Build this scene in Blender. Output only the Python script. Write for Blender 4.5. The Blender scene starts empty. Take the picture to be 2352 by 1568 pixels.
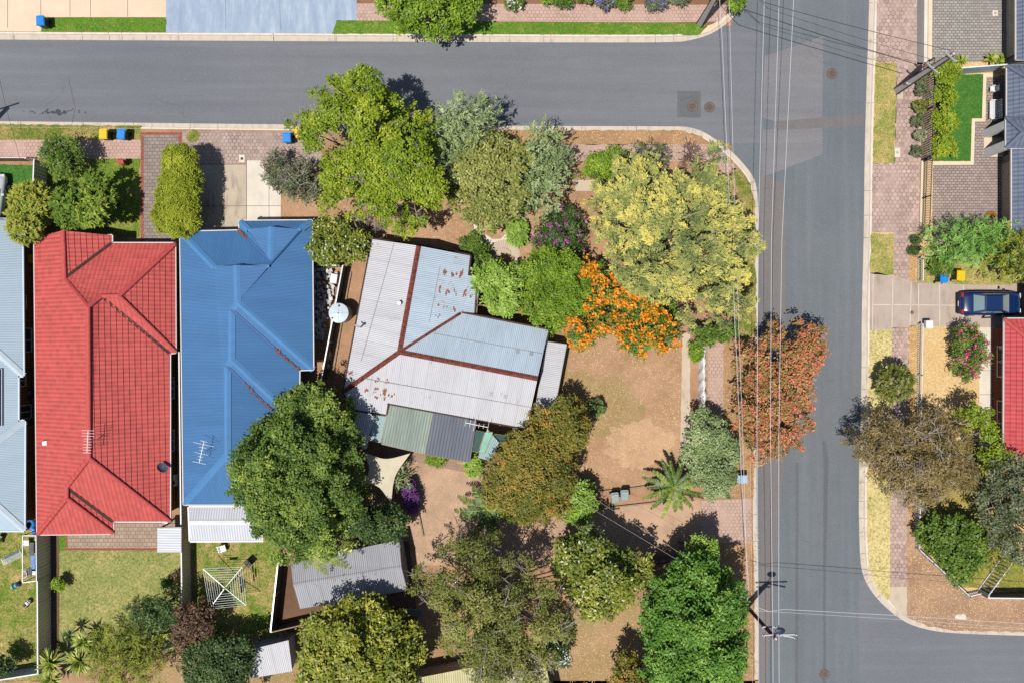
import bpy, math, random
import numpy as np
from mathutils import Vector, Matrix
from mathutils.geometry import tessellate_polygon

# ---------------------------------------------------------------- camera, sky, sun, exposure
SC = bpy.context.scene
COL = SC.collection
HC, S, CX, CY = 60.0, 30.93, 1175.5, 784.0      # camera height (m), plan units per metre, plan centre
cam = bpy.data.cameras.new('camera'); cam_o = bpy.data.objects.new('camera', cam); COL.objects.link(cam_o)
cam_o.location = (0, 0, HC); cam.sensor_width = 36; cam.lens = 36 * HC / (2351 / S)
cam.clip_start = 0.5; cam.clip_end = 6000
SC.camera = cam_o
SUN_DIR = Vector((0.24, 0.24, -1.0)).normalized()
elev = math.asin(-SUN_DIR.z)
w = bpy.data.worlds.new('World'); SC.world = w; w.use_nodes = True
bg = w.node_tree.nodes['Background']; sky = w.node_tree.nodes.new('ShaderNodeTexSky')
sky.sky_type = 'NISHITA'; sky.sun_disc = False; sky.sun_elevation = elev
sky.sun_rotation = math.atan2(-SUN_DIR.x, -SUN_DIR.y)
w.node_tree.links.new(sky.outputs[0], bg.inputs[0]); bg.inputs[1].default_value = 0.07
sun = bpy.data.lights.new('sun', 'SUN'); sun.energy = 4.6; sun.angle = math.radians(0.53); sun.color = (1.0, 0.955, 0.88)
sun_o = bpy.data.objects.new('sun', sun); COL.objects.link(sun_o)
sun_o.rotation_euler = SUN_DIR.to_track_quat('-Z', 'Y').to_euler(); sun_o.location = (-20, -20, 60)
SC.view_settings.view_transform = 'Standard'; SC.view_settings.look = 'None'
SC.view_settings.exposure = 0.84; SC.view_settings.gamma = 1
SC.cycles.use_denoising = False
SC.cycles.max_bounces = 5; SC.cycles.diffuse_bounces = 3; SC.cycles.transmission_bounces = 3
KA = 0.46                                        # photographed sunlit colour -> surface albedo

def P(u, v, h=0.0):
    f = (1 - h / HC) / S
    return Vector(((u - CX) * f, (CY - v) * f, h))
def lin(c):
    return tuple(((x / 255) / 12.92 if x / 255 <= 0.04045 else ((x / 255 + 0.055) / 1.055) ** 2.4) for x in c)
def alb(c):
    return tuple(min(0.85, x * KA) for x in lin(c)) + (1.0,)

# ---------------------------------------------------------------- node helper
class NT:
    def __init__(s, name):
        s.m = bpy.data.materials.new(name); s.m.use_nodes = True
        s.t = s.m.node_tree; s.t.nodes.clear()
        s.out = s.t.nodes.new('ShaderNodeOutputMaterial')
    def n(s, typ, **kw):
        x = s.t.nodes.new(typ)
        for k, v in kw.items(): setattr(x, k, v)
        return x
    def l(s, a, b): s.t.links.new(a, b)
    def pos(s):
        if not hasattr(s, '_p'): s._p = s.n('ShaderNodeTexCoord').outputs['Object']
        return s._p
    def uv(s):
        if not hasattr(s, '_u'): s._u = s.n('ShaderNodeTexCoord').outputs['UV']
        return s._u
    def scl(s, vec, sc):
        x = s.n('ShaderNodeMapping'); s.l(vec, x.inputs[0]); x.inputs['Scale'].default_value = sc; return x.outputs[0]
    def rot(s, vec, a):
        x = s.n('ShaderNodeMapping'); s.l(vec, x.inputs[0]); x.inputs['Rotation'].default_value = (0, 0, a); return x.outputs[0]
    def noise(s, scale, detail=3, rough=0.6, vec=None):
        x = s.n('ShaderNodeTexNoise'); s.l(vec or s.pos(), x.inputs['Vector'])
        x.inputs['Scale'].default_value = scale; x.inputs['Detail'].default_value = detail; x.inputs['Roughness'].default_value = rough
        return x.outputs['Fac']
    def ramp(s, fac, stops, interp='LINEAR'):
        x = s.n('ShaderNodeValToRGB'); s.l(fac, x.inputs[0]); e = x.color_ramp.elements; x.color_ramp.interpolation = interp
        while len(e) < len(stops): e.new(0.5)
        for i, (p, c) in enumerate(stops):
            e[i].position = p; e[i].color = c if len(c) == 4 else tuple(c) + (1,)
        return x.outputs['Color']
    def step(s, fac, a, b):
        x = s.n('ShaderNodeMapRange'); s.l(fac, x.inputs[0]); x.inputs[1].default_value = a; x.inputs[2].default_value = b
        return x.outputs[0]
    def mix(s, fac, a, b, blend='MIX'):
        x = s.n('ShaderNodeMix', data_type='RGBA', blend_type=blend)
        for sock, v in ((x.inputs[0], fac), (x.inputs[6], a), (x.inputs[7], b)):
            if isinstance(v, bpy.types.NodeSocket): s.l(v, sock)
            else: sock.default_value = v
        return x.outputs[2]
    def ma(s, op, a, b=None, c=None):
        x = s.n('ShaderNodeMath', operation=op)
        for i, v in enumerate((a, b, c)):
            if v is None: continue
            if isinstance(v, bpy.types.NodeSocket): s.l(v, x.inputs[i])
            else: x.inputs[i].default_value = v
        return x.outputs[0]
    def vm(s, op, a, b=None, out=0):
        x = s.n('ShaderNodeVectorMath', operation=op)
        for i, v in enumerate((a, b)):
            if v is None: continue
            if isinstance(v, bpy.types.NodeSocket): s.l(v, x.inputs[i])
            else: x.inputs[i].default_value = v
        return x.outputs[out]
    def sep(s, v):
        x = s.n('ShaderNodeSeparateXYZ'); s.l(v, x.inputs[0]); return x.outputs
    def bump(s, h, strength=0.3, dist=0.02):
        x = s.n('ShaderNodeBump'); s.l(h, x.inputs['Height']); x.inputs['Strength'].default_value = strength
        x.inputs['Distance'].default_value = dist; return x.outputs[0]
    def done(s, col, rough=0.85, nrm=None, spec=0.25, metal=0.0, trans=0.0):
        b = s.n('ShaderNodeBsdfPrincipled')
        if isinstance(col, bpy.types.NodeSocket): s.l(col, b.inputs['Base Color'])
        else: b.inputs['Base Color'].default_value = col
        b.inputs['Roughness'].default_value = rough; b.inputs['Specular IOR Level'].default_value = spec
        b.inputs['Metallic'].default_value = metal
        if nrm is not None: s.l(nrm, b.inputs['Normal'])
        o = b.outputs[0]
        if trans:
            tr = s.n('ShaderNodeBsdfTranslucent'); s.l(col, tr.inputs[0]) if isinstance(col, bpy.types.NodeSocket) else None
            mx = s.n('ShaderNodeMixShader'); mx.inputs[0].default_value = trans
            s.l(o, mx.inputs[1]); s.l(tr.outputs[0], mx.inputs[2]); o = mx.outputs[0]
        s.l(o, s.out.inputs[0]); return s.m

def plain(name, c, var=0.12, scale=3.0, rough=0.7, spec=0.3, metal=0.0, bump=0.0):
    t = NT(name); a = alb(c)
    f = t.noise(scale, 5, 0.65)
    lo = tuple(x * (1 - var * 2) for x in a[:3]) + (1,); hi = tuple(min(0.9, x * (1 + var)) for x in a[:3]) + (1,)
    col = t.ramp(f, [(0.3, lo), (0.6, a), (0.8, hi)])
    nb = t.bump(t.noise(scale * 8, 3), bump, 0.02) if bump else None
    return t.done(col, rough, nb, spec, metal)

def asphalt(name, c, c2, along=(0.10, 2.4, 1)):
    t = NT(name)
    big = t.noise(0.09, 3, 0.55); mid = t.noise(1.1, 4, 0.6); fine = t.noise(17, 2, 0.8)
    base = t.mix(t.step(big, 0.35, 0.65), alb(c), alb(c2))
    base = t.mix(t.ma('MULTIPLY', t.step(mid, 0.4, 0.75), 0.18), base, alb(tuple(x * 0.82 for x in c)))
    streak = t.noise(0.6, 4, 0.6, t.scl(t.pos(), along))
    base = t.mix(t.ma('MULTIPLY', t.step(streak, 0.50, 0.34), 0.30), base, alb(tuple(x * 0.86 for x in c)))
    grit = t.noise(6, 3, 0.8)
    base = t.mix(t.ma('MULTIPLY', t.step(grit, 0.55, 0.72), 0.30), base, alb(tuple(min(255, x * 1.2) for x in c))); base = t.mix(t.ma('MULTIPLY', t.step(grit, 0.45, 0.28), 0.30), base, alb(tuple(x * .82 for x in c)))
    base = t.mix(t.ma('MULTIPLY', t.step(streak, 0.52, 0.75), 0.30), base, alb(tuple(min(255, x * 1.14) for x in c)))
    sp = t.ramp(fine, [(0.28, (0.45, 0.45, 0.46)), (0.5, (1, 1, 1)), (0.68, (1, 1, 1)), (0.8, (1.75, 1.75, 1.72))])
    base = t.mix(0.85, base, sp, 'MULTIPLY')
    vo = t.n('ShaderNodeTexVoronoi', feature='DISTANCE_TO_EDGE'); vo.inputs['Scale'].default_value = 0.22
    wv = t.n('ShaderNodeVectorMath', operation='ADD'); nz = t.n('ShaderNodeTexNoise'); nz.inputs['Scale'].default_value = 0.8; nz.inputs['Detail'].default_value = 5
    t.l(t.pos(), nz.inputs['Vector']); t.l(t.pos(), wv.inputs[0]); t.l(nz.outputs['Color'], wv.inputs[1]); t.l(wv.outputs[0], vo.inputs['Vector'])
    cr = t.ma('MULTIPLY', t.ma('LESS_THAN', vo.outputs['Distance'], 0.006), t.ma('MULTIPLY', t.step(t.noise(0.25, 2), 0.55, 0.68), 0.22))
    base = t.mix(cr, base, alb(tuple(x * 0.55 for x in c)))
    return t.done(base, 0.9, t.bump(fine, 0.35, 0.01), 0.2)

def grass(name, green, dry, dark, amount=0.5, fine_s=9.0):
    t = NT(name)
    big = t.noise(0.55, 5, 0.7); mid = t.noise(2.6, 4, 0.7); fine = t.noise(fine_s, 4, 0.8)
    k = t.ma('ADD', t.ma('MULTIPLY', big, 0.6), t.ma('MULTIPLY', mid, 0.4))
    c = t.mix(t.step(k, 0.62 - 0.3 * amount, 0.82 - 0.3 * amount), alb(green), alb(dry))
    c = t.mix(t.ma('MULTIPLY', t.step(fine, 0.52, 0.36), 0.75), c, alb(dark))
    c = t.mix(t.ma('MULTIPLY', t.step(fine, 0.56, 0.74), 0.55), c, alb(tuple(min(255, x * 1.25 + 12) for x in dry)))
    return t.done(c, 0.95, t.bump(fine, 0.8, 0.05), 0.1)

def dirt(name, c, litter, green=None, lit_amt=0.5, dark=None):
    t = NT(name)
    big = t.noise(0.35, 5, 0.65); mid = t.noise(2.2, 5, 0.7); fine = t.noise(14, 3, 0.75)
    b = t.mix(t.step(big, 0.35, 0.7), alb(c), alb(dark or tuple(x * 0.82 for x in c)))
    b = t.mix(t.ma('MULTIPLY', t.step(mid, 0.45, 0.75), 0.4), b, alb(tuple(min(255, x * 1.12) for x in c)))
    b = t.mix(t.ma('MULTIPLY', t.step(fine, 0.5, 0.3), 0.5), b, alb(tuple(x * 0.7 for x in c)))
    if green:
        g = t.ma('MULTIPLY', t.step(t.noise(0.5, 5, 0.7), 0.52, 0.68), t.step(t.noise(7, 3, 0.7), 0.38, 0.6))
        b = t.mix(t.ma('MULTIPLY', g, 0.75), b, alb(green))
    vo = t.n('ShaderNodeTexVoronoi'); vo.inputs['Scale'].default_value = 9; t.l(t.pos(), vo.inputs['Vector'])
    fl = t.ma('MULTIPLY', t.ma('LESS_THAN', vo.outputs['Distance'], 0.33), t.ma('GREATER_THAN', t.sep(vo.outputs['Color'])[0], 0.55))
    fl = t.ma('MULTIPLY', fl, t.ma('MULTIPLY', t.step(t.noise(0.45, 4, 0.7), 0.56 - 0.25 * lit_amt, 0.66 - 0.1 * lit_amt), 0.7))
    b = t.mix(fl, b, alb(litter))
    return t.done(b, 0.95, t.bump(fine, 0.5, 0.03), 0.1)

def concrete(name, c, stain=0.35, dark=(120, 105, 95), sc=0.7):
    t = NT(name)
    a = t.noise(sc, 6, 0.72); st = t.noise(sc * 1.7, 5, 0.7, t.scl(t.pos(), (1, 0.35, 1))); f = t.noise(20, 3, 0.7)
    b = t.mix(t.step(a, 0.3, 0.7), alb(tuple(x * 0.93 for x in c)), alb(c))
    b = t.mix(t.ma('MULTIPLY', t.step(st, 0.5, 0.78), stain), b, alb(dark))
    b = t.mix(t.ma('MULTIPLY', t.step(f, 0.5, 0.25), 0.3), b, alb(tuple(x * 0.78 for x in c)))
    return t.done(b, 0.85, t.bump(f, 0.15, 0.01), 0.2)

def hexpave(name, c, size=0.30, var=0.5, grime=0.35, dark=(110, 92, 84)):
    t = NT(name); p = t.vm('SCALE', t.pos()); p.node.inputs['Scale'].default_value = 1 / size
    wob = t.n('ShaderNodeTexNoise'); wob.inputs['Scale'].default_value = 5; t.l(t.pos(), wob.inputs['Vector'])
    wv = t.vm('SCALE', t.vm('SUBTRACT', wob.outputs['Color'], (0.5, 0.5, 0.5))); wv.node.inputs['Scale'].default_value = 0.22
    p = t.vm('MULTIPLY', t.vm('ADD', p, wv), (1, 1, 0))
    s = (1.0, 1.7320508, 1.0); h = (0.5, 0.8660254, 0.5)
    fa = t.vm('SUBTRACT', p, t.vm('MULTIPLY', t.vm('FLOOR', t.vm('ADD', t.vm('DIVIDE', p, s), (0.5, 0.5, 0.5))), s))
    pb = t.vm('SUBTRACT', p, h)
    fb = t.vm('SUBTRACT', pb, t.vm('MULTIPLY', t.vm('FLOOR', t.vm('ADD', t.vm('DIVIDE', pb, s), (0.5, 0.5, 0.5))), s))
    fa = t.vm('MULTIPLY', fa, (1, 1, 0)); fb = t.vm('MULTIPLY', fb, (1, 1, 0))
    less = t.ma('LESS_THAN', t.vm('DOT_PRODUCT', fa, fa, 1), t.vm('DOT_PRODUCT', fb, fb, 1))
    g = t.mix(less, fb, fa)
    a = t.sep(t.vm('ABSOLUTE', g))
    e = t.ma('MAXIMUM', a[0], t.ma('ADD', t.ma('MULTIPLY', a[0], 0.5), t.ma('MULTIPLY', a[1], 0.8660254)))
    wn = t.n('ShaderNodeTexWhiteNoise', noise_dimensions='2D')
    t.l(t.vm('FLOOR', t.vm('ADD', t.vm('MULTIPLY', t.vm('SUBTRACT', p, g), (2, 2, 0)), (0.5, 0.5, 0))), wn.inputs['Vector'])
    lo = alb(tuple(x * (1 - 0.22 * var) for x in c)); hi = alb(tuple(min(255, x * (1 + 0.14 * var)) for x in c))
    b = t.ramp(wn.outputs['Value'], [(0.0, lo), (0.35, alb(c)), (0.75, alb(c)), (1, hi)])
    n1 = t.noise(0.5, 5, 0.7)
    b = t.mix(t.ma('MULTIPLY', t.step(n1, 0.42, 0.72), grime), b, alb(dark))
    b = t.mix(t.ma('MULTIPLY', t.step(t.noise(16, 3, 0.7), 0.5, 0.3), 0.3), b, alb(dark))
    j = t.step(e, 0.44, 0.485)
    b = t.mix(t.ma('MULTIPLY', j, t.step(t.noise(0.8, 3), 0.3, 0.6)), b, alb(tuple(x * 0.62 for x in dark)))
    return t.done(b, 0.92, t.bump(t.ma('SUBTRACT', 1.0, j), 0.4, 0.02), 0.15)

def brickpave(name, c, bw=0.3, bh=0.22, dark=(95, 85, 78), mort=0.02, var=0.16, ang=0.0, grime=0.3):
    t = NT(name); br = t.n('ShaderNodeTexBrick'); t.l(t.rot(t.pos(), ang) if ang else t.pos(), br.inputs['Vector'])
    br.inputs['Scale'].default_value = 1; br.inputs['Brick Width'].default_value = bw; br.inputs['Row Height'].default_value = bh
    br.inputs['Mortar Size'].default_value = mort; br.inputs['Mortar Smooth'].default_value = 0.3
    br.inputs['Color1'].default_value = alb(c); br.inputs['Color2'].default_value = alb(tuple(x * (1 - var) for x in c))
    br.inputs['Mortar'].default_value = alb(tuple(x * 0.7 for x in dark))
    b = t.mix(t.ma('MULTIPLY', t.step(t.noise(0.6, 5, 0.7), 0.42, 0.75), grime), br.outputs[0], alb(dark))
    b = t.mix(t.ma('MULTIPLY', t.step(t.noise(15, 3, 0.7), 0.5, 0.3), 0.3), b, alb(dark))
    return t.done(b, 0.92, t.bump(t.ma('SUBTRACT', 1.0, br.outputs['Fac']), 0.3, 0.015), 0.15)

def corrugated(name, c, period=0.1, amp=0.02, rough=0.5, rust=0.0, sheet=0.0, var=0.08, spec=0.4, strength=0.8, grime=(90, 85, 80), dirty=0.15, valley=0.28):
    t = NT(name); uvs = t.sep(t.uv())
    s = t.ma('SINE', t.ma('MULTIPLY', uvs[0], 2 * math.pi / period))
    n = t.noise(0.8, 5, 0.7, t.scl(t.uv(), (1.0, 0.25, 1))); a = alb(c)
    b = t.ramp(n, [(0.25, tuple(x * (1 - var * 2) for x in a[:3])), (0.55, a), (0.8, tuple(min(0.9, x * (1 + var)) for x in a[:3]))])
    b = t.mix(t.ma('MULTIPLY', t.step(t.noise(2.5, 5, 0.7, t.scl(t.uv(), (2.5, 0.2, 1))), 0.52, 0.8), dirty), b, alb(grime))
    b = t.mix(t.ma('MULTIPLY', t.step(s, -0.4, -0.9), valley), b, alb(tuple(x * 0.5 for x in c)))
    if sheet:
        fr = t.ma('FRACT', t.ma('DIVIDE', uvs[0], sheet))
        cell = t.ma('FLOOR', t.ma('DIVIDE', uvs[0], sheet))
        wn = t.n('ShaderNodeTexWhiteNoise', noise_dimensions='1D'); t.l(cell, wn.inputs['W'])
        b = t.mix(t.ma('MULTIPLY', wn.outputs[0], 0.12), b, alb(tuple(x * 0.75 for x in c)))
        b = t.mix(t.ma('MULTIPLY', t.ma('LESS_THAN', fr, 0.03), 0.4), b, alb(grime))
    if rust:
        r = t.step(t.noise(1.3, 6, 0.75, t.scl(t.uv(), (1.5, 0.6, 1))), 0.66 - 0.1 * rust, 0.75 - 0.1 * rust)
        b = t.mix(r, b, alb((150, 85, 55)))
    return t.done(b, rough, t.bump(s, strength, amp), spec)

def tile_mat(name, c, roll=0.3):
    t = NT(name); uvs = t.sep(t.uv())
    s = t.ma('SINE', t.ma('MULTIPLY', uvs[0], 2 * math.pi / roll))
    a = alb(c); n = t.noise(0.5, 5, 0.7)
    b = t.ramp(n, [(0.3, tuple(x * 0.88 for x in a[:3])), (0.6, a), (0.85, tuple(x * 1.08 for x in a[:3]))])
    wn = t.n('ShaderNodeTexWhiteNoise', noise_dimensions='2D'); t.l(t.vm('FLOOR', t.vm('DIVIDE', t.uv(), (roll, 0.36, 1))), wn.inputs['Vector'])
    b = t.mix(t.ma('MULTIPLY', t.ma('POWER', wn.outputs[0], 2.0), 0.5), b, alb(tuple(x * 0.78 for x in c))); b = t.mix(t.ma('MULTIPLY', t.step(t.noise(1.6, 6, .75), .5, .75), .22), b, alb(tuple(min(255, x * .75 + 60) for x in c)))
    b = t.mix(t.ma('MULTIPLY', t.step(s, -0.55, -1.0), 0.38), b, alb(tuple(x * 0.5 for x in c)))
    f = t.noise(22, 3, 0.7)
    b = t.mix(t.ma('MULTIPLY', t.step(f, 0.5, 0.3), 0.25), b, alb(tuple(x * 0.75 for x in c)))
    return t.done(b, 0.7, t.bump(s, 0.7, 0.035), 0.25)

def leafc(c): return tuple(min(.8, x * 1.45) for x in alb(c)[:3]) + (1.0,)
def leafmat(name, dark, mid, light, trans=0.25, rough=0.5, spec=0.25):
    t = NT(name); at = t.n('ShaderNodeAttribute', attribute_name='tint')
    col = t.ramp(at.outputs['Fac'], [(0.0, leafc(dark)), (0.5, leafc(mid)), (1.0, leafc(light))])
    return t.done(col, rough, None, spec, 0, trans)

# ---------------------------------------------------------------- objects
def tag(o, label=None, cat=None, group=None, kind=None):
    if label: o['label'] = label
    if cat: o['category'] = cat
    if group: o['group'] = group
    if kind: o['kind'] = kind
    return o
def thing(name, label, cat, loc=(0, 0, 0), group=None, rz=0.0):
    o = bpy.data.objects.new(name, None); COL.objects.link(o); o.empty_display_size = 0.2
    o.location = loc; o.rotation_euler = (0, 0, rz)
    return tag(o, label, cat, group)
def place(o, parent, local=False):
    if parent is None: return o
    o.parent = parent
    if not local:
        if parent.type == 'EMPTY':
            o.matrix_parent_inverse = Matrix.Translation(-Vector(parent.location))
    return o
class MB:
    def __init__(s): s.v = []; s.f = []; s.uv = []
    def face(s, pts, uv=None):
        i = len(s.v); s.v += [tuple(p) for p in pts]; s.f.append(tuple(range(i, i + len(pts))))
        s.uv.append(uv or [(0, 0)] * len(pts)); return s
    def box(s, c, d, rz=0.0, top=None, uvs=False):
        """c centre of the base, d size; top = (sx, sy) scale of the upper face"""
        cx, cy, cz = c; a, b, h = d[0] / 2, d[1] / 2, d[2]; ts = top or (1, 1)
        co, si = math.cos(rz), math.sin(rz)
        def q(x, y, z): return (cx + x * co - y * si, cy + x * si + y * co, cz + z)
        lo = [q(-a, -b, 0), q(a, -b, 0), q(a, b, 0), q(-a, b, 0)]
        hi = [q(-a * ts[0], -b * ts[1], h), q(a * ts[0], -b * ts[1], h), q(a * ts[0], b * ts[1], h), q(-a * ts[0], b * ts[1], h)]
        L = [(0, 0), (d[0], 0), (d[0], h), (0, h)]
        s.face(lo[::-1]); s.face(hi, [(0, 0), (d[0], 0), (d[0], d[1]), (0, d[1])])
        for k in range(4):
            n = (k + 1) % 4; ln = d[0] if k % 2 == 0 else d[1]
            s.face([lo[k], lo[n], hi[n], hi[k]], [(0, 0), (ln, 0), (ln, h), (0, h)])
        return s
    def bar(s, p, q, w=0.05, h=0.05, up=(0, 0, 1)):
        p, q = Vector(p), Vector(q); d = (q - p).normalized(); u = Vector(up)
        if abs(d.dot(u)) > 0.98: u = Vector((1, 0, 0))
        a = d.cross(u).normalized() * w / 2; b = a.cross(d).normalized() * h / 2
        e = [p - a - b, p + a - b, p + a + b, p - a + b]; g = [q - a - b, q + a - b, q + a + b, q - a + b]
        s.face(e[::-1]); s.face(g); L = (q - p).length
        for k in range(4):
            n = (k + 1) % 4; s.face([e[k], e[n], g[n], g[k]], [(0, 0), (w, 0), (w, L), (0, L)])
        return s
    def cyl(s, p, q, r1, r2=None, n=8, caps=True):
        p, q = Vector(p), Vector(q); r2 = r1 if r2 is None else r2
        d = (q - p).normalized(); u = Vector((0, 0, 1)) if abs(d.z) < 0.95 else Vector((1, 0, 0))
        a = d.cross(u).normalized(); b = d.cross(a)
        A = [p + (a * math.cos(t) + b * math.sin(t)) * r1 for t in [2 * math.pi * k / n for k in range(n)]]
        B = [q + (a * math.cos(t) + b * math.sin(t)) * r2 for t in [2 * math.pi * k / n for k in range(n)]]
        for k in range(n):
            m = (k + 1) % n; s.face([A[k], B[k], B[m], A[m]])
        if caps: s.face(A); s.face(B[::-1])
        return s
    def ell(s, c, r, n=10, m=6):
        c = Vector(c)
        def q(i, j):
            t = math.pi * i / m; f = 2 * math.pi * j / n
            return (c.x + r[0] * math.sin(t) * math.cos(f), c.y + r[1] * math.sin(t) * math.sin(f), c.z + r[2] * math.cos(t))
        for i in range(m):
            for j in range(n):
                pts = [q(i, j), q(i + 1, j), q(i + 1, j + 1), q(i, j + 1)]
                if i == 0: pts = [pts[0], pts[1], pts[2]]
                elif i == m - 1: pts = [pts[0], pts[1], pts[3]]
                s.face(pts)
        return s
    def build(s, name, mat, parent=None, smooth=False, local=False):
        me = bpy.data.meshes.new(name); me.from_pydata(s.v, [], s.f)
        ul = me.uv_layers.new(name='UVMap'); ul.data.foreach_set('uv', np.array([x for f in s.uv for q in f for x in q], dtype=np.float32))
        if smooth: me.polygons.foreach_set('use_smooth', [True] * len(me.polygons))
        me.materials.append(mat); me.update()
        o = bpy.data.objects.new(name, me); COL.objects.link(o)
        return place(o, parent, local)
def copy_tree(o, parent=None):
    c = o.copy(); COL.objects.link(c)
    if parent is not None: c.parent = parent
    for ch in list(o.children): copy_tree(ch, c)
    return c

def area2(p): return sum(p[i][0] * p[(i + 1) % len(p)][1] - p[(i + 1) % len(p)][0] * p[i][1] for i in range(len(p))) / 2
def offset_poly(p, d, closed=True):
    """move a polyline sideways by d (to its left when d > 0)"""
    n = len(p); out = []
    for i in range(n):
        a = p[i - 1] if (i > 0 or closed) else None; b = p[i]; c = p[(i + 1) % n] if (i < n - 1 or closed) else None
        def nr(q, r):
            x, y = r[0] - q[0], r[1] - q[1]; l = math.hypot(x, y) or 1; return (-y / l, x / l)
        if a is None: m = nr(b, c); k = 1
        elif c is None: m = nr(a, b); k = 1
        else:
            n1, n2 = nr(a, b), nr(b, c); m = (n1[0] + n2[0], n1[1] + n2[1]); l = math.hypot(*m) or 1
            m = (m[0] / l, m[1] / l); k = 1 / max(0.4, m[0] * n1[0] + m[1] * n1[1])
        out.append((b[0] + m[0] * d * k, b[1] + m[1] * d * k))
    return out
def sheet(name, pts, z, mat, label, cat='ground', world=False, kind='structure', wob=0.0, seed=0):
    p = [Vector((q[0], q[1], z)) for q in (pts if world else [P(*q) for q in pts])]
    if wob:
        rg = random.Random(seed); o2 = []
        for i in range(len(p)):
            a, b = p[i], p[(i + 1) % len(p)]; L = (b - a).length; n = max(1, int(L / 0.3))
            nx = Vector((-(b - a).y, (b - a).x, 0)) / max(L, 1e-6)
            for k in range(n): o2.append(a.lerp(b, k / n) + nx * rg.uniform(-wob, wob))
        p = o2
    if area2(p) < 0: p = p[::-1]
    tri = tessellate_polygon([p]); m = MB(); m.v = [tuple(x) for x in p]
    for t in tri:
        t = tuple(t); a, b, c = (p[i] for i in t)
        if (b - a).cross(c - a).z < 0: t = t[::-1]
        m.f.append(t); m.uv.append([(0, 0)] * 3)
    return tag(m.build(name, mat), label, cat, None, kind)
def prism(m, pts, z0, z1):
    if area2(pts) < 0: pts = pts[::-1]
    v = [Vector((q[0], q[1], z1)) for q in pts]
    for t in tessellate_polygon([v]):
        t = list(t); a, b, c = (v[i] for i in t)
        if (b - a).cross(c - a).z < 0: t = t[::-1]
        m.face([v[i] for i in t])
    n = len(pts); L = 0
    for i in range(n):
        a, b = pts[i], pts[(i + 1) % n]; d = math.hypot(b[0] - a[0], b[1] - a[1])
        m.face([(a[0], a[1], z0), (b[0], b[1], z0), (b[0], b[1], z1), (a[0], a[1], z1)], [(L, z0), (L + d, z0), (L + d, z1), (L, z1)]); L += d
    return m

# ---------------------------------------------------------------- roofs
def roof_face(m, pts, tile=None, riser=0.075):
    p = [P(*q) for q in pts]
    n = Vector((0, 0, 0))
    for i in range(len(p)):
        a, b = p[i], p[(i + 1) % len(p)]; n += Vector(((a.y - b.y) * (a.z + b.z), (a.z - b.z) * (a.x + b.x), (a.x - b.x) * (a.y + b.y)))
    n.normalize()
    if n.z < 0: n = -n; p = p[::-1]
    h = Vector((0, 0, 1)); d = (n * n.z - h); d = d.normalized() if d.length > 1e-4 else Vector((0, -1, 0))   # downhill
    e = d.cross(n).normalized()
    o = p[0]; uv = [((q - o).dot(e), (q - o).dot(d)) for q in p]
    tris = [tuple(t) for t in tessellate_polygon([[Vector((a, b, 0)) for a, b in uv]])]
    off = [(q - o).dot(n) for q in p]
    for t in tris:
        A = [(uv[i][0], uv[i][1], off[i]) for i in t]
        ar = (A[1][0] - A[0][0]) * (A[2][1] - A[0][1]) - (A[2][0] - A[0][0]) * (A[1][1] - A[0][1])
        if abs(ar) < 1e-5: continue
        def pt(x, y, w): return o + e * x + d * y + n * w
        if not tile:
            f = [pt(*a) for a in A]; nn = (f[1] - f[0]).cross(f[2] - f[0])
            if nn.z < 0: A = A[::-1]; f = f[::-1]
            m.face(f, [(a[0], a[1]) for a in A]); continue
        y0 = min(a[1] for a in A); y1 = max(a[1] for a in A)
        for k in range(math.floor(y0 / tile), math.ceil(y1 / tile)):
            poly = A
            for sgn, lim in ((1, k * tile), (-1, (k + 1) * tile)):
                out = []
                for i in range(len(poly)):
                    a, b = poly[i], poly[(i + 1) % len(poly)]; fa, fb = sgn * (a[1] - lim), sgn * (b[1] - lim)
                    if fa >= 0: out.append(a)
                    if fa * fb < 0:
                        s = fa / (fa - fb); out.append(tuple(a[j] + s * (b[j] - a[j]) for j in range(3)))
                poly = out
                if len(poly) < 3: break
            if len(poly) < 3: continue
            f = [pt(x, y, wv + riser * (y - k * tile) / tile) for x, y, wv in poly]
            if (f[1] - f[0]).cross(f[2] - f[0]).z < 0 and (f[2] - f[0]).cross(f[-1] - f[0]).z < 0: f = f[::-1]; poly = poly[::-1]
            m.face(f, [(x, y) for x, y, _ in poly])
            lo = [q for q in poly if abs(q[1] - (k + 1) * tile) < 1e-4]
            if len(lo) == 2:
                a, b = lo
                if a[0] > b[0]: a, b = b, a
                m.face([pt(a[0], a[1], a[2] + riser), pt(b[0], b[1], b[2] + riser), pt(b[0], b[1], b[2]), pt(a[0], a[1], a[2])], [(a[0], 0), (b[0], 0), (b[0], .05), (a[0], .05)])
def cap_line(m, a, b, wd=0.22, drop=0.10, lift=0.06):
    """folded strip along a ridge or hip (drop > 0) or a valley (drop < 0)"""
    a, b = P(*a), P(*b); d = (b - a).normalized(); sd = d.cross(Vector((0, 0, 1))).normalized()
    L = (b - a).length; up = Vector((0, 0, lift))
    for s in (1, -1):
        o = sd * wd * s - Vector((0, 0, drop))
        q = [a + up, b + up, b + o + up * 0.6, a + o + up * 0.6]
        if (q[1] - q[0]).cross(q[2] - q[0]).z < 0: q = q[::-1]
        m.face(q, [(0, 0), (L, 0), (L, wd), (0, wd)])
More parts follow.
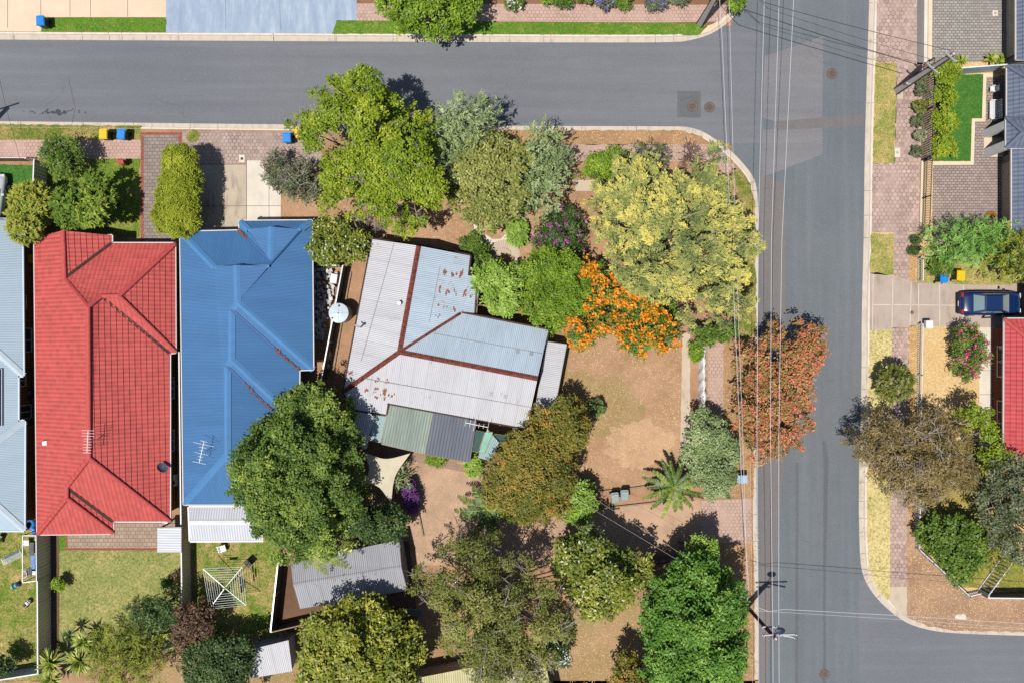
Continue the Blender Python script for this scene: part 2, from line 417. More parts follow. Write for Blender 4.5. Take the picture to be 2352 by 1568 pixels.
def seam_caps(m, a, b, step=0.4, r=0.13):
    """a run of overlapping half round ridge tiles"""
    a, b = P(*a), P(*b); L = (b - a).length; d = (b - a) / L; n = max(1, int(L / step)); sd = d.cross(Vector((0, 0, 1))).normalized()
    up = sd.cross(d).normalized()
    for k in range(n):
        p, q = a + d * (L * k / n), a + d * (L * (k + 1) / n + 0.03)
        A = []; B = []
        for i in range(6):
            t = math.pi * i / 5; o = sd * math.cos(t) * r * 1.25 + up * (math.sin(t) * r * 0.8 - 0.0)
            A.append(p + o * 0.98 - up * 0.005); B.append(q + o * 1.02 + up * 0.012)
        for i in range(5): m.face([A[i], A[i + 1], B[i + 1], B[i]])
        m.face(B[::-1])
def eave_poly(pts): return [(P(*q).x, P(*q).y) for q in pts]
def walls(m, pts, inset=0.45, z0=0.1, drop=0.12):
    p = [P(*q) for q in pts]; xy = [(q.x, q.y) for q in p]; hs = [q.z for q in p]
    if area2(xy) < 0: xy = xy[::-1]; hs = hs[::-1]
    q = offset_poly(xy, inset); n = len(q); L = 0
    for i in range(n):
        j = (i + 1) % n; d = math.hypot(q[j][0] - q[i][0], q[j][1] - q[i][1])
        m.face([(q[i][0], q[i][1], z0), (q[j][0], q[j][1], z0), (q[j][0], q[j][1], hs[j] - drop), (q[i][0], q[i][1], hs[i] - drop)], [(L, 0), (L + d, 0), (L + d, 2.5), (L, 2.5)]); L += d
    m.face([(q[i][0], q[i][1], hs[i] - drop - .01) for i in range(n)]) if n <= 4 else None
def gutters(m, pts, w=0.11, h=0.12, skip=()):
    p = [P(*q) for q in pts]; n = len(p); c = sum(p, Vector()) / n
    s = 1 if area2([(q.x, q.y) for q in p]) > 0 else -1
    for i in range(n):
        if i in skip: continue
        a, b = p[i], p[(i + 1) % n]; d = (b - a); d.z = 0; d.normalize(); o = Vector((d.y, -d.x, 0)) * s * (w * 0.5 + 0.012)
        dz = Vector((0, 0, -h * 0.5 + 0.015)); m.bar(a + o + dz - d * 0.02, b + o + dz + d * 0.02, w, h)

# ---------------------------------------------------------------- foliage
def npmesh(name, V, F, mat, parent=None, tint=None, smooth=False):
    me = bpy.data.meshes.new(name); nv, nf, k = len(V), len(F), F.shape[1]
    me.vertices.add(nv); me.vertices.foreach_set('co', np.ascontiguousarray(V, dtype=np.float32).ravel())
    me.loops.add(nf * k); me.loops.foreach_set('vertex_index', np.ascontiguousarray(F, dtype=np.int32).ravel())
    me.polygons.add(nf); me.polygons.foreach_set('loop_start', np.arange(0, nf * k, k, dtype=np.int32))
    try: me.polygons.foreach_set('loop_total', np.full(nf, k, dtype=np.int32))
    except Exception: pass
    if tint is not None:
        at = me.attributes.new('tint', 'FLOAT', 'POINT'); at.data.foreach_set('value', np.ascontiguousarray(tint, dtype=np.float32))
    me.materials.append(mat); me.update(calc_edges=True); me.validate()
    o = bpy.data.objects.new(name, me); COL.objects.link(o)
    return place(o, parent)
def unit(a): return a / np.maximum(np.linalg.norm(a, axis=-1, keepdims=True), 1e-9)
def in_poly(x, y, poly):
    r = np.zeros(len(x), bool); n = len(poly)
    for i in range(n):
        x1, y1 = poly[i]; x2, y2 = poly[(i + 1) % n]
        c = ((y1 > y) != (y2 > y)); r ^= c & (x < (x2 - x1) * (y - y1) / ((y2 - y1) or 1e-12) + x1)
    return r
def edge_d(x, y, poly):
    d = np.full(len(x), 1e9); n = len(poly)
    for i in range(n):
        ax, ay = poly[i]; bx, by = poly[(i + 1) % n]; vx, vy = bx - ax, by - ay
        t = np.clip(((x - ax) * vx + (y - ay) * vy) / (vx * vx + vy * vy + 1e-12), 0, 1)
        d = np.minimum(d, np.hypot(x - ax - t * vx, y - ay - t * vy))
    return d
def leaves(rg, C, N, T, L, W, fold=0.12):
    """rhombic leaves: base C, normal N, direction T"""
    n = len(C); T = unit(T - N * np.sum(T * N, 1, keepdims=True)); B = np.cross(N, T)
    L = L[:, None]; W = W[:, None]
    V = np.empty((n, 4, 3)); V[:, 0] = C; mid = C + T * L * 0.48
    V[:, 1] = mid + B * W * 0.5 + N * W * fold; V[:, 2] = C + T * L; V[:, 3] = mid - B * W * 0.5 + N * W * fold
    return V.reshape(-1, 3), np.arange(n * 4).reshape(n, 4)
def tubes(segs, n=5):
    V = []; F = []
    for p, q, r1, r2 in segs:
        p, q = np.array(p, float), np.array(q, float); d = q - p; l = np.linalg.norm(d)
        if l < 1e-6: continue
        d /= l; u = np.array([0, 0, 1.0]) if abs(d[2]) < .9 else np.array([1.0, 0, 0])
        a = np.cross(d, u); a /= np.linalg.norm(a); b = np.cross(d, a); i0 = len(V)
        for k in range(n):
            t = 2 * math.pi * k / n; o = a * math.cos(t) + b * math.sin(t); V.append(p + o * r1); V.append(q + o * r2)
        for k in range(n):
            m = (k + 1) % n; F.append((i0 + 2 * k, i0 + 2 * m, i0 + 2 * m + 1, i0 + 2 * k + 1))
    return np.array(V), np.array(F)
SEED = [11]
def tree(name, label, cat, poly, ht, hb, mat, R=1.0, leaf=(0.24, 0.13), cs=0.36, lp=10, style='clump', bark=None, flower=None, fl_n=0.0, fl_size=0.12,
         twigs=0, edge=0.62, up=0.75, tuft=0.40, sp=0.78, hv=0.13, group=None, gap=0.0, shape=0.5, limbs=True, flat=0.85, fl_clump=6, rnd=0.75, low=0.0):
    leaf = (leaf[0] * .84, leaf[1] * .84); lp = int(lp * 1.3)
    if ht > 3: ht *= .84; hb *= .72
    SEED[0] += 1; rg = np.random.default_rng(SEED[0]); rnd_py = random.Random(SEED[0])
    he = hb + edge * (ht - hb); pw = [(P(u, v, he).x, P(u, v, he).y) for u, v in poly]
    xs, ys = np.array([p[0] for p in pw]), np.array([p[1] for p in pw])
    A = abs(area2(pw))
    def samp(n):
        x = rg.uniform(xs.min(), xs.max(), n); y = rg.uniform(ys.min(), ys.max(), n); k = in_poly(x, y, pw); return x[k], y[k]
    x, y = samp(6000); d = edge_d(x, y, pw); D = d.max(); R = min(R, D * 0.9)
    k = d > 0.28 * R; x, y, d = x[k], y[k], d[k]
    if sp > 1.2: o_ = np.argsort(-d); x, y, d = x[o_], y[o_], d[o_]
    lob = []
    gx = {}
    for i in range(len(x)):
        ok = True
        for (a, b, _, _) in lob:
            if (a - x[i]) ** 2 + (b - y[i]) ** 2 < (sp * R) ** 2: ok = False; break
        if ok:
            t = min(1.0, d[i] / (D * 0.95)); prof = (1 - (1 - t) ** 2) ** shape
            r = R * rg.uniform(0.75, 1.25); r = min(r, d[i] + 0.25 * R)
            z = hb + (ht - hb) * (0.25 + 0.75 * prof) - r * 0.75 + rg.normal() * hv * (ht - hb)
            lob.append((x[i], y[i], max(z, hb * 0.6 + 0.1), r))
    lob = np.array(lob)
    if gap: lob = lob[rg.random(len(lob)) > gap * 0.45]
    nl = len(lob); lt = rg.normal(0, 0.10, nl)
    if style == 'spray': L2, sd, par = lob, None, np.arange(nl)
    else:                                              # each bough carries a handful of leafy tufts
        ns = np.clip((11 * (lob[:, 3] / R) ** 1.5).astype(int), 4, 16); par = np.repeat(np.arange(nl), ns); q = len(par)
        z = rg.uniform(-0.15, 1, q); a = rg.uniform(0, 2 * math.pi, q); rr = np.sqrt(1 - z ** 2); sd = np.stack([rr * np.cos(a), rr * np.sin(a), z], 1)
        L2 = np.concatenate([lob[par, :3] + sd * (lob[par, 3] * rg.uniform(.6, .92, q))[:, None] * np.array([1, 1, flat]), (lob[par, 3] * tuft * rg.uniform(.7, 1.25, q))[:, None]], 1)
        k = rg.random(q) > gap * .75; L2, sd, par = L2[k], sd[k], par[k]
    cnt = np.maximum(3, (2 * math.pi * L2[:, 3] ** 2 / cs ** 2 * 0.95).astype(int)); idx = np.repeat(np.arange(len(L2)), cnt); m = len(idx)
    dz = rg.uniform(-0.35, 1, m); ph = rg.uniform(0, 2 * math.pi, m); rr = np.sqrt(1 - dz ** 2)
    dirs = np.stack([rr * np.cos(ph), rr * np.sin(ph), dz], 1); C = L2[idx, :3] + dirs * (L2[idx, 3] * rg.uniform(0.72, 1.06, m))[:, None] * np.array([1, 1, flat])
    if sd is not None:
        if style == 'plume':
            rad = unit(np.stack([L2[:, 0] - lob[:, 0].mean(), L2[:, 1] - lob[:, 1].mean(), np.zeros(len(L2))], 1)); ax = unit(rad * .55 + sd * .6 + np.array([0, 0, .15]) + rg.normal(0, .2, (len(L2), 3))); al = rg.uniform(-1, 1, m)
            pw_ = np.sqrt(np.clip(1 - (al * .9) ** 2, 0, 1)) * rg.uniform(-1, 1, m); sv = unit(np.cross(ax, [0, 0, 1.0])); C = L2[idx, :3] + ax[idx] * (al * L2[idx, 3] * 1.5)[:, None] + sv[idx] * (pw_ * L2[idx, 3] * .75)[:, None] + rg.normal(0, .05, (m, 3)) * np.array([1, 1, 1.4]); pax, pal = ax[idx], al
        dirs = unit(dirs * .6 + sd[idx] * .5)
    keep = in_poly(C[:, 0], C[:, 1], pw) | (edge_d(C[:, 0], C[:, 1], pw) < 0.28 * min(1, D))
    keep &= C[:, 2] > 0.2
    if gap and style == 'spray': keep &= rg.random(m) > gap * 0.5
    ct = (lt[par] + rg.normal(0, .10, len(par)))[idx] + rg.normal(0, 0.09, m) + 0.5
    if style == 'plume': ct = ct + .30 * pal - .05; pax = pax[keep]
    C, dirs, idx, ct = C[keep], dirs[keep], idx[keep], ct[keep]; m = len(C)
    ti = np.repeat(np.arange(m), lp); n = len(ti)
    if style == 'spray':
        ax = unit(dirs * 0.75 + np.array([0, 0, up]) + rg.normal(0, 0.3, (m, 3))); sl = cs * rg.uniform(0.9, 1.7, m)
        s = np.tile(np.linspace(0, 1, lp), m); sgn = np.tile(np.where(np.arange(lp) % 2, 1.0, -1.0), m)
        nrm = unit(np.array([0, 0, 1.0]) + dirs * 0.5 + rg.normal(0, 0.35, (m, 3))); sidev = unit(np.cross(nrm, ax))
        LC = C[ti] + ax[ti] * (s * sl[ti])[:, None] + rg.normal(0, cs * 0.06, (n, 3))
        T = ax[ti] * 0.8 + sidev[ti] * sgn[:, None] * (0.75 * (1 - 0.5 * s))[:, None] + rg.normal(0, 0.12, (n, 3))
        N = unit(nrm[ti] + rg.normal(0, 0.25, (n, 3)))
        tint = ct[ti] + 0.28 * (s - 0.45) + rg.normal(0, 0.07, n)
    elif style == 'plume':
        LC = C[ti] + rg.normal(0, cs * .3, (n, 3)); N = unit(np.array([0, 0, .9]) + dirs[ti] * .5 + rg.normal(0, .4, (n, 3))); T = pax[ti] + rg.normal(0, .45, (n, 3)); tint = ct[ti] + rg.normal(0, .09, n)
    else:
        LC = C[ti] + rg.normal(0, cs * 0.34, (n, 3)) * np.array([1, 1, 0.8])
        N = unit(dirs[ti] * 0.5 + np.array([0, 0, up]) + rg.normal(0, rnd, (n, 3)) * 0.55)
        T = dirs[ti] * 0.5 + rg.normal(0, 0.9, (n, 3)); tint = ct[ti] + rg.normal(0, 0.10, n)
    sz = rg.uniform(0.7, 1.3, n); V, F = leaves(rg, LC, N, T, leaf[0] * sz, leaf[1] * sz * rg.uniform(0.85, 1.15, n))
    cxy = (float(lob[:, 0].mean()), float(lob[:, 1].mean()))
    root = thing(name, label, cat, (cxy[0], cxy[1], 0.12), group)
    npmesh('crown', V, F, mat, root, np.clip(np.repeat(tint, 4), 0, 1))
    if limbs:
        base = np.array([cxy[0], cxy[1], 0.1]); fork = np.array([cxy[0] + rg.normal() * .1, cxy[1] + rg.normal() * .1, max(0.3, hb * 0.8)])
        r0 = 0.028 * ht + 0.02; segs = [(base, fork, r0, r0 * 0.75)]
        for a in lob:
            e = a[:3] + np.array([0, 0, a[3] * 0.3]); md = (fork * 0.45 + e * 0.55) + rg.normal(0, 0.15, 3) - np.array([0, 0, 0.1 * (ht - hb)])
            segs += [(fork, md, r0 * 0.4, r0 * 0.24), (md, e, r0 * 0.24, r0 * 0.09)]
            for _ in range(2):
                e2 = a[:3] + unit(rg.normal(0, 1, 3) + np.array([0, 0, .5])) * a[3] * 0.9; segs.append((e * 0.5 + md * 0.5, e2, r0 * 0.12, r0 * 0.04))
        V, F = tubes(segs, 5); npmesh('trunk', V, F, bark or MAT['bark'], root)
    if twigs:
        segs = []
        for _ in range(twigs):
            a = lob[rnd_py.randrange(nl)]; p = a[:3] + np.array([0, 0, a[3] * 0.55]); dv = unit(rg.normal(0, 1, 3) * np.array([1, 1, 0.3]) + np.array([0, 0, .28]))
            q = p + dv * a[3] * rg.uniform(.7, 1.3); segs.append((p, q, 0.028, 0.016))
            for _ in range(4):
                b = p + (q - p) * rg.uniform(.35, 1); segs.append((b, b + unit(dv + rg.normal(0, .6, 3)) * rg.uniform(.25, .6), 0.015, 0.007))
        V, F = tubes(segs, 4); npmesh('bare_twigs', V, F, MAT['twig'], root)['kind'] = 'stuff'
    if flower is not None:
        nf = int(fl_n * A); j = rg.integers(0, m, nf); w_ = dirs[j, 2] > -0.05; j = j[w_]; fi = np.repeat(np.arange(len(j)), fl_clump); q = len(fi)
        FC = C[j][fi] + dirs[j][fi] * 0.10 + np.array([0, 0, .1]) + rg.normal(0, fl_size * 0.75, (q, 3))
        N = unit(np.array([0, 0, 0.9]) + rg.normal(0, .6, (q, 3))); szf = fl_size * rg.uniform(.7, 1.5, q)
        V, F = leaves(rg, FC, N, rg.normal(0, 1, (q, 3)), szf * 1.3, szf); npmesh('blossoms', V, F, flower, root, np.clip(np.repeat(rg.normal(.5, .25, q), 4), 0, 1))
    return root
def ell_poly(u, v, ru, rv=None, n=14, seed=0, wob=0.1):
    rv = rv or ru; r = random.Random(seed + int(u * 7 + v * 3)); o = []
    for k in range(n):
        t = 2 * math.pi * k / n; s = 1 + r.uniform(-wob, wob); o.append((u + ru * math.cos(t) * s, v + rv * math.sin(t) * s))
    return o
def bare(name, label, cat, u, v, ru, ht, n=26, spread=1.0, seed=1, mat=None, group=None):
    rg = np.random.default_rng(seed); c = P(u, v, ht * .5); b = np.array([c.x, c.y, .1]); R = ru / S; segs = []
    def grow(p, dv, L, r, lev):
        q = p + dv * L; segs.append((p, q, r, r * .65))
        if lev == 0: return
        for _ in range(3 if lev > 1 else 4): grow(p + (q - p) * rg.uniform(.5, 1), unit(dv + rg.normal(0, .55, 3) * np.array([1, 1, .5])), L * rg.uniform(.5, .8), r * .6, lev - 1)
    for k in range(n):
        a = rg.uniform(0, 6.28); s = rg.uniform(.2, 1); grow(b, unit(np.array([math.cos(a) * s * spread, math.sin(a) * s * spread, rg.uniform(.5, 1)])), R * .75, .035, 2)
    root = thing(name, label, cat, (c.x, c.y, .1), group); V, F = tubes(segs, 4); npmesh('branches', V, F, mat or MAT['twig'], root); return root
def frond_mesh(rg, c, n, L, droop, leaflet, width, rise=0.9, npair=16):
    V = []; F = []; tn = []; c = np.array(c, float)
    for k in range(n):
        a = 2 * math.pi * (k + rg.uniform(-.3, .3)) / n; out = np.array([math.cos(a), math.sin(a), 0]); ri = rise * rg.uniform(.4, 1.2); LL = L * rg.uniform(.8, 1.1)
        pts = [c + out * LL * t + np.array([0, 0, ri * t * LL - droop * LL * t * t * rg.uniform(.95, 1.05)]) for t in np.linspace(0, 1, npair + 1)]
        tt = rg.normal(.5, .15)
        for i in range(npair):
            p, q = pts[i], pts[i + 1]; d = unit(q - p); s = unit(np.cross(d, [0, 0, 1])); t = (i + .5) / npair
            ll = leaflet * math.sin(math.pi * min(1, .12 + t * .88)) ** .6 + .05; i0 = len(V)
            V += [p + s * .012, p - s * .012, q - s * .01, q + s * .01]; F.append((i0, i0 + 1, i0 + 2, i0 + 3)); tn += [.9] * 4
            for sg in (1, -1):
                e = p + (s * sg * .9 + d * .75) * ll + np.array([0, 0, -.12 * ll]) + rg.normal(0, .02, 3); wv = d * width; i0 = len(V)
                V += [p, p + wv, (p + e) / 2 + wv * .7, e]; F.append((i0, i0 + 1, i0 + 2, i0 + 3)); V[i0 + 2] = (p * .4 + e * .6) + wv * .8; tn += [np.clip(tt + rg.normal(0, .12), 0, 1)] * 4
    return np.array(V), np.array(F), np.array(tn)
def palm(name, label, u, v, h, n, L, mat, droop=.75, leaflet=.38, rise=.75, width=.07, cat='palm', group=None, npair=16):
    SEED[0] += 1; rg = np.random.default_rng(SEED[0]); c = P(u, v, h); root = thing(name, label, cat, (c.x, c.y, .12), group)
    V, F, tn = frond_mesh(rg, (c.x, c.y, h), n, L, droop, leaflet, width, rise, npair); npmesh('fronds', V, F, mat, root, tn)
    MB().cyl((c.x, c.y, .1), (c.x, c.y, h), .2, .16, 10).build('trunk', MAT['bark'], root); return root
def rosette(name, label, u, v, h, n, L, w, mat, cat='plant', group=None, heads=((0, 0, 0),)):
    SEED[0] += 1; rg = np.random.default_rng(SEED[0]); c = P(u, v, h); root = thing(name, label, cat, (c.x, c.y, .12), group); V = []; F = []; tn = []
    m = MB()
    for hx, hy, hz in heads:
        c0 = np.array([c.x + hx, c.y + hy, h + hz]); m.cyl((c0[0], c0[1], .1), tuple(c0), .07, .05, 6)
        for k in range(n):
            a = rg.uniform(0, 6.283); el = rg.uniform(.0, 1.25); d = np.array([math.cos(a) * math.cos(el), math.sin(a) * math.cos(el), math.sin(el)]); s = unit(np.cross(d, [0, 0, 1.0])); LL = L * rg.uniform(.75, 1.1)
            p1 = c0 + d * LL * .5; p2 = c0 + d * LL - np.array([0, 0, LL * .25]); i0 = len(V); t = np.clip(rg.normal(.5, .2), 0, 1)
            V += [c0 - s * w * .3, c0 + s * w * .3, p1 + s * w * .5, p1 - s * w * .5, p2]; F += [(i0, i0 + 1, i0 + 2, i0 + 3), (i0 + 3, i0 + 2, i0 + 4, i0 + 4)]; tn += [t] * 5
    me = bpy.data.meshes.new('leaves'); me.from_pydata([tuple(x) for x in V], [], [f if f[2] != f[3] else f[:3] for f in F])
    at = me.attributes.new('tint', 'FLOAT', 'POINT'); at.data.foreach_set('value', np.array(tn, dtype=np.float32)); me.materials.append(mat); me.update()
    o = bpy.data.objects.new('leaves', me); COL.objects.link(o); place(o, root); m.build('stem', MAT['bark'], root); return root
def scatter(name, label, cat, polys, per_m2, size, mat, z=.14, upright=.0, aspect=.5, seed=3):
    rg = np.random.default_rng(seed); Cs = []
    for poly in polys:
        pw = [(P(u, v).x, P(u, v).y) for u, v in poly]; xs = [p[0] for p in pw]; ys = [p[1] for p in pw]
        n = int(per_m2 * (max(xs) - min(xs)) * (max(ys) - min(ys))); x = rg.uniform(min(xs), max(xs), n); y = rg.uniform(min(ys), max(ys), n); k = in_poly(x, y, pw)
        Cs.append(np.stack([x[k], y[k]], 1))
    xy = np.concatenate(Cs); n = len(xy); C = np.concatenate([xy, np.full((n, 1), z)], 1)
    clump = np.sin(xy[:, 0] * 1.7 + np.sin(xy[:, 1] * 1.1) * 2) + np.sin(xy[:, 1] * 2.3 + xy[:, 0] * .6); k = rg.random(n) < .55 + .22 * clump; C = C[k]; n = len(C)
    T = rg.normal(0, 1, (n, 3)); T[:, 2] = np.abs(T[:, 2]) * .3 + upright * 1.5; N = unit(np.stack([rg.normal(0, .4 + upright, n), rg.normal(0, .4 + upright, n), np.ones(n)], 1)); sz = size * rg.uniform(.6, 1.4, n)
    V, F = leaves(rg, C, N, unit(T), sz, sz * aspect); V[:, 2] = np.maximum(V[:, 2], z - .004)
    return tag(npmesh(name, V, F, mat, None, np.clip(np.repeat(rg.normal(.5, .25, n), 4), 0, 1)), label, cat, None, 'stuff')
MAT = {}
# ---------------------------------------------------------------- materials
MAT.update(
 bark=plain('bark', (120, 105, 92), .25, 8, .9), twig=plain('grey_twig', (190, 178, 165), .2, 6, .9),
 street=asphalt('street_asphalt', (128, 131, 137), (120, 123, 130)), avenue=asphalt('avenue_asphalt', (122, 127, 132), (112, 119, 126), (2.4, .10, 1)),
 patch=asphalt('pale_asphalt', (140, 138, 141), (132, 132, 136)), patch2=asphalt('dark_asphalt', (110, 113, 116), (104, 107, 111), (2.4, .1, 1)), strip=asphalt('warm_asphalt', (132, 126, 125), (123, 120, 121), (2.4, .1, 1)),
 kerb=concrete('kerb_concrete', (240, 228, 212), .35, (150, 130, 112), 1.5), kerbdirt=concrete('gutter_concrete', (220, 206, 190), .6, (138, 120, 106), 1.2),
 cream=concrete('cream_concrete', (240, 216, 188), .18, (200, 172, 140), .5), white=concrete('white_concrete', (236, 226, 210), .25, (160, 145, 125), .8),
 stained=concrete('stained_concrete', (205, 190, 168), .75, (95, 88, 70), .8), grey=concrete('grey_concrete', (196, 178, 164), .65, (128, 112, 100), .7),
 oldpath=concrete('old_path_concrete', (214, 196, 174), .45, (130, 110, 92), .9), earthpath=concrete('earthen_path', (168, 138, 120), .5, (120, 95, 80), .8),
 hexpink=hexpave('pink_hexagon_pavers', (204, 172, 158), .29, .25, .2, (170, 140, 126)), hexgrey=hexpave('grey_hexagon_pavers', (188, 166, 156), .30, .45, .4, (128, 110, 102)),
 hexeast=hexpave('mauve_hexagon_pavers', (196, 170, 158), .33, .55, .3, (136, 114, 106)), hexold=hexpave('faded_hexagon_pavers', (200, 170, 154), .29, .2, .3, (172, 144, 128)),
 brickdrive=brickpave('brown_brick_pavers', (166, 152, 144), .36, .26, (122, 108, 100), .015, .12), brickpatio=brickpave('patio_pavers', (190, 166, 146), .34, .28, (140, 122, 106), .015, .1),
 brickgrey=brickpave('grey_block_pavers', (178, 172, 166), .3, .2, (130, 122, 114), .018, .12), brickpink=brickpave('pink_block_pavers', (182, 164, 156), .3, .2, (130, 112, 106), .018, .12),
 redbrick=brickpave('red_brick_border', (190, 118, 98), .12, .24, (140, 92, 80), .015, .2), creamborder=concrete('cream_border', (244, 222, 190), .15, (200, 170, 140), 1),
 verge=grass('verge_grass', (100, 140, 45), (150, 165, 75), (55, 85, 25), .4), vergedry=grass('dry_verge_grass', (140, 152, 70), (205, 180, 118), (100, 100, 50), .75),
 vergeweed=grass('weedy_verge', (112, 128, 45), (205, 172, 120), (70, 80, 30), .62), strawverge=grass('straw_verge', (170, 168, 92), (226, 206, 146), (122, 118, 60), 1.05, 6),
 lawn=grass('lawn_grass', (142, 150, 84), (190, 176, 116), (104, 112, 56), .6, 6), lush=grass('lush_lawn', (74, 124, 50), (112, 146, 66), (48, 88, 32), .4),
 frontlawn=grass('front_lawn', (112, 140, 48), (180, 168, 95), (62, 88, 26), .45), patchy=grass('patchy_lawn', (112, 138, 48), (208, 175, 122), (70, 88, 30), .62),
 weedyard=grass('weedy_yard', (138, 142, 62), (206, 176, 112), (92, 92, 42), .6), straw=grass('straw_grass', (226, 192, 136), (238, 212, 162), (190, 150, 100), .5, 7),
 strawdark=grass('brown_straw', (206, 166, 112), (232, 196, 140), (140, 100, 62), .5, 9),
 dirt=dirt('bare_dirt', (194, 154, 124), (232, 200, 160), (142, 134, 78), 1.1, (166, 134, 98)), yard=dirt('brown_yard', (190, 148, 116), (228, 196, 156), (120, 124, 62), .35),
 drive=dirt('dirt_drive', (206, 172, 144), (222, 192, 156), None, .2), leafdirt=dirt('leafy_verge', (190, 150, 112), (238, 204, 150), (130, 130, 70), .95),
 mulch=dirt('bark_mulch', (150, 112, 86), (190, 150, 116), None, .9), shadebed=dirt('dark_garden_soil', (128, 98, 78), (170, 136, 104), None, .4),
 corner=dirt('corner_dirt', (186, 150, 122), (240, 212, 156), None, 1.5, (146, 116, 94)), soil=dirt('fence_strip_brown', (112, 92, 74), (150, 126, 96), None, .2),
 weedydirt=dirt('weedy_dirt', (182, 150, 114), (226, 196, 146), (140, 140, 74), 1.0, (158, 134, 90)), paledirt=dirt('pale_dirt', (206, 170, 134), (240, 210, 166), None, 1.3, (186, 150, 116)),
 dark=plain('dark_joint', (70, 62, 58), .1), bluedrive=None)
def bluedrive():
    t = NT('blue_grey_concrete'); st = t.noise(.9, 6, .72, t.scl(t.pos(), (1.6, .35, 1))); n = t.noise(2.5, 5, .7); f = t.noise(18, 3, .7)
    b = t.ramp(st, [(.25, alb((138, 156, 180))), (.5, alb((160, 178, 200))), (.75, alb((196, 206, 216)))])
    b = t.mix(t.ma('MULTIPLY', t.step(n, .5, .7), .25), b, alb((130, 146, 168))); b = t.mix(t.ma('MULTIPLY', t.step(f, .5, .3), .2), b, alb((120, 134, 150)))
    return t.done(b, .75, None, .3)
MAT['bluedrive'] = bluedrive()
M = MAT
# ---------------------------------------------------------------- ground, roads, kerbs
g = MB(); g.face([(-900, -900, -.06), (900, -900, -.06), (900, 900, -.06), (-900, 900, -.06)]); tag(g.build('ground', M['yard']), 'brown earth ground spreading beyond the suburban blocks', 'ground', None, 'structure')
sheet('street', [(-600, 60), (1745, 60), (1745, 330), (-600, 330)], 0, M['street'], 'grey asphalt side street running between the two kerbs', 'road')
sheet('avenue', [(1680, -600), (2600, -600), (2600, 2000), (1680, 2000)], -.004, M['avenue'], 'blue grey asphalt avenue under the power lines', 'road')
sheet('road_patch', [(1756, 130), (1890, 84), (1888, 270), (1786, 282), (1750, 270)], .003, M['patch'], 'pale resurfaced asphalt patch in the middle of the junction', 'road', wob=.02)
sheet('road_patch', [(1783, 296), (1888, 290), (1888, 355), (1792, 392), (1750, 408), (1750, 300)], .003, M['patch'], 'pale wedge of newer asphalt just below the junction trench', 'road', wob=.02)
sheet('trench_patch', [(1783, 279), (1984, 263), (1984, 290), (1783, 300)], .006, M['strip'], 'brownish filled trench strip crossing half of the avenue', 'road', wob=.02)
sheet('road_patch', [(1555, 210), (1609, 210), (1609, 271), (1555, 270)], .003, M['patch2'], 'dark square asphalt repair around a manhole in the junction', 'road', wob=.015)
sheet('road_edge', [(1746, 400), (1800, 420), (1806, 700), (1800, 1060), (1760, 1568), (1746, 1568)], .0015, M['strip'], 'faded warm asphalt margin along the western kerb of the avenue', 'road', wob=.03)
sheet('cross_street', [(1972, 1330), (2600, 1440), (2600, 2000), (1972, 2000)], .003, M['street'], 'grey asphalt side street joining the avenue at bottom right', 'road')
for k, pts in enumerate(([(2022 - 195, 1062), (1833, 1062), (1832, 1568), (1826, 1568)], [(1888, 1014), (1896, 1012), (1902, 1060), (1896, 1300), (1896, 1568), (1890, 1568), (1891, 1060)])):
    sheet('tyre_mark', pts, .009, M['patch2'], ('thin dark tyre mark down the middle of the avenue', 'curved dark tyre mark down the avenue east of the straight one')[k], 'tyre mark', wob=.012)
rr = random.Random(4); st = MB()
for k in range(46):
    u = rr.gauss(118, 32); v = 258 + rr.gauss(0, 2.2); r = rr.uniform(.03, .14) * (1.3 if abs(u - 130) < 25 else .7); c = P(u, v)
    st.face([(c.x + r * math.cos(t) * rr.uniform(.6, 1.3), c.y + r * .7 * math.sin(t) * rr.uniform(.6, 1.2), .004 + k * .00005) for t in [i * .785 for i in range(8)]])
tag(st.build('oil_stain', plain('oil_stain_black', (62, 66, 76), .2)), 'spattered dark oil stain on the street near the lower kerb', 'stain', None, 'structure')

EA = [(-260, 90), (0, 92), (600, 95), (1168, 98), (1547, 99), (1589, 93), (1632, 80), (1664, 59), (1689, 36), (1703, 14), (1708, 0), (1714, -260)]
EB = [(-260, 278), (0, 279), (650, 287), (1168, 290), (1547, 291), (1582, 292), (1618, 304), (1653, 328), (1682, 350), (1710, 380), (1731, 408), (1740, 444), (1742, 557), (1738, 900), (1736, 1117), (1741, 1366), (1741, 1840)]
EC = [(2001, -260), (1996, 0), (1985, 320), (1983, 557), (1978, 708), (1978, 886), (1971, 1117), (1973, 1260), (1978, 1313), (1994, 1348), (2019, 1380), (2051, 1409), (2086, 1432), (2133, 1446), (2186, 1453), (2351, 1459), (2620, 1463)]
def smooth_line(p, it=2):
    for _ in range(it):
        o = [p[0]]
        for a, b in zip(p, p[1:]):
            o += [(a[0] * .75 + b[0] * .25, a[1] * .75 + b[1] * .25), (a[0] * .25 + b[0] * .75, a[1] * .25 + b[1] * .75)]
        p = o + [p[-1]]
    return p
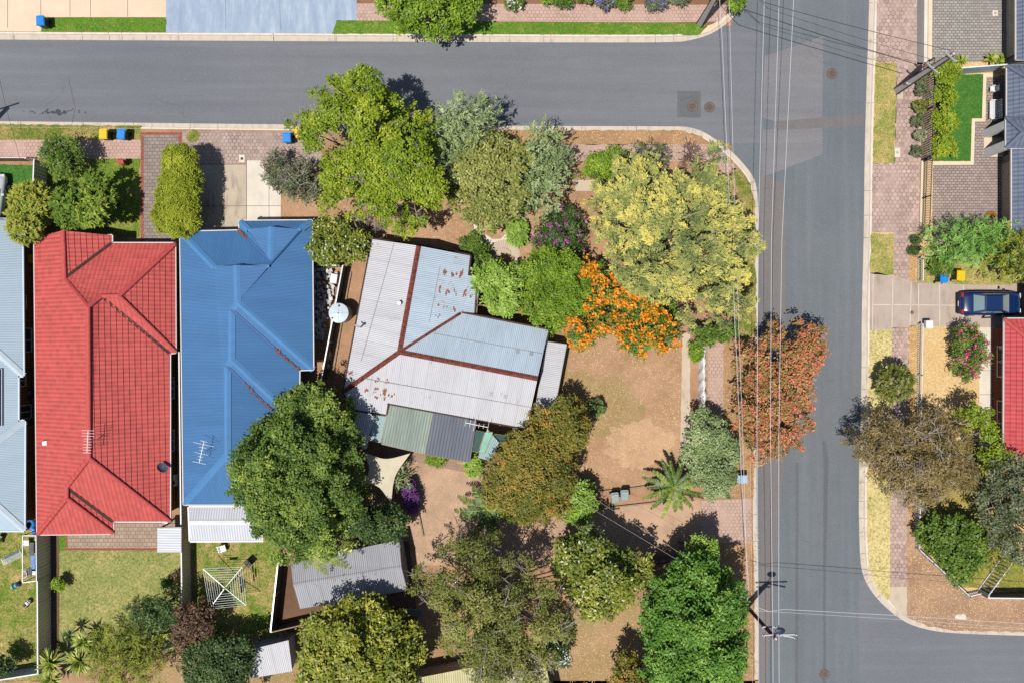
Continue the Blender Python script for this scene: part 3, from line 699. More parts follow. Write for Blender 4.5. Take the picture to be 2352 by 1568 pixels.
def kerb(edge, sgn, far, lab, gut=.36, kw=.17, z=.135):
    e = [(P(u, v).x, P(u, v).y) for u, v in smooth_line(edge)]
    a, b, c = offset_poly(e, sgn * gut, False), offset_poly(e, sgn * (gut + .05), False), offset_poly(e, sgn * (gut + kw), False)
    gm, km = MB(), MB(); L = 0
    def quad(m, p, q, i, z0, z1, z2=None):
        f = [(p[i][0], p[i][1], z0), (p[i + 1][0], p[i + 1][1], z0), (q[i + 1][0], q[i + 1][1], z1), (q[i][0], q[i][1], z1)]
        v = [Vector(x) for x in f]
        if (v[1] - v[0]).cross(v[2] - v[0]).z < 0: f = f[::-1]
        m.face(f)
    for i in range(len(e) - 1):
        quad(gm, e, a, i, .012, .006); quad(km, a, b, i, .006, z - .01); quad(km, b, c, i, z - .01, z)
    tag(gm.build('gutter', M['kerbdirt']), lab[0], 'gutter', None, 'structure'); tag(km.build('kerb', M['kerb']), lab[1], 'kerb', None, 'structure')
    jm = MB()
    for i in range(len(e) - 1):
        d = Vector((e[i + 1][0] - e[i][0], e[i + 1][1] - e[i][1], 0)); n = int(d.length / 2.4); dn = d.normalized(); nn = Vector((-dn.y, dn.x, 0)) * sgn
        for k in range(n + (rr.random() < d.length / 2.4 - n)):
            p = Vector((e[i][0], e[i][1], 0)) + d * ((k + rr.uniform(.2, .8)) / max(1, n)) if n else Vector((e[i][0], e[i][1], 0)) + d * .5
            for x0, x1, zz in ((0, gut - .01, .015), (gut + .06, gut + kw, z + .003)):
                q = [p + nn * x0 - dn * .012, p + nn * x1 - dn * .012, p + nn * x1 + dn * .012, p + nn * x0 + dn * .012]
                if (q[1] - q[0]).cross(q[2] - q[0]).z < 0: q = q[::-1]
                jm.face([(t.x, t.y, zz) for t in q])
    tag(jm.build('kerb_joint', M['dark']), lab[2], 'kerb', None, 'structure')
    fx = [(P(*q).x, P(*q).y) for q in far]; m = MB(); prism(m, c + fx, -.05, .13); return m
tag(kerb(EA, 1, [(1714, -600), (-600, -600), (-600, 90)], ('concrete gutter along the top edge of the side street', 'pale concrete kerb in front of the upper properties', 'narrow joints across the kerb of the upper properties')).build('land', M['mulch']), 'raised bark mulch bed of the block above the side street', 'ground', None, 'structure')
tag(kerb(EB, -1, [(1741, 2200), (-600, 2200), (-600, 279)], ('concrete gutter round the corner block with the old tin house', 'pale concrete kerb round the corner block with the old tin house', 'narrow joints across the kerb of the corner block'), .3).build('land', M['yard']), 'raised earth of the large corner block with the coloured roofs', 'ground', None, 'structure')
tag(kerb(EC, 1, [(2620, 1463), (2900, 1463), (2900, -600), (2001, -600)], ('concrete gutter along the eastern side of the avenue', 'pale concrete kerb along the eastern side of the avenue', 'narrow joints across the eastern kerb of the avenue')).build('land', M['straw']), 'raised dry straw ground of the eastern block beside the avenue', 'ground', None, 'structure')
Z1, Z2, Z3, Z4 = .134, .138, .142, .146
def joints(name, lines, z, label, w=.03, mat='dark'):
    m = MB()
    for a, b in lines:
        p, q = P(*a), P(*b); d = (q - p).normalized(); s = Vector((-d.y, d.x, 0)) * w / 2; m.face([(t.x, t.y, z) for t in (p - s, q - s, q + s, p + s)])
    return tag(m.build(name, M[mat]), label, 'joint', None, 'structure')
# block above the street
sheet('footpath', [(-260, -260), (383, -260), (383, 42), (97, 42), (97, 75), (-260, 73)], Z1, M['cream'], 'cream concrete footpath and crossing at top left', 'footpath')
joints('footpath_joint', [((20, -40), (20, 66)), ((96, -40), (96, 42)), ((163, -40), (163, 41)), ((210, -40), (210, 41)), ((295, -40), (295, 41)), ((0, -3), (383, 2))], Z2, 'narrow joints across the cream footpath at top left')
sheet('verge_grass', [(100, 42), (383, 44), (383, 76), (97, 75)], Z2, M['verge'], 'green grass strip between cream footpath and kerb', 'grass', wob=.05)
sheet('driveway', [(383, -260), (818, -260), (820, 49), (774, 50), (764, 80), (383, 77)], Z2, M['bluedrive'], 'wide streaky blue grey concrete driveway at the top', 'driveway')
joints('driveway_joint', [((519, -40), (520, 70)), ((643, -40), (645, 70))], Z3, 'two narrow joints across the blue grey driveway', .02)
sheet('footpath', [(820, 10), (1700, 14), (1690, 20), (1650, 52), (1500, 54), (820, 50)], Z1, M['hexpink'], 'pink hexagon paved footpath between mulch and grass strip', 'footpath')
sheet('verge_grass', [(774, 50), (1130, 53), (1610, 56), (1622, 62), (1605, 82), (764, 80)], Z2, M['verge'], 'long mown grass strip below the pink footpath at top', 'grass', wob=.05)
sheet('corner_slab', [(1622, 62), (1650, 52), (1700, 5), (1700, -80), (1712, -80), (1702, 6), (1680, 36), (1655, 58), (1630, 74), (1606, 82)], Z2, M['cream'], 'cream concrete corner slab behind the rounded kerb at top', 'footpath')
# centre block, along the street
sheet('verge_grass', [(-260, 284), (325, 291), (325, 322), (-260, 324)], Z1, M['vergeweed'], 'weedy dry grass strip above the red roofed house', 'grass', wob=.05)
sheet('footpath', [(-260, 323), (325, 323), (325, 366), (-260, 366)], Z2, M['hexpink'], 'pink hexagon footpath in front of the red roofed house', 'footpath')
sheet('driveway', [(332, 311), (414, 311), (416, 560), (332, 560)], Z1, M['brickdrive'], 'brown block paved driveway between lawn and columnar hedge', 'driveway')
sheet('driveway_border', [(325, 305), (420, 305), (420, 312), (332, 312), (332, 560), (325, 560)], Z2, M['redbrick'], 'red brick edging round the brown paved driveway', 'border')
sheet('driveway_border', [(411, 312), (420, 312), (420, 345), (411, 345)], Z2, M['redbrick'], 'short red brick edging beside the columnar hedge', 'border')
sheet('footpath', [(420, 303), (700, 305), (760, 380), (680, 385), (648, 374), (470, 379), (420, 379)], Z1, M['hexgrey'], 'grey hexagon paved footpath above the stained driveway', 'footpath')
sheet('grass_patch', ell_poly(444, 313, 15, 15), Z2, M['vergeweed'], 'small square tuft of weedy grass in the footpath', 'grass', wob=.05)
sheet('driveway', [(450, 379), (567, 379), (567, 530), (450, 530)], Z2, M['stained'], 'weathered stained concrete driveway in front of the blue roof', 'driveway')
sheet('driveway', [(568, 370), (600, 370), (646, 440), (646, 506), (568, 506)], Z2, M['white'], 'clean pale concrete slab beside the stained driveway', 'driveway')
joints('driveway_joint', [((516, 379), (516, 528)), ((567, 370), (567, 528)), ((455, 474), (646, 474)), ((619, 400), (619, 506)), ((430, 379), (567, 379))], Z3, 'narrow joints between the slabs of the stained driveway')
sheet('front_lawn', [(112, 366), (323, 366), (323, 545), (80, 545), (80, 420)], Z1, M['frontlawn'], 'green front lawn of the red roofed house', 'lawn', wob=.06)
sheet('front_lawn', [(-260, 380), (78, 380), (78, 520), (-260, 520)], Z1, M['lush'], 'bright green front lawn left of the rail fence', 'lawn', wob=.05)
sheet('garden_bed', [(648, 376), (760, 380), (1010, 300), (1320, 312), (1320, 560), (1090, 610), (860, 560), (720, 520), (648, 505)], Z1, M['dirt'], 'brown leaf strewn garden earth beneath the front trees', 'garden', wob=.1)
sheet('verge_dirt', [(1010, 301), (1560, 301), (1610, 315), (1625, 333), (1010, 333)], Z2, M['leafdirt'], 'brown mulched verge along the lower kerb of the street', 'verge', wob=.06)
sheet('footpath', [(1150, 333), (1640, 333), (1668, 360), (1690, 390), (1660, 400), (1640, 372), (1150, 372)], Z2, M['hexold'], 'worn hexagon footpath behind the mulched verge', 'footpath')
sheet('verge_grass', [(1680, 388), (1700, 392), (1722, 425), (1732, 470), (1735, 760), (1700, 790), (1700, 470)], Z2, M['vergeweed'], 'green and straw verge inside the rounded corner kerb', 'grass', wob=.08)
sheet('path_slab', [(1316, 415), (1385, 415), (1385, 440), (1322, 440)], Z2, M['oldpath'], 'old concrete path slab under the golden conifer', 'path')
# old house yard
sheet('dirt_yard', [(1240, 780), (1562, 760), (1565, 1100), (1370, 1130), (1230, 1010)], Z1, M['dirt'], 'large bare leaf littered yard right of the old tin house', 'yard', wob=.12)
sheet('dirt_yard', [(930, 1050), (1130, 1070), (1240, 1200), (1060, 1290), (960, 1300), (940, 1180)], Z1, M['drive'], 'bare scraped dirt turning area below the old tin house', 'yard', wob=.12)
sheet('driveway', [(1080, 1190), (1374, 1168), (1515, 1150), (1609, 1148), (1609, 1245), (1480, 1270), (1250, 1300), (1060, 1300)], Z2, M['drive'], 'unsealed dirt driveway leading in from the avenue', 'driveway', wob=.1)
sheet('driveway', [(1609, 1148), (1726, 1142), (1728, 1245), (1609, 1245)], Z3, M['hexold'], 'faded paved driveway crossing beside the avenue', 'driveway')
sheet('path', [(1566, 765), (1584, 765), (1582, 1070), (1560, 1070)], Z2, M['oldpath'], 'long narrow concrete path along the bare yard', 'path', wob=.03)
sheet('footpath', [(1624, 785), (1660, 785), (1660, 1140), (1622, 1140)], Z2, M['hexold'], 'worn pinkish footpath beside the white covered fence', 'footpath')
sheet('verge', [(1660, 760), (1733, 760), (1729, 1142), (1660, 1142)], Z1, M['leafdirt'], 'leaf strewn earth verge beneath the red flowering tree', 'verge', wob=.05)
sheet('verge', [(1660, 1245), (1729, 1245), (1735, 1840), (1660, 1840)], Z1, M['leafdirt'], 'narrow leafy verge beside the lower avenue kerb', 'verge', wob=.05)
sheet('garden_path', [(880, 1018), (985, 1048), (1120, 1078), (1120, 1094), (945, 1058), (870, 1040)], Z3, M['earthpath'], 'dusty concrete path behind the green lean-to', 'path')
sheet('dirt_yard', [(1270, 1400), (1500, 1370), (1480, 1600), (1270, 1600)], Z1, M['weedydirt'], 'patchy dry weedy ground between the bottom trees', 'yard', wob=.12)
sheet('shed_ground', [(640, 1300), (940, 1240), (960, 1420), (900, 1440), (630, 1450)], Z1, M['shadebed'], 'dark bare soil around the grey garage', 'yard', wob=.06)
# back yards
sheet('back_lawn', [(130, 1262), (420, 1262), (420, 1490), (130, 1500)], Z1, M['lawn'], 'mown olive lawn behind the red roofed house', 'lawn', wob=.05)
sheet('side_grass', [(130, 1226), (155, 1226), (155, 1262), (130, 1262)], Z2, M['verge'], 'small green grass corner beside the patio', 'grass', wob=.03)
sheet('patio', [(158, 1190), (416, 1190), (416, 1256), (158, 1256)], Z2, M['brickpatio'], 'brown paved patio behind the red roofed house', 'patio')
sheet('patio_border', [(153, 1226), (158, 1226), (158, 1256), (416, 1256), (416, 1262), (153, 1262)], Z3, M['redbrick'], 'red brick edging along the brown patio', 'border')
sheet('fence_strip', [(117, 1226), (138, 1226), (138, 1500), (117, 1500)], Z3, M['soil'], 'dark brown strip at the foot of the tan fence', 'garden', wob=.03)  # narrow dark brown band laid along the base of the fence
sheet('back_lawn', [(445, 1235), (645, 1235), (640, 1460), (445, 1470)], Z1, M['patchy'], 'patchy weedy lawn under the clothes hoist', 'lawn', wob=.06)
sheet('back_lawn', [(-260, 1215), (118, 1215), (118, 1560), (-260, 1560)], Z1, M['patchy'], 'patchy lawn strewn with toys at bottom left', 'lawn', wob=.06)
sheet('side_path', [(52, 520), (118, 520), (118, 1216), (52, 1216)], Z2, plain('brown_side_path', (150, 112, 70), .2, 2), 'narrow brown paved passage between the grey and red roofs', 'path')
sheet('rear_ground', [(-260, 1560), (1741, 1560), (1741, 2200), (-260, 2200)], Z1, M['weedydirt'], 'weedy ground of the yards along the bottom', 'yard')
sheet('rear_yard', [(425, 1490), (1000, 1460), (1000, 1600), (280, 1600)], Z2, M['weedydirt'], 'dry weedy yard around the small tin shed', 'yard', wob=.08)
sheet('side_soil', [(720, 610), (830, 610), (790, 920), (690, 920)], Z1, M['yard'], 'bare earth side yard beside the water tank', 'yard', wob=.05)
# east block
sheet('footpath', [(2012, -260), (2104, -260), (2103, 146), (2010, 146)], Z1, M['hexeast'], 'mauve hexagon paved footpath at top right', 'footpath')
sheet('side_strip', [(2104, -260), (2119, -260), (2117, 150), (2103, 150)], Z1, M['strip'], 'grey asphalt strip beside the low cream wall', 'footpath')
sheet('verge_grass', [(2008, 147), (2057, 147), (2052, 376), (2002, 377)], Z1, M['vergedry'], 'worn grass island beside the upper avenue footpath', 'grass', wob=.06)
sheet('footpath', [(2057, 146), (2120, 146), (2112, 376), (2052, 376)], Z1, M['hexeast'], 'mauve hexagon footpath past the topiary balls', 'footpath')
sheet('footpath', [(2002, 377), (2112, 377), (2109, 535), (1999, 535)], Z1, M['hexeast'], 'wide mauve hexagon crossing beside the picket fence', 'footpath')
sheet('verge_grass', [(1998, 538), (2050, 538), (2049, 632), (1995, 628)], Z2, M['vergedry'], 'small dry grass rectangle above the concrete driveway', 'grass', wob=.06)
sheet('footpath', [(2050, 535), (2088, 535), (2088, 646), (2049, 634)], Z1, M['hexeast'], 'short mauve footpath above the concrete driveway', 'footpath')
sheet('straw_bed', [(2088, 560), (2106, 560), (2106, 650), (2086, 645)], Z2, M['strawdark'], 'brown straw strip beside the small white railing', 'verge', wob=.04)
sheet('front_garden', [(2106, 595), (2300, 595), (2360, 600), (2360, 660), (2106, 652)], Z1, M['vergedry'], 'patchy dry grass around the eastern recycling bins', 'grass', wob=.05)
sheet('driveway', [(1995, 628), (2012, 626), (2105, 650), (2240, 655), (2500, 655), (2500, 760), (2290, 752), (2104, 748), (1995, 760)], Z2, M['grey'], 'stained grey concrete driveway under the blue car', 'driveway')
joints('driveway_joint', [((2003, 630), (2001, 758)), ((2048, 638), (2046, 753)), ((2090, 648), (2087, 749)), ((2107, 652), (2107, 748)), ((2155, 655), (2155, 750)), ((2210, 655), (2208, 752)), ((2003, 700), (2330, 703))], Z3, 'pale joints between slabs of the grey driveway', .04, 'kerb')
sheet('verge_grass', [(1995, 757), (2046, 753), (2044, 935), (1990, 940)], Z1, M['strawverge'], 'dry grass verge below the concrete driveway', 'grass', wob=.06)
sheet('footpath', [(2046, 753), (2086, 751), (2082, 950), (2043, 950)], Z2, M['hexeast'], 'mauve footpath beside the round clipped bush', 'footpath')
sheet('straw_bed', [(2086, 749), (2106, 748), (2104, 1000), (2082, 1000)], Z2, M['strawdark'], 'brown straw strip beside the long white railing', 'verge', wob=.04)
sheet('front_yard', [(2106, 752), (2246, 752), (2244, 1000), (2104, 1000)], Z1, M['straw'], 'pale dead grass front yard beside the oleander', 'yard', wob=.04)
sheet('house_path', [(2246, 752), (2283, 752), (2280, 1030), (2246, 1030)], Z2, M['white'], 'pale concrete path beside the eastern red house', 'path')
joints('path_joint', [((2246, 790), (2282, 790)), ((2246, 850), (2282, 850)), ((2246, 905), (2282, 905)), ((2246, 962), (2282, 962))], Z3, 'joints across the pale path beside the eastern red house', .025)
sheet('verge_grass', [(1990, 1088), (2040, 1088), (2042, 1340), (2038, 1378), (2012, 1352), (1992, 1310)], Z1, M['strawverge'], 'mown straw coloured verge at the lower avenue corner', 'grass', wob=.05)
sheet('footpath', [(2042, 950), (2080, 950), (2080, 1345), (2042, 1345)], Z2, M['hexeast'], 'mauve footpath leading to the lower street corner', 'footpath')
sheet('path_slab', [(2042, 1345), (2080, 1345), (2080, 1418), (2060, 1400), (2040, 1378)], Z2, M['oldpath'], 'plain concrete slabs at the end of the lower footpath', 'path')
sheet('corner_dirt', [(2080, 1000), (2110, 1000), (2112, 1250), (2200, 1352), (2351, 1375), (2600, 1378), (2600, 1454), (2190, 1446), (2130, 1436), (2080, 1414)], Z1, M['corner'], 'brown leaf strewn dirt corner outside the white railing', 'verge', wob=.05)
sheet('side_yard', [(2110, 1010), (2300, 1010), (2300, 1100), (2360, 1360), (2200, 1345), (2112, 1245)], Z1, M['weedyard'], 'dry weedy yard inside the white railing', 'yard', wob=.06)
sheet('driveway', [(2140, -260), (2308, -260), (2306, 142), (2136, 148)], Z2, M['brickgrey'], 'grey block paved forecourt at top right', 'driveway')
sheet('driveway', [(2140, 380), (2299, 362), (2297, 560), (2138, 560)], Z2, M['brickpink'], 'pinkish block paved forecourt inside the picket fence', 'driveway')
sheet('porch_paving', [(2232, 176), (2330, 176), (2330, 380), (2232, 380)], Z1, M['brickpink'], 'paved porch strip along the dark roofed house', 'patio')
sheet('front_lawn', [(2150, 173), (2255, 173), (2252, 274), (2229, 274), (2226, 372), (2150, 372)], Z3, M['lush'], 'bright green clipped lawn inside the picket fence', 'lawn', wob=.03)
sheet('lawn_border', [(2255, 171), (2290, 171), (2290, 179), (2262, 179), (2260, 281), (2236, 281), (2233, 380), (2140, 381), (2140, 372), (2226, 372), (2229, 274), (2252, 274)], Z4, M['creamborder'], 'cream paver border round the bright green lawn', 'border')
sheet('garden_bed', [(2118, 148), (2150, 150), (2150, 372), (2112, 372)], Z1, M['shadebed'], 'dark garden bed behind the picket fence', 'garden')
sheet('porch_slab', [(2256, 318), (2300, 318), (2300, 362), (2256, 362)], .16, M['cream'], 'cream paved porch slab between the white piers', 'patio')
def flatbox(name, pts, z0, z1, mat, label, cat):
    m = MB(); prism(m, [(P(*q).x, P(*q).y) for q in pts], z0, z1); return tag(m.build(name, mat), label, cat)
flatbox('low_wall', [(2119, -260), (2127, -260), (2124, 147), (2116, 147)], .1, .34, M['white'], 'low pale wall beside the grey forecourt at top', 'wall')
flatbox('low_wall', [(2130, -260), (2139, -260), (2136, 142), (2127, 142)], .1, .22, M['creamborder'], 'low cream block edging beside the grey forecourt', 'wall')
flatbox('fence_plinth', [(2111, 372), (2116, 372), (2112, 534), (2107, 534)], .1, .3, M['creamborder'], 'cream plinth in front of the lower picket fence', 'wall')
for (u, v, r, lab) in ((1910, 170, .4, 'rusty round manhole cover in the avenue lane'), (1590, 245, .4, 'round manhole cover in the dark square repair'), (1629, 247, .4, 'round manhole cover just outside the dark square repair'), (1893, 1547, .38, 'dark round manhole cover at the bottom of the avenue'), (1293, 17, .1, 'tiny rusty cover on the blue grey driveway'), (2092, 718, .14, 'small rusty cover in the grey driveway')):
    c = P(u, v); zz = .14 if r < .2 else .002; t = thing('manhole_cover', lab, 'manhole', (c.x, c.y, zz))
    if not 'rustlid' in M: M['rustlid'] = plain('rusty_iron', (140, 108, 98), .3, 9, .8); M['ironring'] = plain('iron_ring', (96, 88, 86), .2, 8)
    MB().cyl((c.x, c.y, zz), (c.x, c.y, zz + .012), r, r, 24).build('rim', M['ironring'], t); MB().cyl((c.x, c.y, zz + .004), (c.x, c.y, zz + .018), r * .84, r * .84, 24).build('lid', M['rustlid'], t)
    k = MB()
    for q in range(4 if r > .2 else 0): k.cyl((c.x, c.y, zz + .018), (c.x, c.y, zz + .0195 + .0006 * q), r * (.62 - q * .15), r * (.62 - q * .15), 20)
    if r > .2: k.build('ring_pattern', M['ironring'], t)
for (u, v, a, b, lab) in ((557, 366, .42, .56, 'white meter pit lid in the grey footpath'), (2078 + 204, 33, .4, .4, 'white square pit lid in the grey forecourt'), (2058, 352, .4, .7, 'pale pit lid in the footpath near the topiary'), (2064, 217, .45, .8, 'pale concrete pit lid at the foot of the leaning pole')):
    c = P(u, v); t = thing('pit_lid', lab, 'pit lid', (c.x, c.y, .14)); MB().box((c.x, c.y, .14), (a, b, .02)).build('lid', M['white'] if v > 300 or u > 2200 and v < 60 else M['oldpath'], t)
    MB().cyl((c.x, c.y, .16), (c.x, c.y, .164), .11, .11, 12).build('cap', M['dark'] if v > 360 else M['grey'], t)

sheet('stone_path', [(1083, 503), (1090, 535), (1112, 562), (1140, 573), (1165, 561), (1177, 532), (1178, 503), (1169, 503), (1166, 530), (1150, 549), (1130, 550), (1110, 537), (1100, 503)], Z3, M['white'], 'pale stone loop path under the broad olive tree', 'path', wob=.03)
sheet('stone_path', [(1122, 566), (1150, 562), (1176, 566), (1192, 588), (1199, 610), (1184, 612), (1180, 590), (1160, 580), (1138, 582), (1126, 604), (1118, 600)], Z4, M['oldpath'], 'worn stone apron below the pale stone loop', 'path', wob=.03)
sheet('garden_bed', [(1240, 860), (1330, 850), (1450, 880), (1480, 960), (1420, 1010), (1370, 1000), (1300, 900)], Z2 + .001, M['weedydirt'], 'thin dry weeds in the middle of the bare yard', 'yard', wob=.3)
sheet('dirt_yard', [(1400, 985), (1480, 960), (1545, 1000), (1530, 1060), (1440, 1075), (1390, 1040)], Z3 + .001, M['paledirt'], 'paler leaf strewn ground at the lower end of the bare yard', 'yard', wob=.3)

sheet('litter_paper', ell_poly(2204, 1415, 13, 7, 14, 5, .25), Z3, M['whitep'] if 'whitep' in M else M['white'], 'scrap of white paper litter on the brown dirt corner', 'litter', kind='thing', wob=.03)
# ---------------------------------------------------------------- buildings
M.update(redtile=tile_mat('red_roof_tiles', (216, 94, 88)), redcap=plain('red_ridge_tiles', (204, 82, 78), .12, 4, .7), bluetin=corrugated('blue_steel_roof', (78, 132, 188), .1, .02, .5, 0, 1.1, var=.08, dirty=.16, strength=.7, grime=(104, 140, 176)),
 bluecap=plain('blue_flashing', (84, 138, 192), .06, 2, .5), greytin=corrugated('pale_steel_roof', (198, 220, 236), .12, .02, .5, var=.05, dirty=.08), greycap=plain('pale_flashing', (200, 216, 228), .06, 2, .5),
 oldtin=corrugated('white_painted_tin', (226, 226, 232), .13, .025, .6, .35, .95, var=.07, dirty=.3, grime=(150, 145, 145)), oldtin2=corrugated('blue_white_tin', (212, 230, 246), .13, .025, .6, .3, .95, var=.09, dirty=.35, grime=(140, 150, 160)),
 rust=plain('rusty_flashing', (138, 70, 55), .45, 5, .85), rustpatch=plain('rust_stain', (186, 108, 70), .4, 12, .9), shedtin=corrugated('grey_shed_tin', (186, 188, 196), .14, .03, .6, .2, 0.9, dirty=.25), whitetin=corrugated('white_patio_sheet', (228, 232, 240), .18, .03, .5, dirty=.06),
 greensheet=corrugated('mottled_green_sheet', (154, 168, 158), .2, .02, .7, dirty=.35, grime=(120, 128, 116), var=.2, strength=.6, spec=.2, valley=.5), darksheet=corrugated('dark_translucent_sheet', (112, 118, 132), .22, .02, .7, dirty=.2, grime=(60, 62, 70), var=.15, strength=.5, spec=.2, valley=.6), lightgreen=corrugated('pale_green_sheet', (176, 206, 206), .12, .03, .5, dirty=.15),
 creamtin=corrugated('yellowed_tin', (226, 218, 164), .16, .03, .6, .5, .9, dirty=.4, grime=(150, 140, 105)), slate=tile_mat('slate_grey_tiles', (112, 122, 146), .3), slatecap=plain('slate_ridge_tiles', (104, 114, 136), .1, 4), pinktile=tile_mat('pink_red_tiles', (216, 84, 88)),
 brickbrown=brickpave('brown_wall_brick', (165, 120, 70), .24, .09, (120, 90, 60)), brickred=brickpave('red_wall_brick', (170, 90, 66), .24, .09, (130, 80, 66)), render=plain('white_render', (226, 226, 224), .08, 2), cream_wall=plain('cream_render', (214, 198, 172), .1, 2), greywall=plain('grey_render', (150, 148, 146), .1, 2),
 gutterw=plain('white_gutter', (214, 208, 206), .06, 4, .5), gutterb=plain('blue_gutter', (70, 110, 170), .06, 4, .5), gutterd=plain('dark_gutter', (78, 50, 44), .3, 6, .8), glass=plain('window_glass', (60, 74, 88), .1, 1, .12, .6), frame=plain('window_frame', (225, 222, 216), .05, 3, .5), navy=plain('navy_metal', (38, 48, 74), .15, 5, .5), steel=plain('galvanised_steel', (196, 200, 206), .1, 6, .4, .5, .3), black=plain('black_plastic', (40, 42, 46), .2, 5, .6), panelblack=plain('solar_glass', (36, 42, 72), .08, 1, .15, .6), fenceTan=corrugated('tan_fence_sheet', (255, 246, 210), .25, .03, .6, var=.04, dirty=.08, strength=.6), timber=plain('weathered_timber', (170, 146, 118), .25, 6, .9), white=M['white'], whitep=plain('white_paint', (238, 238, 240), .05, 3, .5), leaflit=plain('leaf_litter', (160, 104, 76), .5, 14, .95))
def plane_of(pts):
    p = [P(*q) for q in pts]; n = Vector((0, 0, 0))
    for i in range(len(p)):
        a, b = p[i], p[(i + 1) % len(p)]; n += Vector(((a.y - b.y) * (a.z + b.z), (a.z - b.z) * (a.x + b.x), (a.x - b.x) * (a.y + b.y)))
    n.normalize(); n = n if n.z > 0 else -n; return n, sum((q.dot(n) for q in p)) / len(p)
def on(pl, u, v, lift=.0):
    n, c = pl; d = P(u, v, 0); h = (c - n.dot(d)) / n.dot(Vector((0, 0, 1)) - d / HC); return P(u, v, h) + n * lift
def window(parent, c, w, h, ax, name='window', mat='glass'):
    """c bottom centre on the wall, ax = outward direction"""
    ax = Vector(ax).normalized(); s = Vector((-ax.y, ax.x, 0)); c = Vector(c); m = MB(); f = .07
    for a, b in ((c - s * w / 2, c - s * w / 2 + Vector((0, 0, h))), (c + s * w / 2, c + s * w / 2 + Vector((0, 0, h))), (c - s * (w / 2 + f / 2), c + s * (w / 2 + f / 2)), (c - s * (w / 2 + f / 2) + Vector((0, 0, h)), c + s * (w / 2 + f / 2) + Vector((0, 0, h))), (c, c + Vector((0, 0, h)))):
        m.bar(a + ax * .03, b + ax * .03, f, .09)
    o = m.build(name, M['frame'], parent); g = MB(); a, b = c - s * w / 2 + ax * .012, c + s * w / 2 + ax * .012; g.face([a, b, b + Vector((0, 0, h)), a + Vector((0, 0, h))]); g.build('pane', M[mat], o); return o

# red tiled house
E = 2.5; c = P(240, 880); H = thing('red_roof_house', 'long house with a bright red tiled hip roof beside the blue roof', 'house', (c.x, c.y, .1))
RP = [[(79, 548, E), (144, 530, 3.76), (148, 640, 3.8), (202, 705, 4.85), (204, 1051, 4.85), (153, 1117, 3.82), (153, 1143, 3.82), (86, 1226, E)],
 [(144, 530, 3.76), (257, 541, E), (257, 559, E), (148, 640, 3.8)], [(257, 559, E), (402, 559, E), (273, 680, 4.3), (233, 680, 4.3), (202, 705, 4.85), (148, 640, 3.8)], [(402, 559, E), (403, 809, E), (273, 680, 4.3)],
 [(233, 680, 4.3), (273, 680, 4.3), (403, 809, E), (390, 811, E)], [(202, 705, 4.85), (233, 680, 4.3), (390, 811, E), (390, 1196, E), (204, 1051, 4.85)], [(204, 1051, 4.85), (390, 1196, E), (260, 1196, E), (153, 1117, 3.82)], [(153, 1117, 3.82), (260, 1196, E), (260, 1224, E), (153, 1143, 3.82)], [(153, 1143, 3.82), (260, 1224, E), (86, 1226, E)]]
m = MB()
for f in RP: roof_face(m, f, .37, .045)
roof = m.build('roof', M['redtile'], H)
for a, b in (((144, 530, 3.8), (148, 640, 3.84)), ((202, 705, 4.9), (204, 1051, 4.9)), ((202, 705, 4.9), (233, 680, 4.35)), ((233, 680, 4.35), (273, 680, 4.35)), ((402, 560, E + .05), (273, 680, 4.35)), ((403, 808, E + .05), (273, 680, 4.35)), ((390, 1196, E + .05), (204, 1051, 4.9)), ((153, 1117, 3.87), (204, 1051, 4.9)), ((153, 1117, 3.87), (153, 1143, 3.87)), ((260, 1224, E + .05), (153, 1143, 3.87)), ((86, 1226, E + .05), (153, 1143, 3.87))): m = MB(); seam_caps(m, a, b); m.build('ridge_tile', M['redcap'], roof)
m = None
for a, b in (((202, 705, 4.85), (148, 640, 3.8)),): m = MB(); cap_line(m, a, b, .14, .05, .1); m.build('hip_flashing', M['redcap'], roof)
m = None
for a, b in (((257, 559, E), (152, 637, 3.78)), ((390, 811, E), (235, 682, 4.25)), ((260, 1197, E), (155, 1119, 3.8))): m = MB(); cap_line(m, a, b, .1, -.06, .05); m.build('valley_gutter', M['gutterd'], roof)
m = None
OUT = [(79, 548, E), (257, 541, E), (257, 559, E), (402, 559, E), (403, 809, E), (390, 811, E), (390, 1196, E), (260, 1196, E), (260, 1224, E), (86, 1226, E)]
m = MB(); walls(m, OUT); m.build('wall', M['brickbrown'], H); m = MB(); gutters(m, OUT, .07); m.build('gutter', M['gutterw'], H)
for v in (890, 1010): q = P(376, v, 1); window(H, (-24.74 + .0, q.y, .9), 1.5, 1.1, (1, 0, 0))
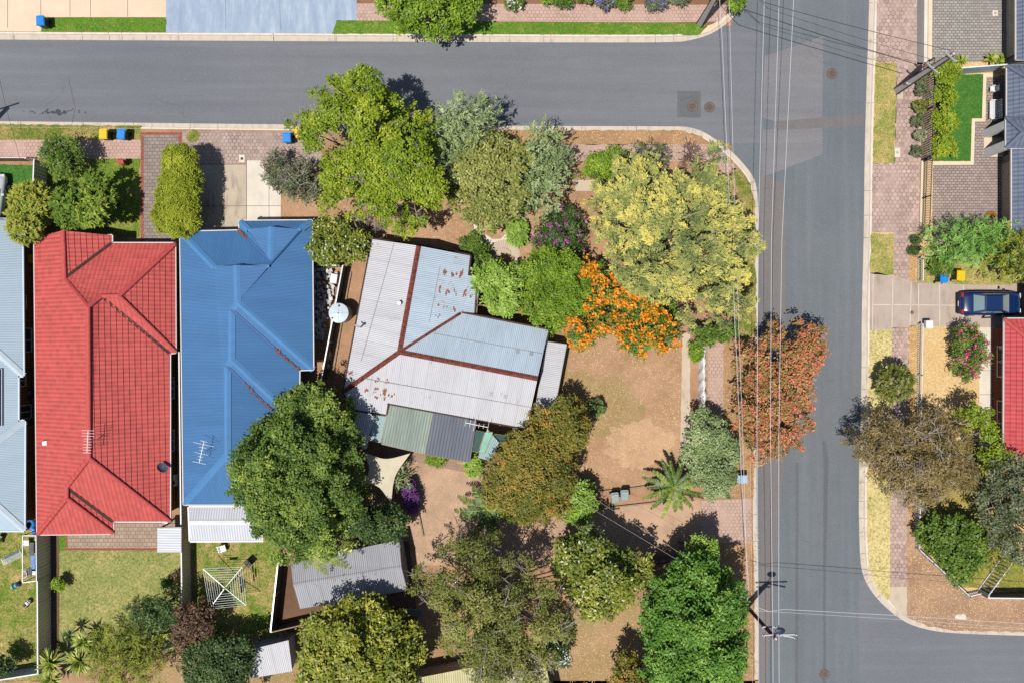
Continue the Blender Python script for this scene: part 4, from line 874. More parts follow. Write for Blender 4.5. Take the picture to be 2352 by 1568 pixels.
# blue tin house
E = 2.6; c = P(560, 850); H = thing('blue_roof_house', 'house with a blue corrugated steel hip roof between red roof and old tin house', 'house', (c.x, c.y, .1))
BP = [[(414, 533, E), (492, 614, 3.9), (543, 609, 4.5), (545, 694, 4.5), (532, 712, 4.35), (531, 825, 4.35), (522, 841, 4.2), (522, 1043, 4.2), (422, 1157, E)], [(414, 532, E), (550, 530, E), (621, 601, 3.67), (618, 611, 3.9), (492, 614, 3.9)], [(716, 507, E), (690, 527, 3.1), (623, 521, 3.67), (621, 601, 3.67), (618, 611, 3.9), (543, 609, 4.5), (545, 694, 4.5), (719, 848, E)], [(550, 508, E), (570, 528, 3.1), (623, 521, 3.67), (621, 601, 3.67), (550, 530, E)], [(550, 508, E), (716, 507, E), (690, 527, 3.1), (570, 528, 3.1)],
 [(570, 528, 3.1), (690, 527, 3.1), (623, 521, 3.67)], [(492, 614, 3.9), (618, 611, 3.9), (543, 609, 4.5)], [(545, 694, 4.5), (719, 848, E), (687, 849, E), (532, 712, 4.35)], [(532, 712, 4.35), (687, 849, E), (687, 970, E), (531, 825, 4.35)], [(531, 825, 4.35), (687, 970, E), (655, 971, E), (522, 841, 4.2)], [(522, 841, 4.2), (655, 971, E), (655, 1157, E), (522, 1043, 4.2)], [(522, 1043, 4.2), (655, 1157, E), (422, 1157, E)]]
m = MB()
for f in BP: roof_face(m, f)
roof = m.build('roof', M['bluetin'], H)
for a, b in (((543, 609, 4.5), (545, 694, 4.5)), ((545, 694, 4.5), (532, 712, 4.35)), ((532, 712, 4.35), (531, 825, 4.35)), ((531, 825, 4.35), (522, 841, 4.2)), ((522, 841, 4.2), (522, 1043, 4.2)), ((414, 533, E), (492, 614, 3.9)), ((719, 848, E), (545, 694, 4.5)), ((687, 970, E), (531, 825, 4.35)), ((522, 1043, 4.2), (422, 1157, E)), ((522, 1043, 4.2), (655, 1157, E)), ((623, 521, 3.67), (621, 601, 3.67)), ((716, 507, E), (690, 527, 3.1)), ((550, 508, E), (570, 528, 3.1))): m = MB(); cap_line(m, a, b, .24, .09, .05); m.build('ridge_capping', M['bluecap'], roof)
for a, b in (((492, 614, 3.92), (618, 611, 3.92)), ((570, 528, 3.12), (690, 527, 3.12))): m = MB(); cap_line(m, a, b, .12, .04, .04); m.build('ridge_capping', M['bluecap'], roof)
m = None
for a, b in (((550, 530, E), (621, 601, 3.67)), ((687, 849, E), (532, 712, 4.35)), ((655, 971, E), (522, 841, 4.2))): m = MB(); cap_line(m, a, b, .09, -.05, .05); m.build('valley_gutter', M['gutterb'], roof)
m = MB()
rr = random.Random(9)
for a, b, lo in (((550, 530, E), (621, 601, 3.67), .75), ((687, 849, E), (532, 712, 4.35), .6), ((655, 971, E), (522, 841, 4.2), .2)):
    a, b = P(*a), P(*b)
    for k in range(80):
        t = rr.random() * (1 - lo) * (.9 if rr.random() < .8 else 1); p = a.lerp(b, t) + Vector((rr.gauss(0, .05), rr.gauss(0, .05), .11 + rr.random() * .05)); q = rr.uniform(.04, .1); an = rr.random() * 6
        m.face([p + Vector((math.cos(an + i * 1.57) * q * (1 if i % 2 else .5), math.sin(an + i * 1.57) * q * (1 if i % 2 else .5), 0)) for i in range(4)])
m.build('valley_litter', M['leaflit'], roof)['kind'] = 'stuff'
OUT = [(414, 533, E), (550, 530, E), (550, 508, E), (716, 507, E), (719, 848, E), (687, 849, E), (687, 970, E), (655, 971, E), (655, 1157, E), (422, 1157, E)]
m = MB(); walls(m, OUT); m.build('wall', M['cream_wall'], H); m = MB(); gutters(m, OUT, .07); m.build('gutter', M['gutterw'], H)
# patio roof behind the blue house
c = P(510, 1200); H = thing('patio_roof', 'white corrugated gable patio roof joined below the blue roof', 'patio roof', (c.x, c.y, .1)); m = MB()
roof_face(m, [(434, 1164, 2.35), (600, 1164, 2.35), (600, 1199, 2.75), (433, 1199, 2.75)]); roof_face(m, [(433, 1199, 2.75), (600, 1199, 2.75), (604, 1240, 2.3), (437, 1241, 2.3)]); r2 = m.build('roof', M['whitetin'], H)
m = MB(); cap_line(m, (433, 1199, 2.76), (600, 1199, 2.76), .16, .04, .04); m.build('ridge_capping', M['whitep'], r2); m = MB(); gutters(m, [(434, 1164, 2.35), (600, 1164, 2.35), (604, 1240, 2.3), (437, 1241, 2.3)], .1, .1, (1,)); m.build('gutter', M['whitep'], H)
for (u, v) in ((441, 1236), (598, 1236), (441, 1170)): q = P(u, v, 2.2); o = MB().box((q.x, q.y, .1), (.1, .1, 2.1)).build('post', M['whitep'], H)
# grey roofed house at the left edge
E = 2.6; c = P(-90, 860); H = thing('grey_roof_house', 'house at the left edge with a pale blue grey steel roof', 'house', (c.x, c.y, .1)); m = MB()
for f in ([(50, 505, E), (53, 862, E), (-100, 724, 4.5), (-100, 505, 4.5)], [(53, 862, E), (41, 862, E), (-112, 734, 4.35), (-100, 724, 4.5)], [(41, 862, E), (41, 968, E), (-112, 1065, 4.35), (-112, 734, 4.35)], [(56, 967, E), (-97, 1078, 4.5), (-112, 1065, 4.35), (41, 968, E)], [(56, 967, E), (55, 1217, E), (-97, 1080, 4.5)], [(55, 1217, E), (-250, 1217, E), (-97, 1080, 4.5)], [(-100, 505, 4.5), (-100, 724, 4.5), (-112, 734, 4.35), (-112, 1065, 4.35), (-97, 1080, 4.5), (-250, 1217, E), (-250, 505, E)]): roof_face(m, f)
roof = m.build('roof', M['greytin'], H)
for a, b in (((53, 862, E), (-100, 724, 4.5)), ((56, 967, E), (-97, 1080, 4.5)), ((55, 1217, E), (-97, 1080, 4.5)), ((-100, 505, 4.5), (-100, 724, 4.5)), ((-112, 734, 4.35), (-112, 1065, 4.35))): m = MB(); cap_line(m, a, b, .24, .09, .05); m.build('ridge_capping', M['greycap'], roof)
m = None; OUT = [(50, 505, E), (53, 862, E), (41, 862, E), (41, 968, E), (56, 967, E), (55, 1217, E), (-250, 1217, E), (-250, 505, E)]
m = MB(); walls(m, OUT); m.build('wall', M['brickbrown'], H); m = MB(); gutters(m, OUT); m.build('gutter', M['greycap'], H)
for v, u, ww, hh in ((694, 52, .9, .7), (781, 53, 1.7, 1.3), (874, 41, .8, 1.2), (947, 41, 1.0, 1.9)): q = P(u, v, 1.6); e = P(u, 800, E); window(H, (e.x - .45, q.y, 2.2 - hh), ww, hh, (1, 0, 0))
pl = plane_of([(41, 862, E), (41, 968, E), (-112, 734, 4.35)]); c = on(pl, -14, 910, .1); t = thing('solar_panel', 'dark solar panels on the pale grey roof at the left edge', 'solar panel', c); m = MB(); m.face([on(pl, -40, 846, .12), on(pl, -40, 977, .12), on(pl, 4, 977, .12), on(pl, 4, 846, .12)]); m.build('panel', M['panelblack'], t); m = MB()
q = [on(pl, -40, 846, .1), on(pl, -40, 977, .1), on(pl, 4.6, 977, .1), on(pl, 4.6, 846, .1)]
for i in range(4): m.bar(q[i], q[(i + 1) % 4], .04, .06)
m.build('frame', M['steel'], t)
# old tin house, turned
E = 2.7; c = P(1020, 800); H = thing('old_tin_house', 'old house with faded white and blue tin roof and rusty ridges', 'house', (c.x, c.y, .1)); Q = (917, 808, 4.4)
W_ = [(855, 550, E), (961, 565, 4.3), Q, (789, 898, E)]; E_ = [(961, 565, 4.3), (1079, 588, E), (1074, 632, E), (1094, 637, 2.4), (1097, 676, 2.36), (1088, 721, 2.4), (1058, 719, 2.75), Q]; N_ = [Q, (1058, 719, 2.75), (1259, 758, E), (1234, 869, 4.4)]; S_ = [Q, (1234, 869, 4.4), (1209, 983, E), (890, 925, 2.7), (886, 951, 2.42), (808, 939, 2.42), (789, 898, E)]
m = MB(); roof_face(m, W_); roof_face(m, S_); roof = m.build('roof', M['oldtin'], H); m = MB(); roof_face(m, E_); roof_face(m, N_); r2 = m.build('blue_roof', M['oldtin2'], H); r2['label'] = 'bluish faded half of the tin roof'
for a, b in (((961, 565, 4.3), Q), (Q, (1234, 869, 4.4)), (Q, (789, 898, E))): m = MB(); cap_line(m, a, b, .17, .07, .06); m.build('rusty_ridge', M['rust'], roof)
m = MB(); cap_line(m, Q, (1058, 719, 2.75), .1, -.04, .05); m.build('rusty_valley', M['rust'], r2)
OUT = [(855, 550, E), (961, 565, E), (1079, 588, E), (1074, 632, E), (1094, 637, 2.4), (1088, 721, 2.4), (1058, 719, E), (1259, 758, E), (1209, 983, E), (890, 925, E), (886, 951, 2.42), (808, 939, 2.42), (789, 898, E)]
m = MB(); walls(m, OUT, .35); m.build('wall', M['cream_wall'], H); m = MB(); gutters(m, OUT, .1, .1); m.build('gutter', M['gutterd'], H)
gm = MB()
for tri in (((855, 550, E), (1079, 588, E), (961, 565, 4.3)), ((1259, 758, E), (1209, 983, E), (1234, 869, 4.4))): q = [P(*x) for x in tri]; cc = sum(q, Vector()) / 3; MB().face([cc + (x - cc) * .96 - Vector((0, 0, .05)) for x in q]).build('gable', M['cream_wall'], H)
pass
rr = random.Random(21); pe, ps, pw, pn = plane_of(E_[:2] + E_[-1:]), plane_of([S_[0], S_[1], S_[2]]), plane_of(W_), plane_of(N_)
def stains(pl, rows, parent, du, dv, size=.2):
    m = MB()
    for (u, v, n, k) in rows:
        for i in range(n):
            if rr.random() < .12: continue
            s = size * k * rr.uniform(.5, 1.25)
            for j in range(4):
                c = on(pl, u + du * i + rr.gauss(0, 3.2), v + dv * i + rr.gauss(0, 3.2), .03 + rr.random() * .012); n3 = pl[0]; ax = Vector((du, -dv, 0)).normalized(); ax = (ax - n3 * ax.dot(n3)).normalized(); ay = n3.cross(ax)
                rx, ry = s * rr.uniform(.16, .36), s * rr.uniform(.35, .9)
                m.face([c + ax * rx * math.cos(t) * rr.uniform(.6, 1.1) + ay * ry * math.sin(t) * rr.uniform(.6, 1.1) for t in [q * 1.047 for q in range(6)]])
    o = m.build('rust_stain', M['rustpatch'], parent); o['kind'] = 'stuff'; return o
stains(pe, [(1021, 627, 3, 1), (1016, 650, 4, .35), (1009, 666, 5, .9), (1000, 688, 4, .3), (1005, 702, 4, .8), (1008, 725, 2, .6)], r2, 18.5, 3.2, .26)
stains(ps, [(867, 873, 2, .9), (825, 892, 5, .6), (866, 894, 2, .9), (847, 908, 3, .8), (860, 930, 1, .8)], roof, 18, 3.2, .24); stains(pw, [(803, 855, 2, .9), (803, 872, 1, .8)], roof, 19, 3.2, .22)
stains(pn, [(1040, 772, 8, .25), (1150, 798, 3, .3)], r2, 18, 5, .2)
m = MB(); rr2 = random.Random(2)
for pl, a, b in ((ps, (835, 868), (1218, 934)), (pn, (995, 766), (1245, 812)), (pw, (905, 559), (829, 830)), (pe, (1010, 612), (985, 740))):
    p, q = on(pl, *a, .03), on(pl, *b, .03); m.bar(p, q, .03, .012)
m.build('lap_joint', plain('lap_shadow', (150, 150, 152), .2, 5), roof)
for (u, v, r, h) in ((918, 697, .13, .35),):
    q = on(pw if u < 930 and v < 800 else ps, u, v); MB().cyl(q, q + Vector((0, 0, h)), r, r, 12).cyl(q + Vector((0, 0, h)), q + Vector((0, 0, h + .08)), r * 1.25, r * 1.1, 12).build('roof_vent', M['steel'], H)
q = on(pw, 829, 751); m = MB().cyl(q, q + Vector((0, 0, 1.0)), .055, .055, 8).cyl(q + Vector((0, 0, 1.0)), q + Vector((-.25, .12, 1.0)), .055, .055, 8).cyl(q + Vector((0, 0, 1.0)), q + Vector((.05, 0, 1.18)), .1, .1, 10); m.build('flue_pipe', M['steel'], H)
m = MB()
for (u, v, pl) in ((1128, 904, ps), (1161, 910, ps), (1189, 807, pn), (1220, 812, pn)):
    p = [on(pl, u + a, v + b, .035) for a, b in ((-4, -4), (4, -3), (3, 5), (-5, 4))]; MB().face(p[::-1]).build('roof_patch', M['steel'], H)
def leanto(name, label, pts, mat, posts=(), loc=None):
    c = sum((P(*p) for p in pts), Vector()) / len(pts); t = thing(name, label, 'lean-to', (c.x, c.y, .1)); m = MB(); roof_face(m, pts); m.build('roof', M[mat], t)
    pm = [P(*p) for p in pts]; f = MB()
    for i in range(len(pm)): f.bar(pm[i] - Vector((0, 0, .06)), pm[(i + 1) % len(pm)] - Vector((0, 0, .06)), .06, .09)
    f.build('frame', M['timber'], t)
    for u, v, h in posts: q = P(u, v, h); MB().box((q.x, q.y, .1), (.09, .09, h - .16)).build('post', M['timber'], t)
    return t
leanto('veranda', 'striped white tin veranda on the eastern end of the old house', [(1254, 784, 2.45), (1301, 791, 2.15), (1273, 941, 2.15), (1223, 975, 2.45)], 'oldtin', [(1299, 793, 2.15), (1286, 866, 2.15), (1273, 939, 2.15)])
leanto('lean_to', 'mottled green sheet lean-to below the white tin roof', [(890, 927, 2.5), (994, 946, 2.5), (975, 1042, 2.2), (876, 1019, 2.2)], 'greensheet', [(878, 1017, 2.2), (974, 1040, 2.2)])
leanto('lean_to', 'dark translucent sheet lean-to beside the mottled green one', [(995, 947, 2.5), (1093, 965, 2.5), (1078, 1061, 2.2), (976, 1042, 2.2)], 'darksheet', [(978, 1040, 2.2), (1077, 1059, 2.2)])
leanto('lean_to', 'narrow pale green sheet lean-to left of the mottled green one', [(859, 952, 2.38), (886, 956, 2.4), (874, 1016, 2.2), (850, 1010, 2.2)], 'lightgreen'); leanto('lean_to', 'white tin lean-to in the shade of the dome tree', [(808, 941, 2.38), (859, 952, 2.38), (842, 1030, 2.1), (832, 1030, 2.1)], 'oldtin', [(836, 1028, 2.1)])
leanto('lean_to', 'loose pale green curved sheets beside the autumn coloured tree', [(1119, 985, 2.1), (1145, 1015, 2.0), (1128, 1058, 1.9), (1098, 1050, 1.95)], 'lightgreen', [(1120, 1050, 1.9)]); leanto('lean_to', 'small striped pale green strip under the rusty roof edge', [(1180, 982, 2.4), (1205, 987, 2.4), (1200, 1014, 2.2), (1178, 1008, 2.2)], 'lightgreen')
M['gcanvas'] = plain('dark_green_canvas', (34, 84, 76), .2, 4); M['mint'] = plain('mint_sheet', (140, 196, 176), .12, 3)
leanto('awning', 'dark green canvas awning beside the dark sheet lean-to', [(1091, 988, 2.2), (1112, 992, 2.2), (1097, 1038, 2.1), (1080, 1034, 2.1)], 'gcanvas'); leanto('awning', 'mint coloured awning strip next to the dark green canvas', [(1114, 992, 2.15), (1131, 992, 2.15), (1112, 1040, 2.05), (1100, 1038, 2.05)], 'mint'); leanto('awning', 'dark green sagging shade cloth under the tin eave', [(1135, 996, 1.9), (1178, 1002, 1.9), (1170, 1022, 1.7), (1134, 1014, 1.7)], 'gcanvas')
# garage and sheds
c = P(800, 1320); H = thing('garage', 'grey corrugated gable garage below the dark dome tree', 'garage', (c.x, c.y, .1)); m = MB(); roof_face(m, [(668, 1293, 2.3), (916, 1238, 2.3), (922, 1302, 2.85), (673, 1343, 2.85)]); roof_face(m, [(673, 1343, 2.85), (922, 1302, 2.85), (935, 1355, 2.3), (689, 1397, 2.3)]); r2 = m.build('roof', M['shedtin'], H); m = MB(); cap_line(m, (673, 1343, 2.86), (922, 1302, 2.86), .13, .04, .03); m.build('ridge_capping', M['shedtin'], r2)
pl = plane_of([(673, 1343, 2.85), (922, 1302, 2.85), (935, 1355, 2.3)]); stains(pl, [(724, 1337, 8, .3)], r2, 23, -3.8, .3); OUT = [(668, 1293, 2.3), (916, 1238, 2.3), (935, 1355, 2.3), (689, 1397, 2.3)]; m = MB(); walls(m, OUT, .06, .1, .03)
q = [P(914, 1241, 2.3), P(933, 1353, 2.3), P(921, 1302, 2.8)]; m.face(q); q = [P(671, 1296, 2.3), P(691, 1394, 2.3), P(676, 1343, 2.8)]; m.face(q); m.build('wall', M['greywall'], H)
c = P(620, 1515); H = thing('tin_shed', 'small square tin shed with one sloping roof at the bottom', 'shed', (c.x, c.y, .1)); m = MB(); o4 = [(568, 1492, 2.1), (662, 1469, 2.1), (671, 1540, 1.9), (577, 1556, 1.9)]; roof_face(m, o4); m.build('roof', M['oldtin'], H); m = MB(); walls(m, o4, .08, .1, .04); m.build('wall', M['shedtin'], H)
leanto('lean_to', 'white corrugated lean-to at the end of the brown patio', [(361, 1211, 2.15), (416, 1210, 2.25), (416, 1267, 2.25), (361, 1267, 2.15)], 'whitetin', [(363, 1265, 2.1), (363, 1214, 2.1)])
c = P(1080, 1620); H = thing('outbuilding', 'yellowed tin roofed outbuilding at the bottom edge under the olive tree', 'outbuilding', (c.x, c.y, .1)); m = MB(); o4 = [(890, 1569, 2.3), (1074, 1533, 2.3), (1252, 1515, 2.3), (1275, 1640, 3.0), (905, 1660, 3.0)]; roof_face(m, o4); m.build('roof', M['creamtin'], H); m = MB(); walls(m, o4, .15, .1, .06); m.build('wall', M['cream_wall'], H)
leanto('lean_to', 'narrow dark tin strip roof between garage and olive tree', [(930, 1398, 2.0), (972, 1400, 2.0), (970, 1414, 1.9), (928, 1412, 1.9)], 'darksheet')
# eastern houses
E = 2.7; c = P(2420, 250); H = thing('slate_roof_house', 'cream house with dark slate coloured roof at top right', 'house', (c.x, c.y, .1)); m = MB()
for f in ([(2334, -200, E), (2334, 138, E), (2520, 138, 4.9), (2520, -200, 4.9)], [(2313, 151, E), (2313, 270, E), (2420, 270, 4.3), (2420, 215, 4.3)], [(2313, 151, E), (2420, 215, 4.3), (2620, 151, E)], [(2324, 343, E), (2324, 533, E), (2500, 533, 4.9), (2500, 343, 4.9)], [(2311, 269, 2.75), (2311, 341, 2.75), (2350, 304, 3.5)], [(2311, 269, 2.75), (2350, 304, 3.5), (2480, 304, 3.5), (2480, 269, 2.75)], [(2350, 304, 3.5), (2311, 341, 2.75), (2480, 341, 2.75), (2480, 304, 3.5)]): roof_face(m, f, .36, .05)
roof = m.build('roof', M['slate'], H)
for a, b in (((2313, 151, E + .05), (2420, 215, 4.35)), ((2311, 269, 2.8), (2350, 304, 3.55)), ((2311, 341, 2.8), (2350, 304, 3.55)), ((2350, 304, 3.55), (2480, 304, 3.55))): m = MB(); seam_caps(m, a, b); m.build('ridge_tile', M['slatecap'], roof)
m = MB()
for o in ([(2334, -200, E), (2334, 138, E), (2520, 138, E)], [(2313, 270, E), (2313, 151, E), (2520, 151, E)], [(2324, 343, E), (2324, 533, E), (2500, 533, E)], [(2311, 269, 2.75), (2311, 341, 2.75)], [(2311, 341, 2.75), (2480, 341, 2.75)]):
    p = [P(*q) for q in o]
    for a, b in zip(p, p[1:]): d = (b - a).normalized(); s = Vector((-d.y, d.x, 0)); m.bar(a - Vector((.05, 0, .05)), b - Vector((.05, 0, .05)), .1, .11)
m.build('gutter', M['gutterw'], H); m = MB()
for x0, v0, v1 in ((2309, -200, 138), (2309, 140, 275), (2309, 275, 362), (2298, 362, 535)): p, q = P(x0, v0), P(x0, v1); prism(m, [(p.x, q.y), (p.x + 8, q.y), (p.x + 8, p.y - .002), (p.x, p.y - .002)], .1, 2.62)
m.build('wall', M['greywall'], H); xw = P(2309, 0).x
for v, ww, hh in ((206, .5, .9), (232, 1.3, 1.3), (256, .8, 1.6)): window(H, (xw, P(0, v).y, .7), ww, hh, (-1, 0, 0))
for v, w2 in ((60, 5.0), ): q = P(2309, v); MB().box((q.x - .015, q.y, .14), (.06, w2, 2.2)).build('garage_door', M['cream_wall'], H)
q = P(2298, 450); MB().box((q.x - .015, q.y, .14), (.06, 4.6, 2.2)).build('garage_door', M['cream_wall'], H)
for v0, v1 in ((300, 318), (344, 363)): a, b = P(2256, v0), P(2256, v1); m = MB().box((a.x + .17, (a.y + b.y) / 2, .12), (.34, a.y - b.y, 2.55)); m.build('pier', M['whitep'], H)
E = 2.6; c = P(2420, 900); H = thing('eastern_red_house', 'brick house with pink red tiled roof at the right edge', 'house', (c.x, c.y, .1)); m = MB()
for f in ([(2307, 733, E), (2305, 1090, E), (2480, 925, 4.7), (2480, 880, 4.7)], [(2307, 733, E), (2480, 880, 4.7), (2655, 733, E)], [(2305, 1090, E), (2655, 1090, E), (2480, 925, 4.7)]): roof_face(m, f, .36, .06)
roof = m.build('roof', M['pinktile'], H); m = MB(); seam_caps(m, (2307, 733, E + .05), (2480, 880, 4.75)); seam_caps(m, (2305, 1090, E + .05), (2480, 925, 4.75)); m.build('ridge_tiles', M['redcap'], roof); OUT = [(2307, 733, E), (2655, 733, E), (2655, 1090, E), (2305, 1090, E)]
m = MB(); walls(m, OUT, .6); m.build('wall', M['brickred'], H); m = MB(); gutters(m, OUT, .1, .1); m.build('gutter', M['gutterw'], H); xw = P(2307, 0, E).x + .6
m = MB(); p, q = P(2284, 770), P(2284, 1040); prism(m, [(p.x, q.y), (xw + .01, q.y), (xw + .01, p.y), (p.x, p.y)], .1, .5); m.build('plinth', M['whitep'], H)
for v, ww in ((830, 2.2), (945, 1.6)): window(H, (xw, P(0, v, 1).y, .8), ww, 1.2, (-1, 0, 0))
m = MB()
for k in range(9): y = P(0, 812).y - k * .22; m.bar((xw - .5, y, 2.0), (xw - .05, y, 2.15), .1, .03)
m.build('awning_slats', M['whitep'], H)
c = P(2400, 700); H = thing('carport', 'flat carport shading the bonnet of the dark blue car', 'carport', (c.x, c.y, .1)); a, b = P(2312, 668), P(2312, 732); m = MB(); m.box((a.x + 4.2, (a.y + b.y) / 2 + .2, 2.45), (8.2, 3.4, .12)); m.build('roof', M['greywall'], H)
for dy in (-1.1, 1.6): MB().box((a.x + .3, (a.y + b.y) / 2 + dy, .1), (.1, .1, 2.34)).build('post', M['steel'], H)
c = P(2336, 648); H = tag(MB().box((c.x + .5, c.y, .1), (1.2, .5, 1.0)).build('brick_pier', M['brickred']), 'low orange brick wall end beside the parked blue car', 'wall')
# ---------------------------------------------------------------- fences, poles, wires
def fence(name, label, pts, mat, rail='whitep', th=.05, post=2.4, h0=.1, cat='fence'):
    p = [P(*q) for q in pts]; c = sum(p, Vector()) / len(p); t = thing(name, label, cat, (c.x, c.y, .1)); pm, rm = MB(), MB()
    for a, b in zip(p, p[1:]):
        d = b - a; L = Vector((d.x, d.y, 0)).length; dn = Vector((d.x, d.y, 0)) / L; s = Vector((-dn.y, dn.x, 0)) * th / 2
        for sg in (1, -1):
            f = [Vector((a.x, a.y, h0)) + s * sg, Vector((b.x, b.y, h0)) + s * sg, b + s * sg, a + s * sg]; pm.face(f if sg < 0 else f[::-1], [(0, 0), (L, 0), (L, b.z), (0, a.z)] if sg < 0 else [(0, a.z), (L, b.z), (L, 0), (0, 0)])
        rm.bar(a, b, .085, .06)
        n = max(1, int(L / post))
        for k in range(n + 1):
            q = a + d * (k / n); MB().box((q.x + s.x * 1.6, q.y + s.y * 1.6, h0), (.06, .06, q.z - h0 - .035), math.atan2(dn.y, dn.x)).build('post', M[rail if rail != 'whitep' else mat], t)
    pm.build('panel', M[mat], t); rm.build('top_rail', M[rail], t); return t
fence('fence', 'tan steel fence between the toy strewn yard and the olive lawn', [(85, 1227, 1.8), (87, 1548, 1.8)], 'fenceTan'); fence('fence', 'tan steel fence between the red and blue roofed houses', [(411, 806, 1.8), (415, 1160, 1.8), (419, 1486, 1.8)], 'fenceTan'); fence('fence', 'short tan steel fence beside the front shrub near the street', [(78, 367, 1.8), (76, 421, 1.8), (70, 520, 1.8)], 'fenceTan')
M['slatgrey'] = corrugated('grey_fence_sheet', (92, 96, 108), .2, .04, .6); M['darkwood'] = corrugated('dark_paling_fence', (96, 88, 82), .15, .03, .85, var=.2, dirty=.4)
fence('fence', 'dark paling fence between clothes hoist yard and garage', [(639, 1284, 1.7), (621, 1450, 1.7)], 'darkwood', 'steel'); fence('fence', 'dark paling fence running below the grey garage', [(621, 1451, 1.6), (698, 1433, 1.6), (800, 1412, 1.6)], 'darkwood', 'timber'); fence('fence', 'dark fence with pale blue top rail beside the water tank', [(787, 609, 1.6), (737, 874, 1.6)], 'slatgrey', 'greytin' if False else 'steel')
fence('fence', 'short white capped fence below the purple leafed shrub', [(372, 1492, 1.8), (419, 1481, 1.8)], 'fenceTan'); fence('fence', 'pale sheet fence at the bottom left corner', [(-120, 1574, 1.8), (0, 1560, 1.8), (87, 1546, 1.8)], 'greytin'); fence('fence', 'black corrugated fence behind the lime green tree', [(1485, 1298, 1.5), (1600, 1278, 1.5)], 'slatgrey', 'navy')
fence('fence', 'pale fence along the top of the bright green lawn', [(2140, 157, 1.6), (2207, 157, 1.6), (2313, 149, 1.6)], 'greytin'); fence('fence', 'small white fence end between rubble pile and shrub', [(728, 609, 1.4), (776, 610, 1.4)], 'greytin')
def picket(label, pts, h, sp, pmat, rmat, pw=.05, name='picket_fence', rails=(.5, 1.0), up=.04):
    p = [P(*q) for q in pts]; c = sum(p, Vector()) / len(p); t = thing(name, label, 'fence', (c.x, c.y, .12)); pk = MB(); k = 0
    for a, b in zip(p, p[1:]):
        d = b - a; L = d.length; n = int(L / sp); rz = math.atan2(d.y, d.x); s = Vector((-d.y, d.x, 0)).normalized() * .045
        for i in range(n): q = a + d * ((i + .5) / n); pk.box((q.x, q.y, .13), (pw, .025, h - .13 + up), rz)
        for r in rails: z = Vector((0, 0, max(.2, h * r))); MB().bar(a + z + s, b + z + s, .05, .07).build('rail', M[rmat], t)
        for i in range(max(1, int(L / 2.4)) + 1): q = a + d * (i / max(1, int(L / 2.4))); MB().box((q.x, q.y, .1), (.09, .09, h), rz).build('post', M[rmat], t)
    pk.build('pickets', M[pmat], t); return t
picket('cream picket fence with dark rails along the bright green lawn', [(2121, 150), (2114, 368)], 1.4, .17, 'creamborder', 'navy', .07); picket('cream picket fence with dark rails along the lower forecourt', [(2116, 374), (2110, 541)], 1.4, .17, 'creamborder', 'navy', .07)
picket('small white railing beside the eastern recycling bins', [(2104, 596), (2104, 646)], .9, .16, 'whitep', 'whitep', .045, 'railing', (.12, 1)); picket('long white railing along the dead grass yard', [(2105, 745), (2103, 860), (2100, 1000), (2099, 1180)], .8, .16, 'whitep', 'whitep', .045, 'railing', (.12, 1)); picket('white railing stepping round the lower street corner', [(2099, 1180), (2099, 1256), (2131, 1286), (2214, 1363), (2242, 1356)], .7, .15, 'whitep', 'whitep', .045, 'railing', (.12, 1))
picket('tall white slatted gate slanting up at the lower right', [(2242, 1354), (2315, 1254)], 1.5, .26, 'whitep', 'whitep', .12, 'slat_gate', (.1, 1)); fence('slat_fence', 'dark fence with white top rail at the bottom right edge', [(2268, 1372, 1.5), (2351, 1373, 1.5), (2600, 1374, 1.5)], 'slatgrey'); picket('dark low picket rail at the front left lawn', [(-120, 372), (80, 372)], 1.1, .16, 'black', 'whitep', .05, 'picket_fence', (1,))
# white sheet draped over a fence
c = P(1610, 875); t = thing('covered_fence', 'white plastic sheet draped over a low fence beside the worn footpath', 'fence', (c.x, c.y, .12)); m = MB(); rr = random.Random(8); gpts = []
for i in range(46):
    v = 790 + 170 * i / 45; row = []
    for j, (u, h) in enumerate(((1603, .15), (1606, .5), (1610, .85), (1614, 1.1), (1618, 1.2), (1620, 1.1), (1618, .6))): q = P(u + 2.2 * math.sin(i * .9 + j) * .5 + rr.uniform(-.8, .8), v, h); row.append((q.x, q.y, q.z + rr.uniform(-.05, .05)))
    gpts.append(row)
for i in range(45):
    for j in range(6): m.face([gpts[i][j], gpts[i + 1][j], gpts[i + 1][j + 1], gpts[i][j + 1]])
m.build('sheet', M['whitep'], t, True)
for v in (800, 850, 900, 950): q = P(1613, v, 1); MB().box((q.x, q.y, .1), (.07, .07, .9)).build('post', M['timber'], t)
for pts, lab in (([(1374, 1128), (1440, 1121), (1516, 1111)], 'upper timber edging beside the grey wheelie bins'), ([(1370, 1168), (1440, 1160), (1560, 1146)], 'lower timber edging along the dirt driveway'), ([(806, 625), (785, 740), (766, 850)], 'thin timber edging in the water tank side yard'), ([(940, 1075), (958, 1160), (972, 1230)], 'thin timber edging beside the purple shrub')):
    m = MB()
    for a, b in zip(pts, pts[1:]): m.bar(P(*a, .2), P(*b, .2), .11, .2)
    tag(m.build('garden_edging', M['timber']), lab, 'edging')
M.update(polecon=concrete('pole_concrete', (200, 200, 198), .3, (130, 130, 130), 2), polerust=plain('rusty_pole_steel', (128, 66, 54), .35, 4, .85), ins=plain('porcelain', (235, 232, 228), .05, 3, .3), wirew=plain('pale_cable', (214, 216, 222), .02, 1, .5), wired=plain('dark_cable', (52, 54, 60), .05, 1, .7))
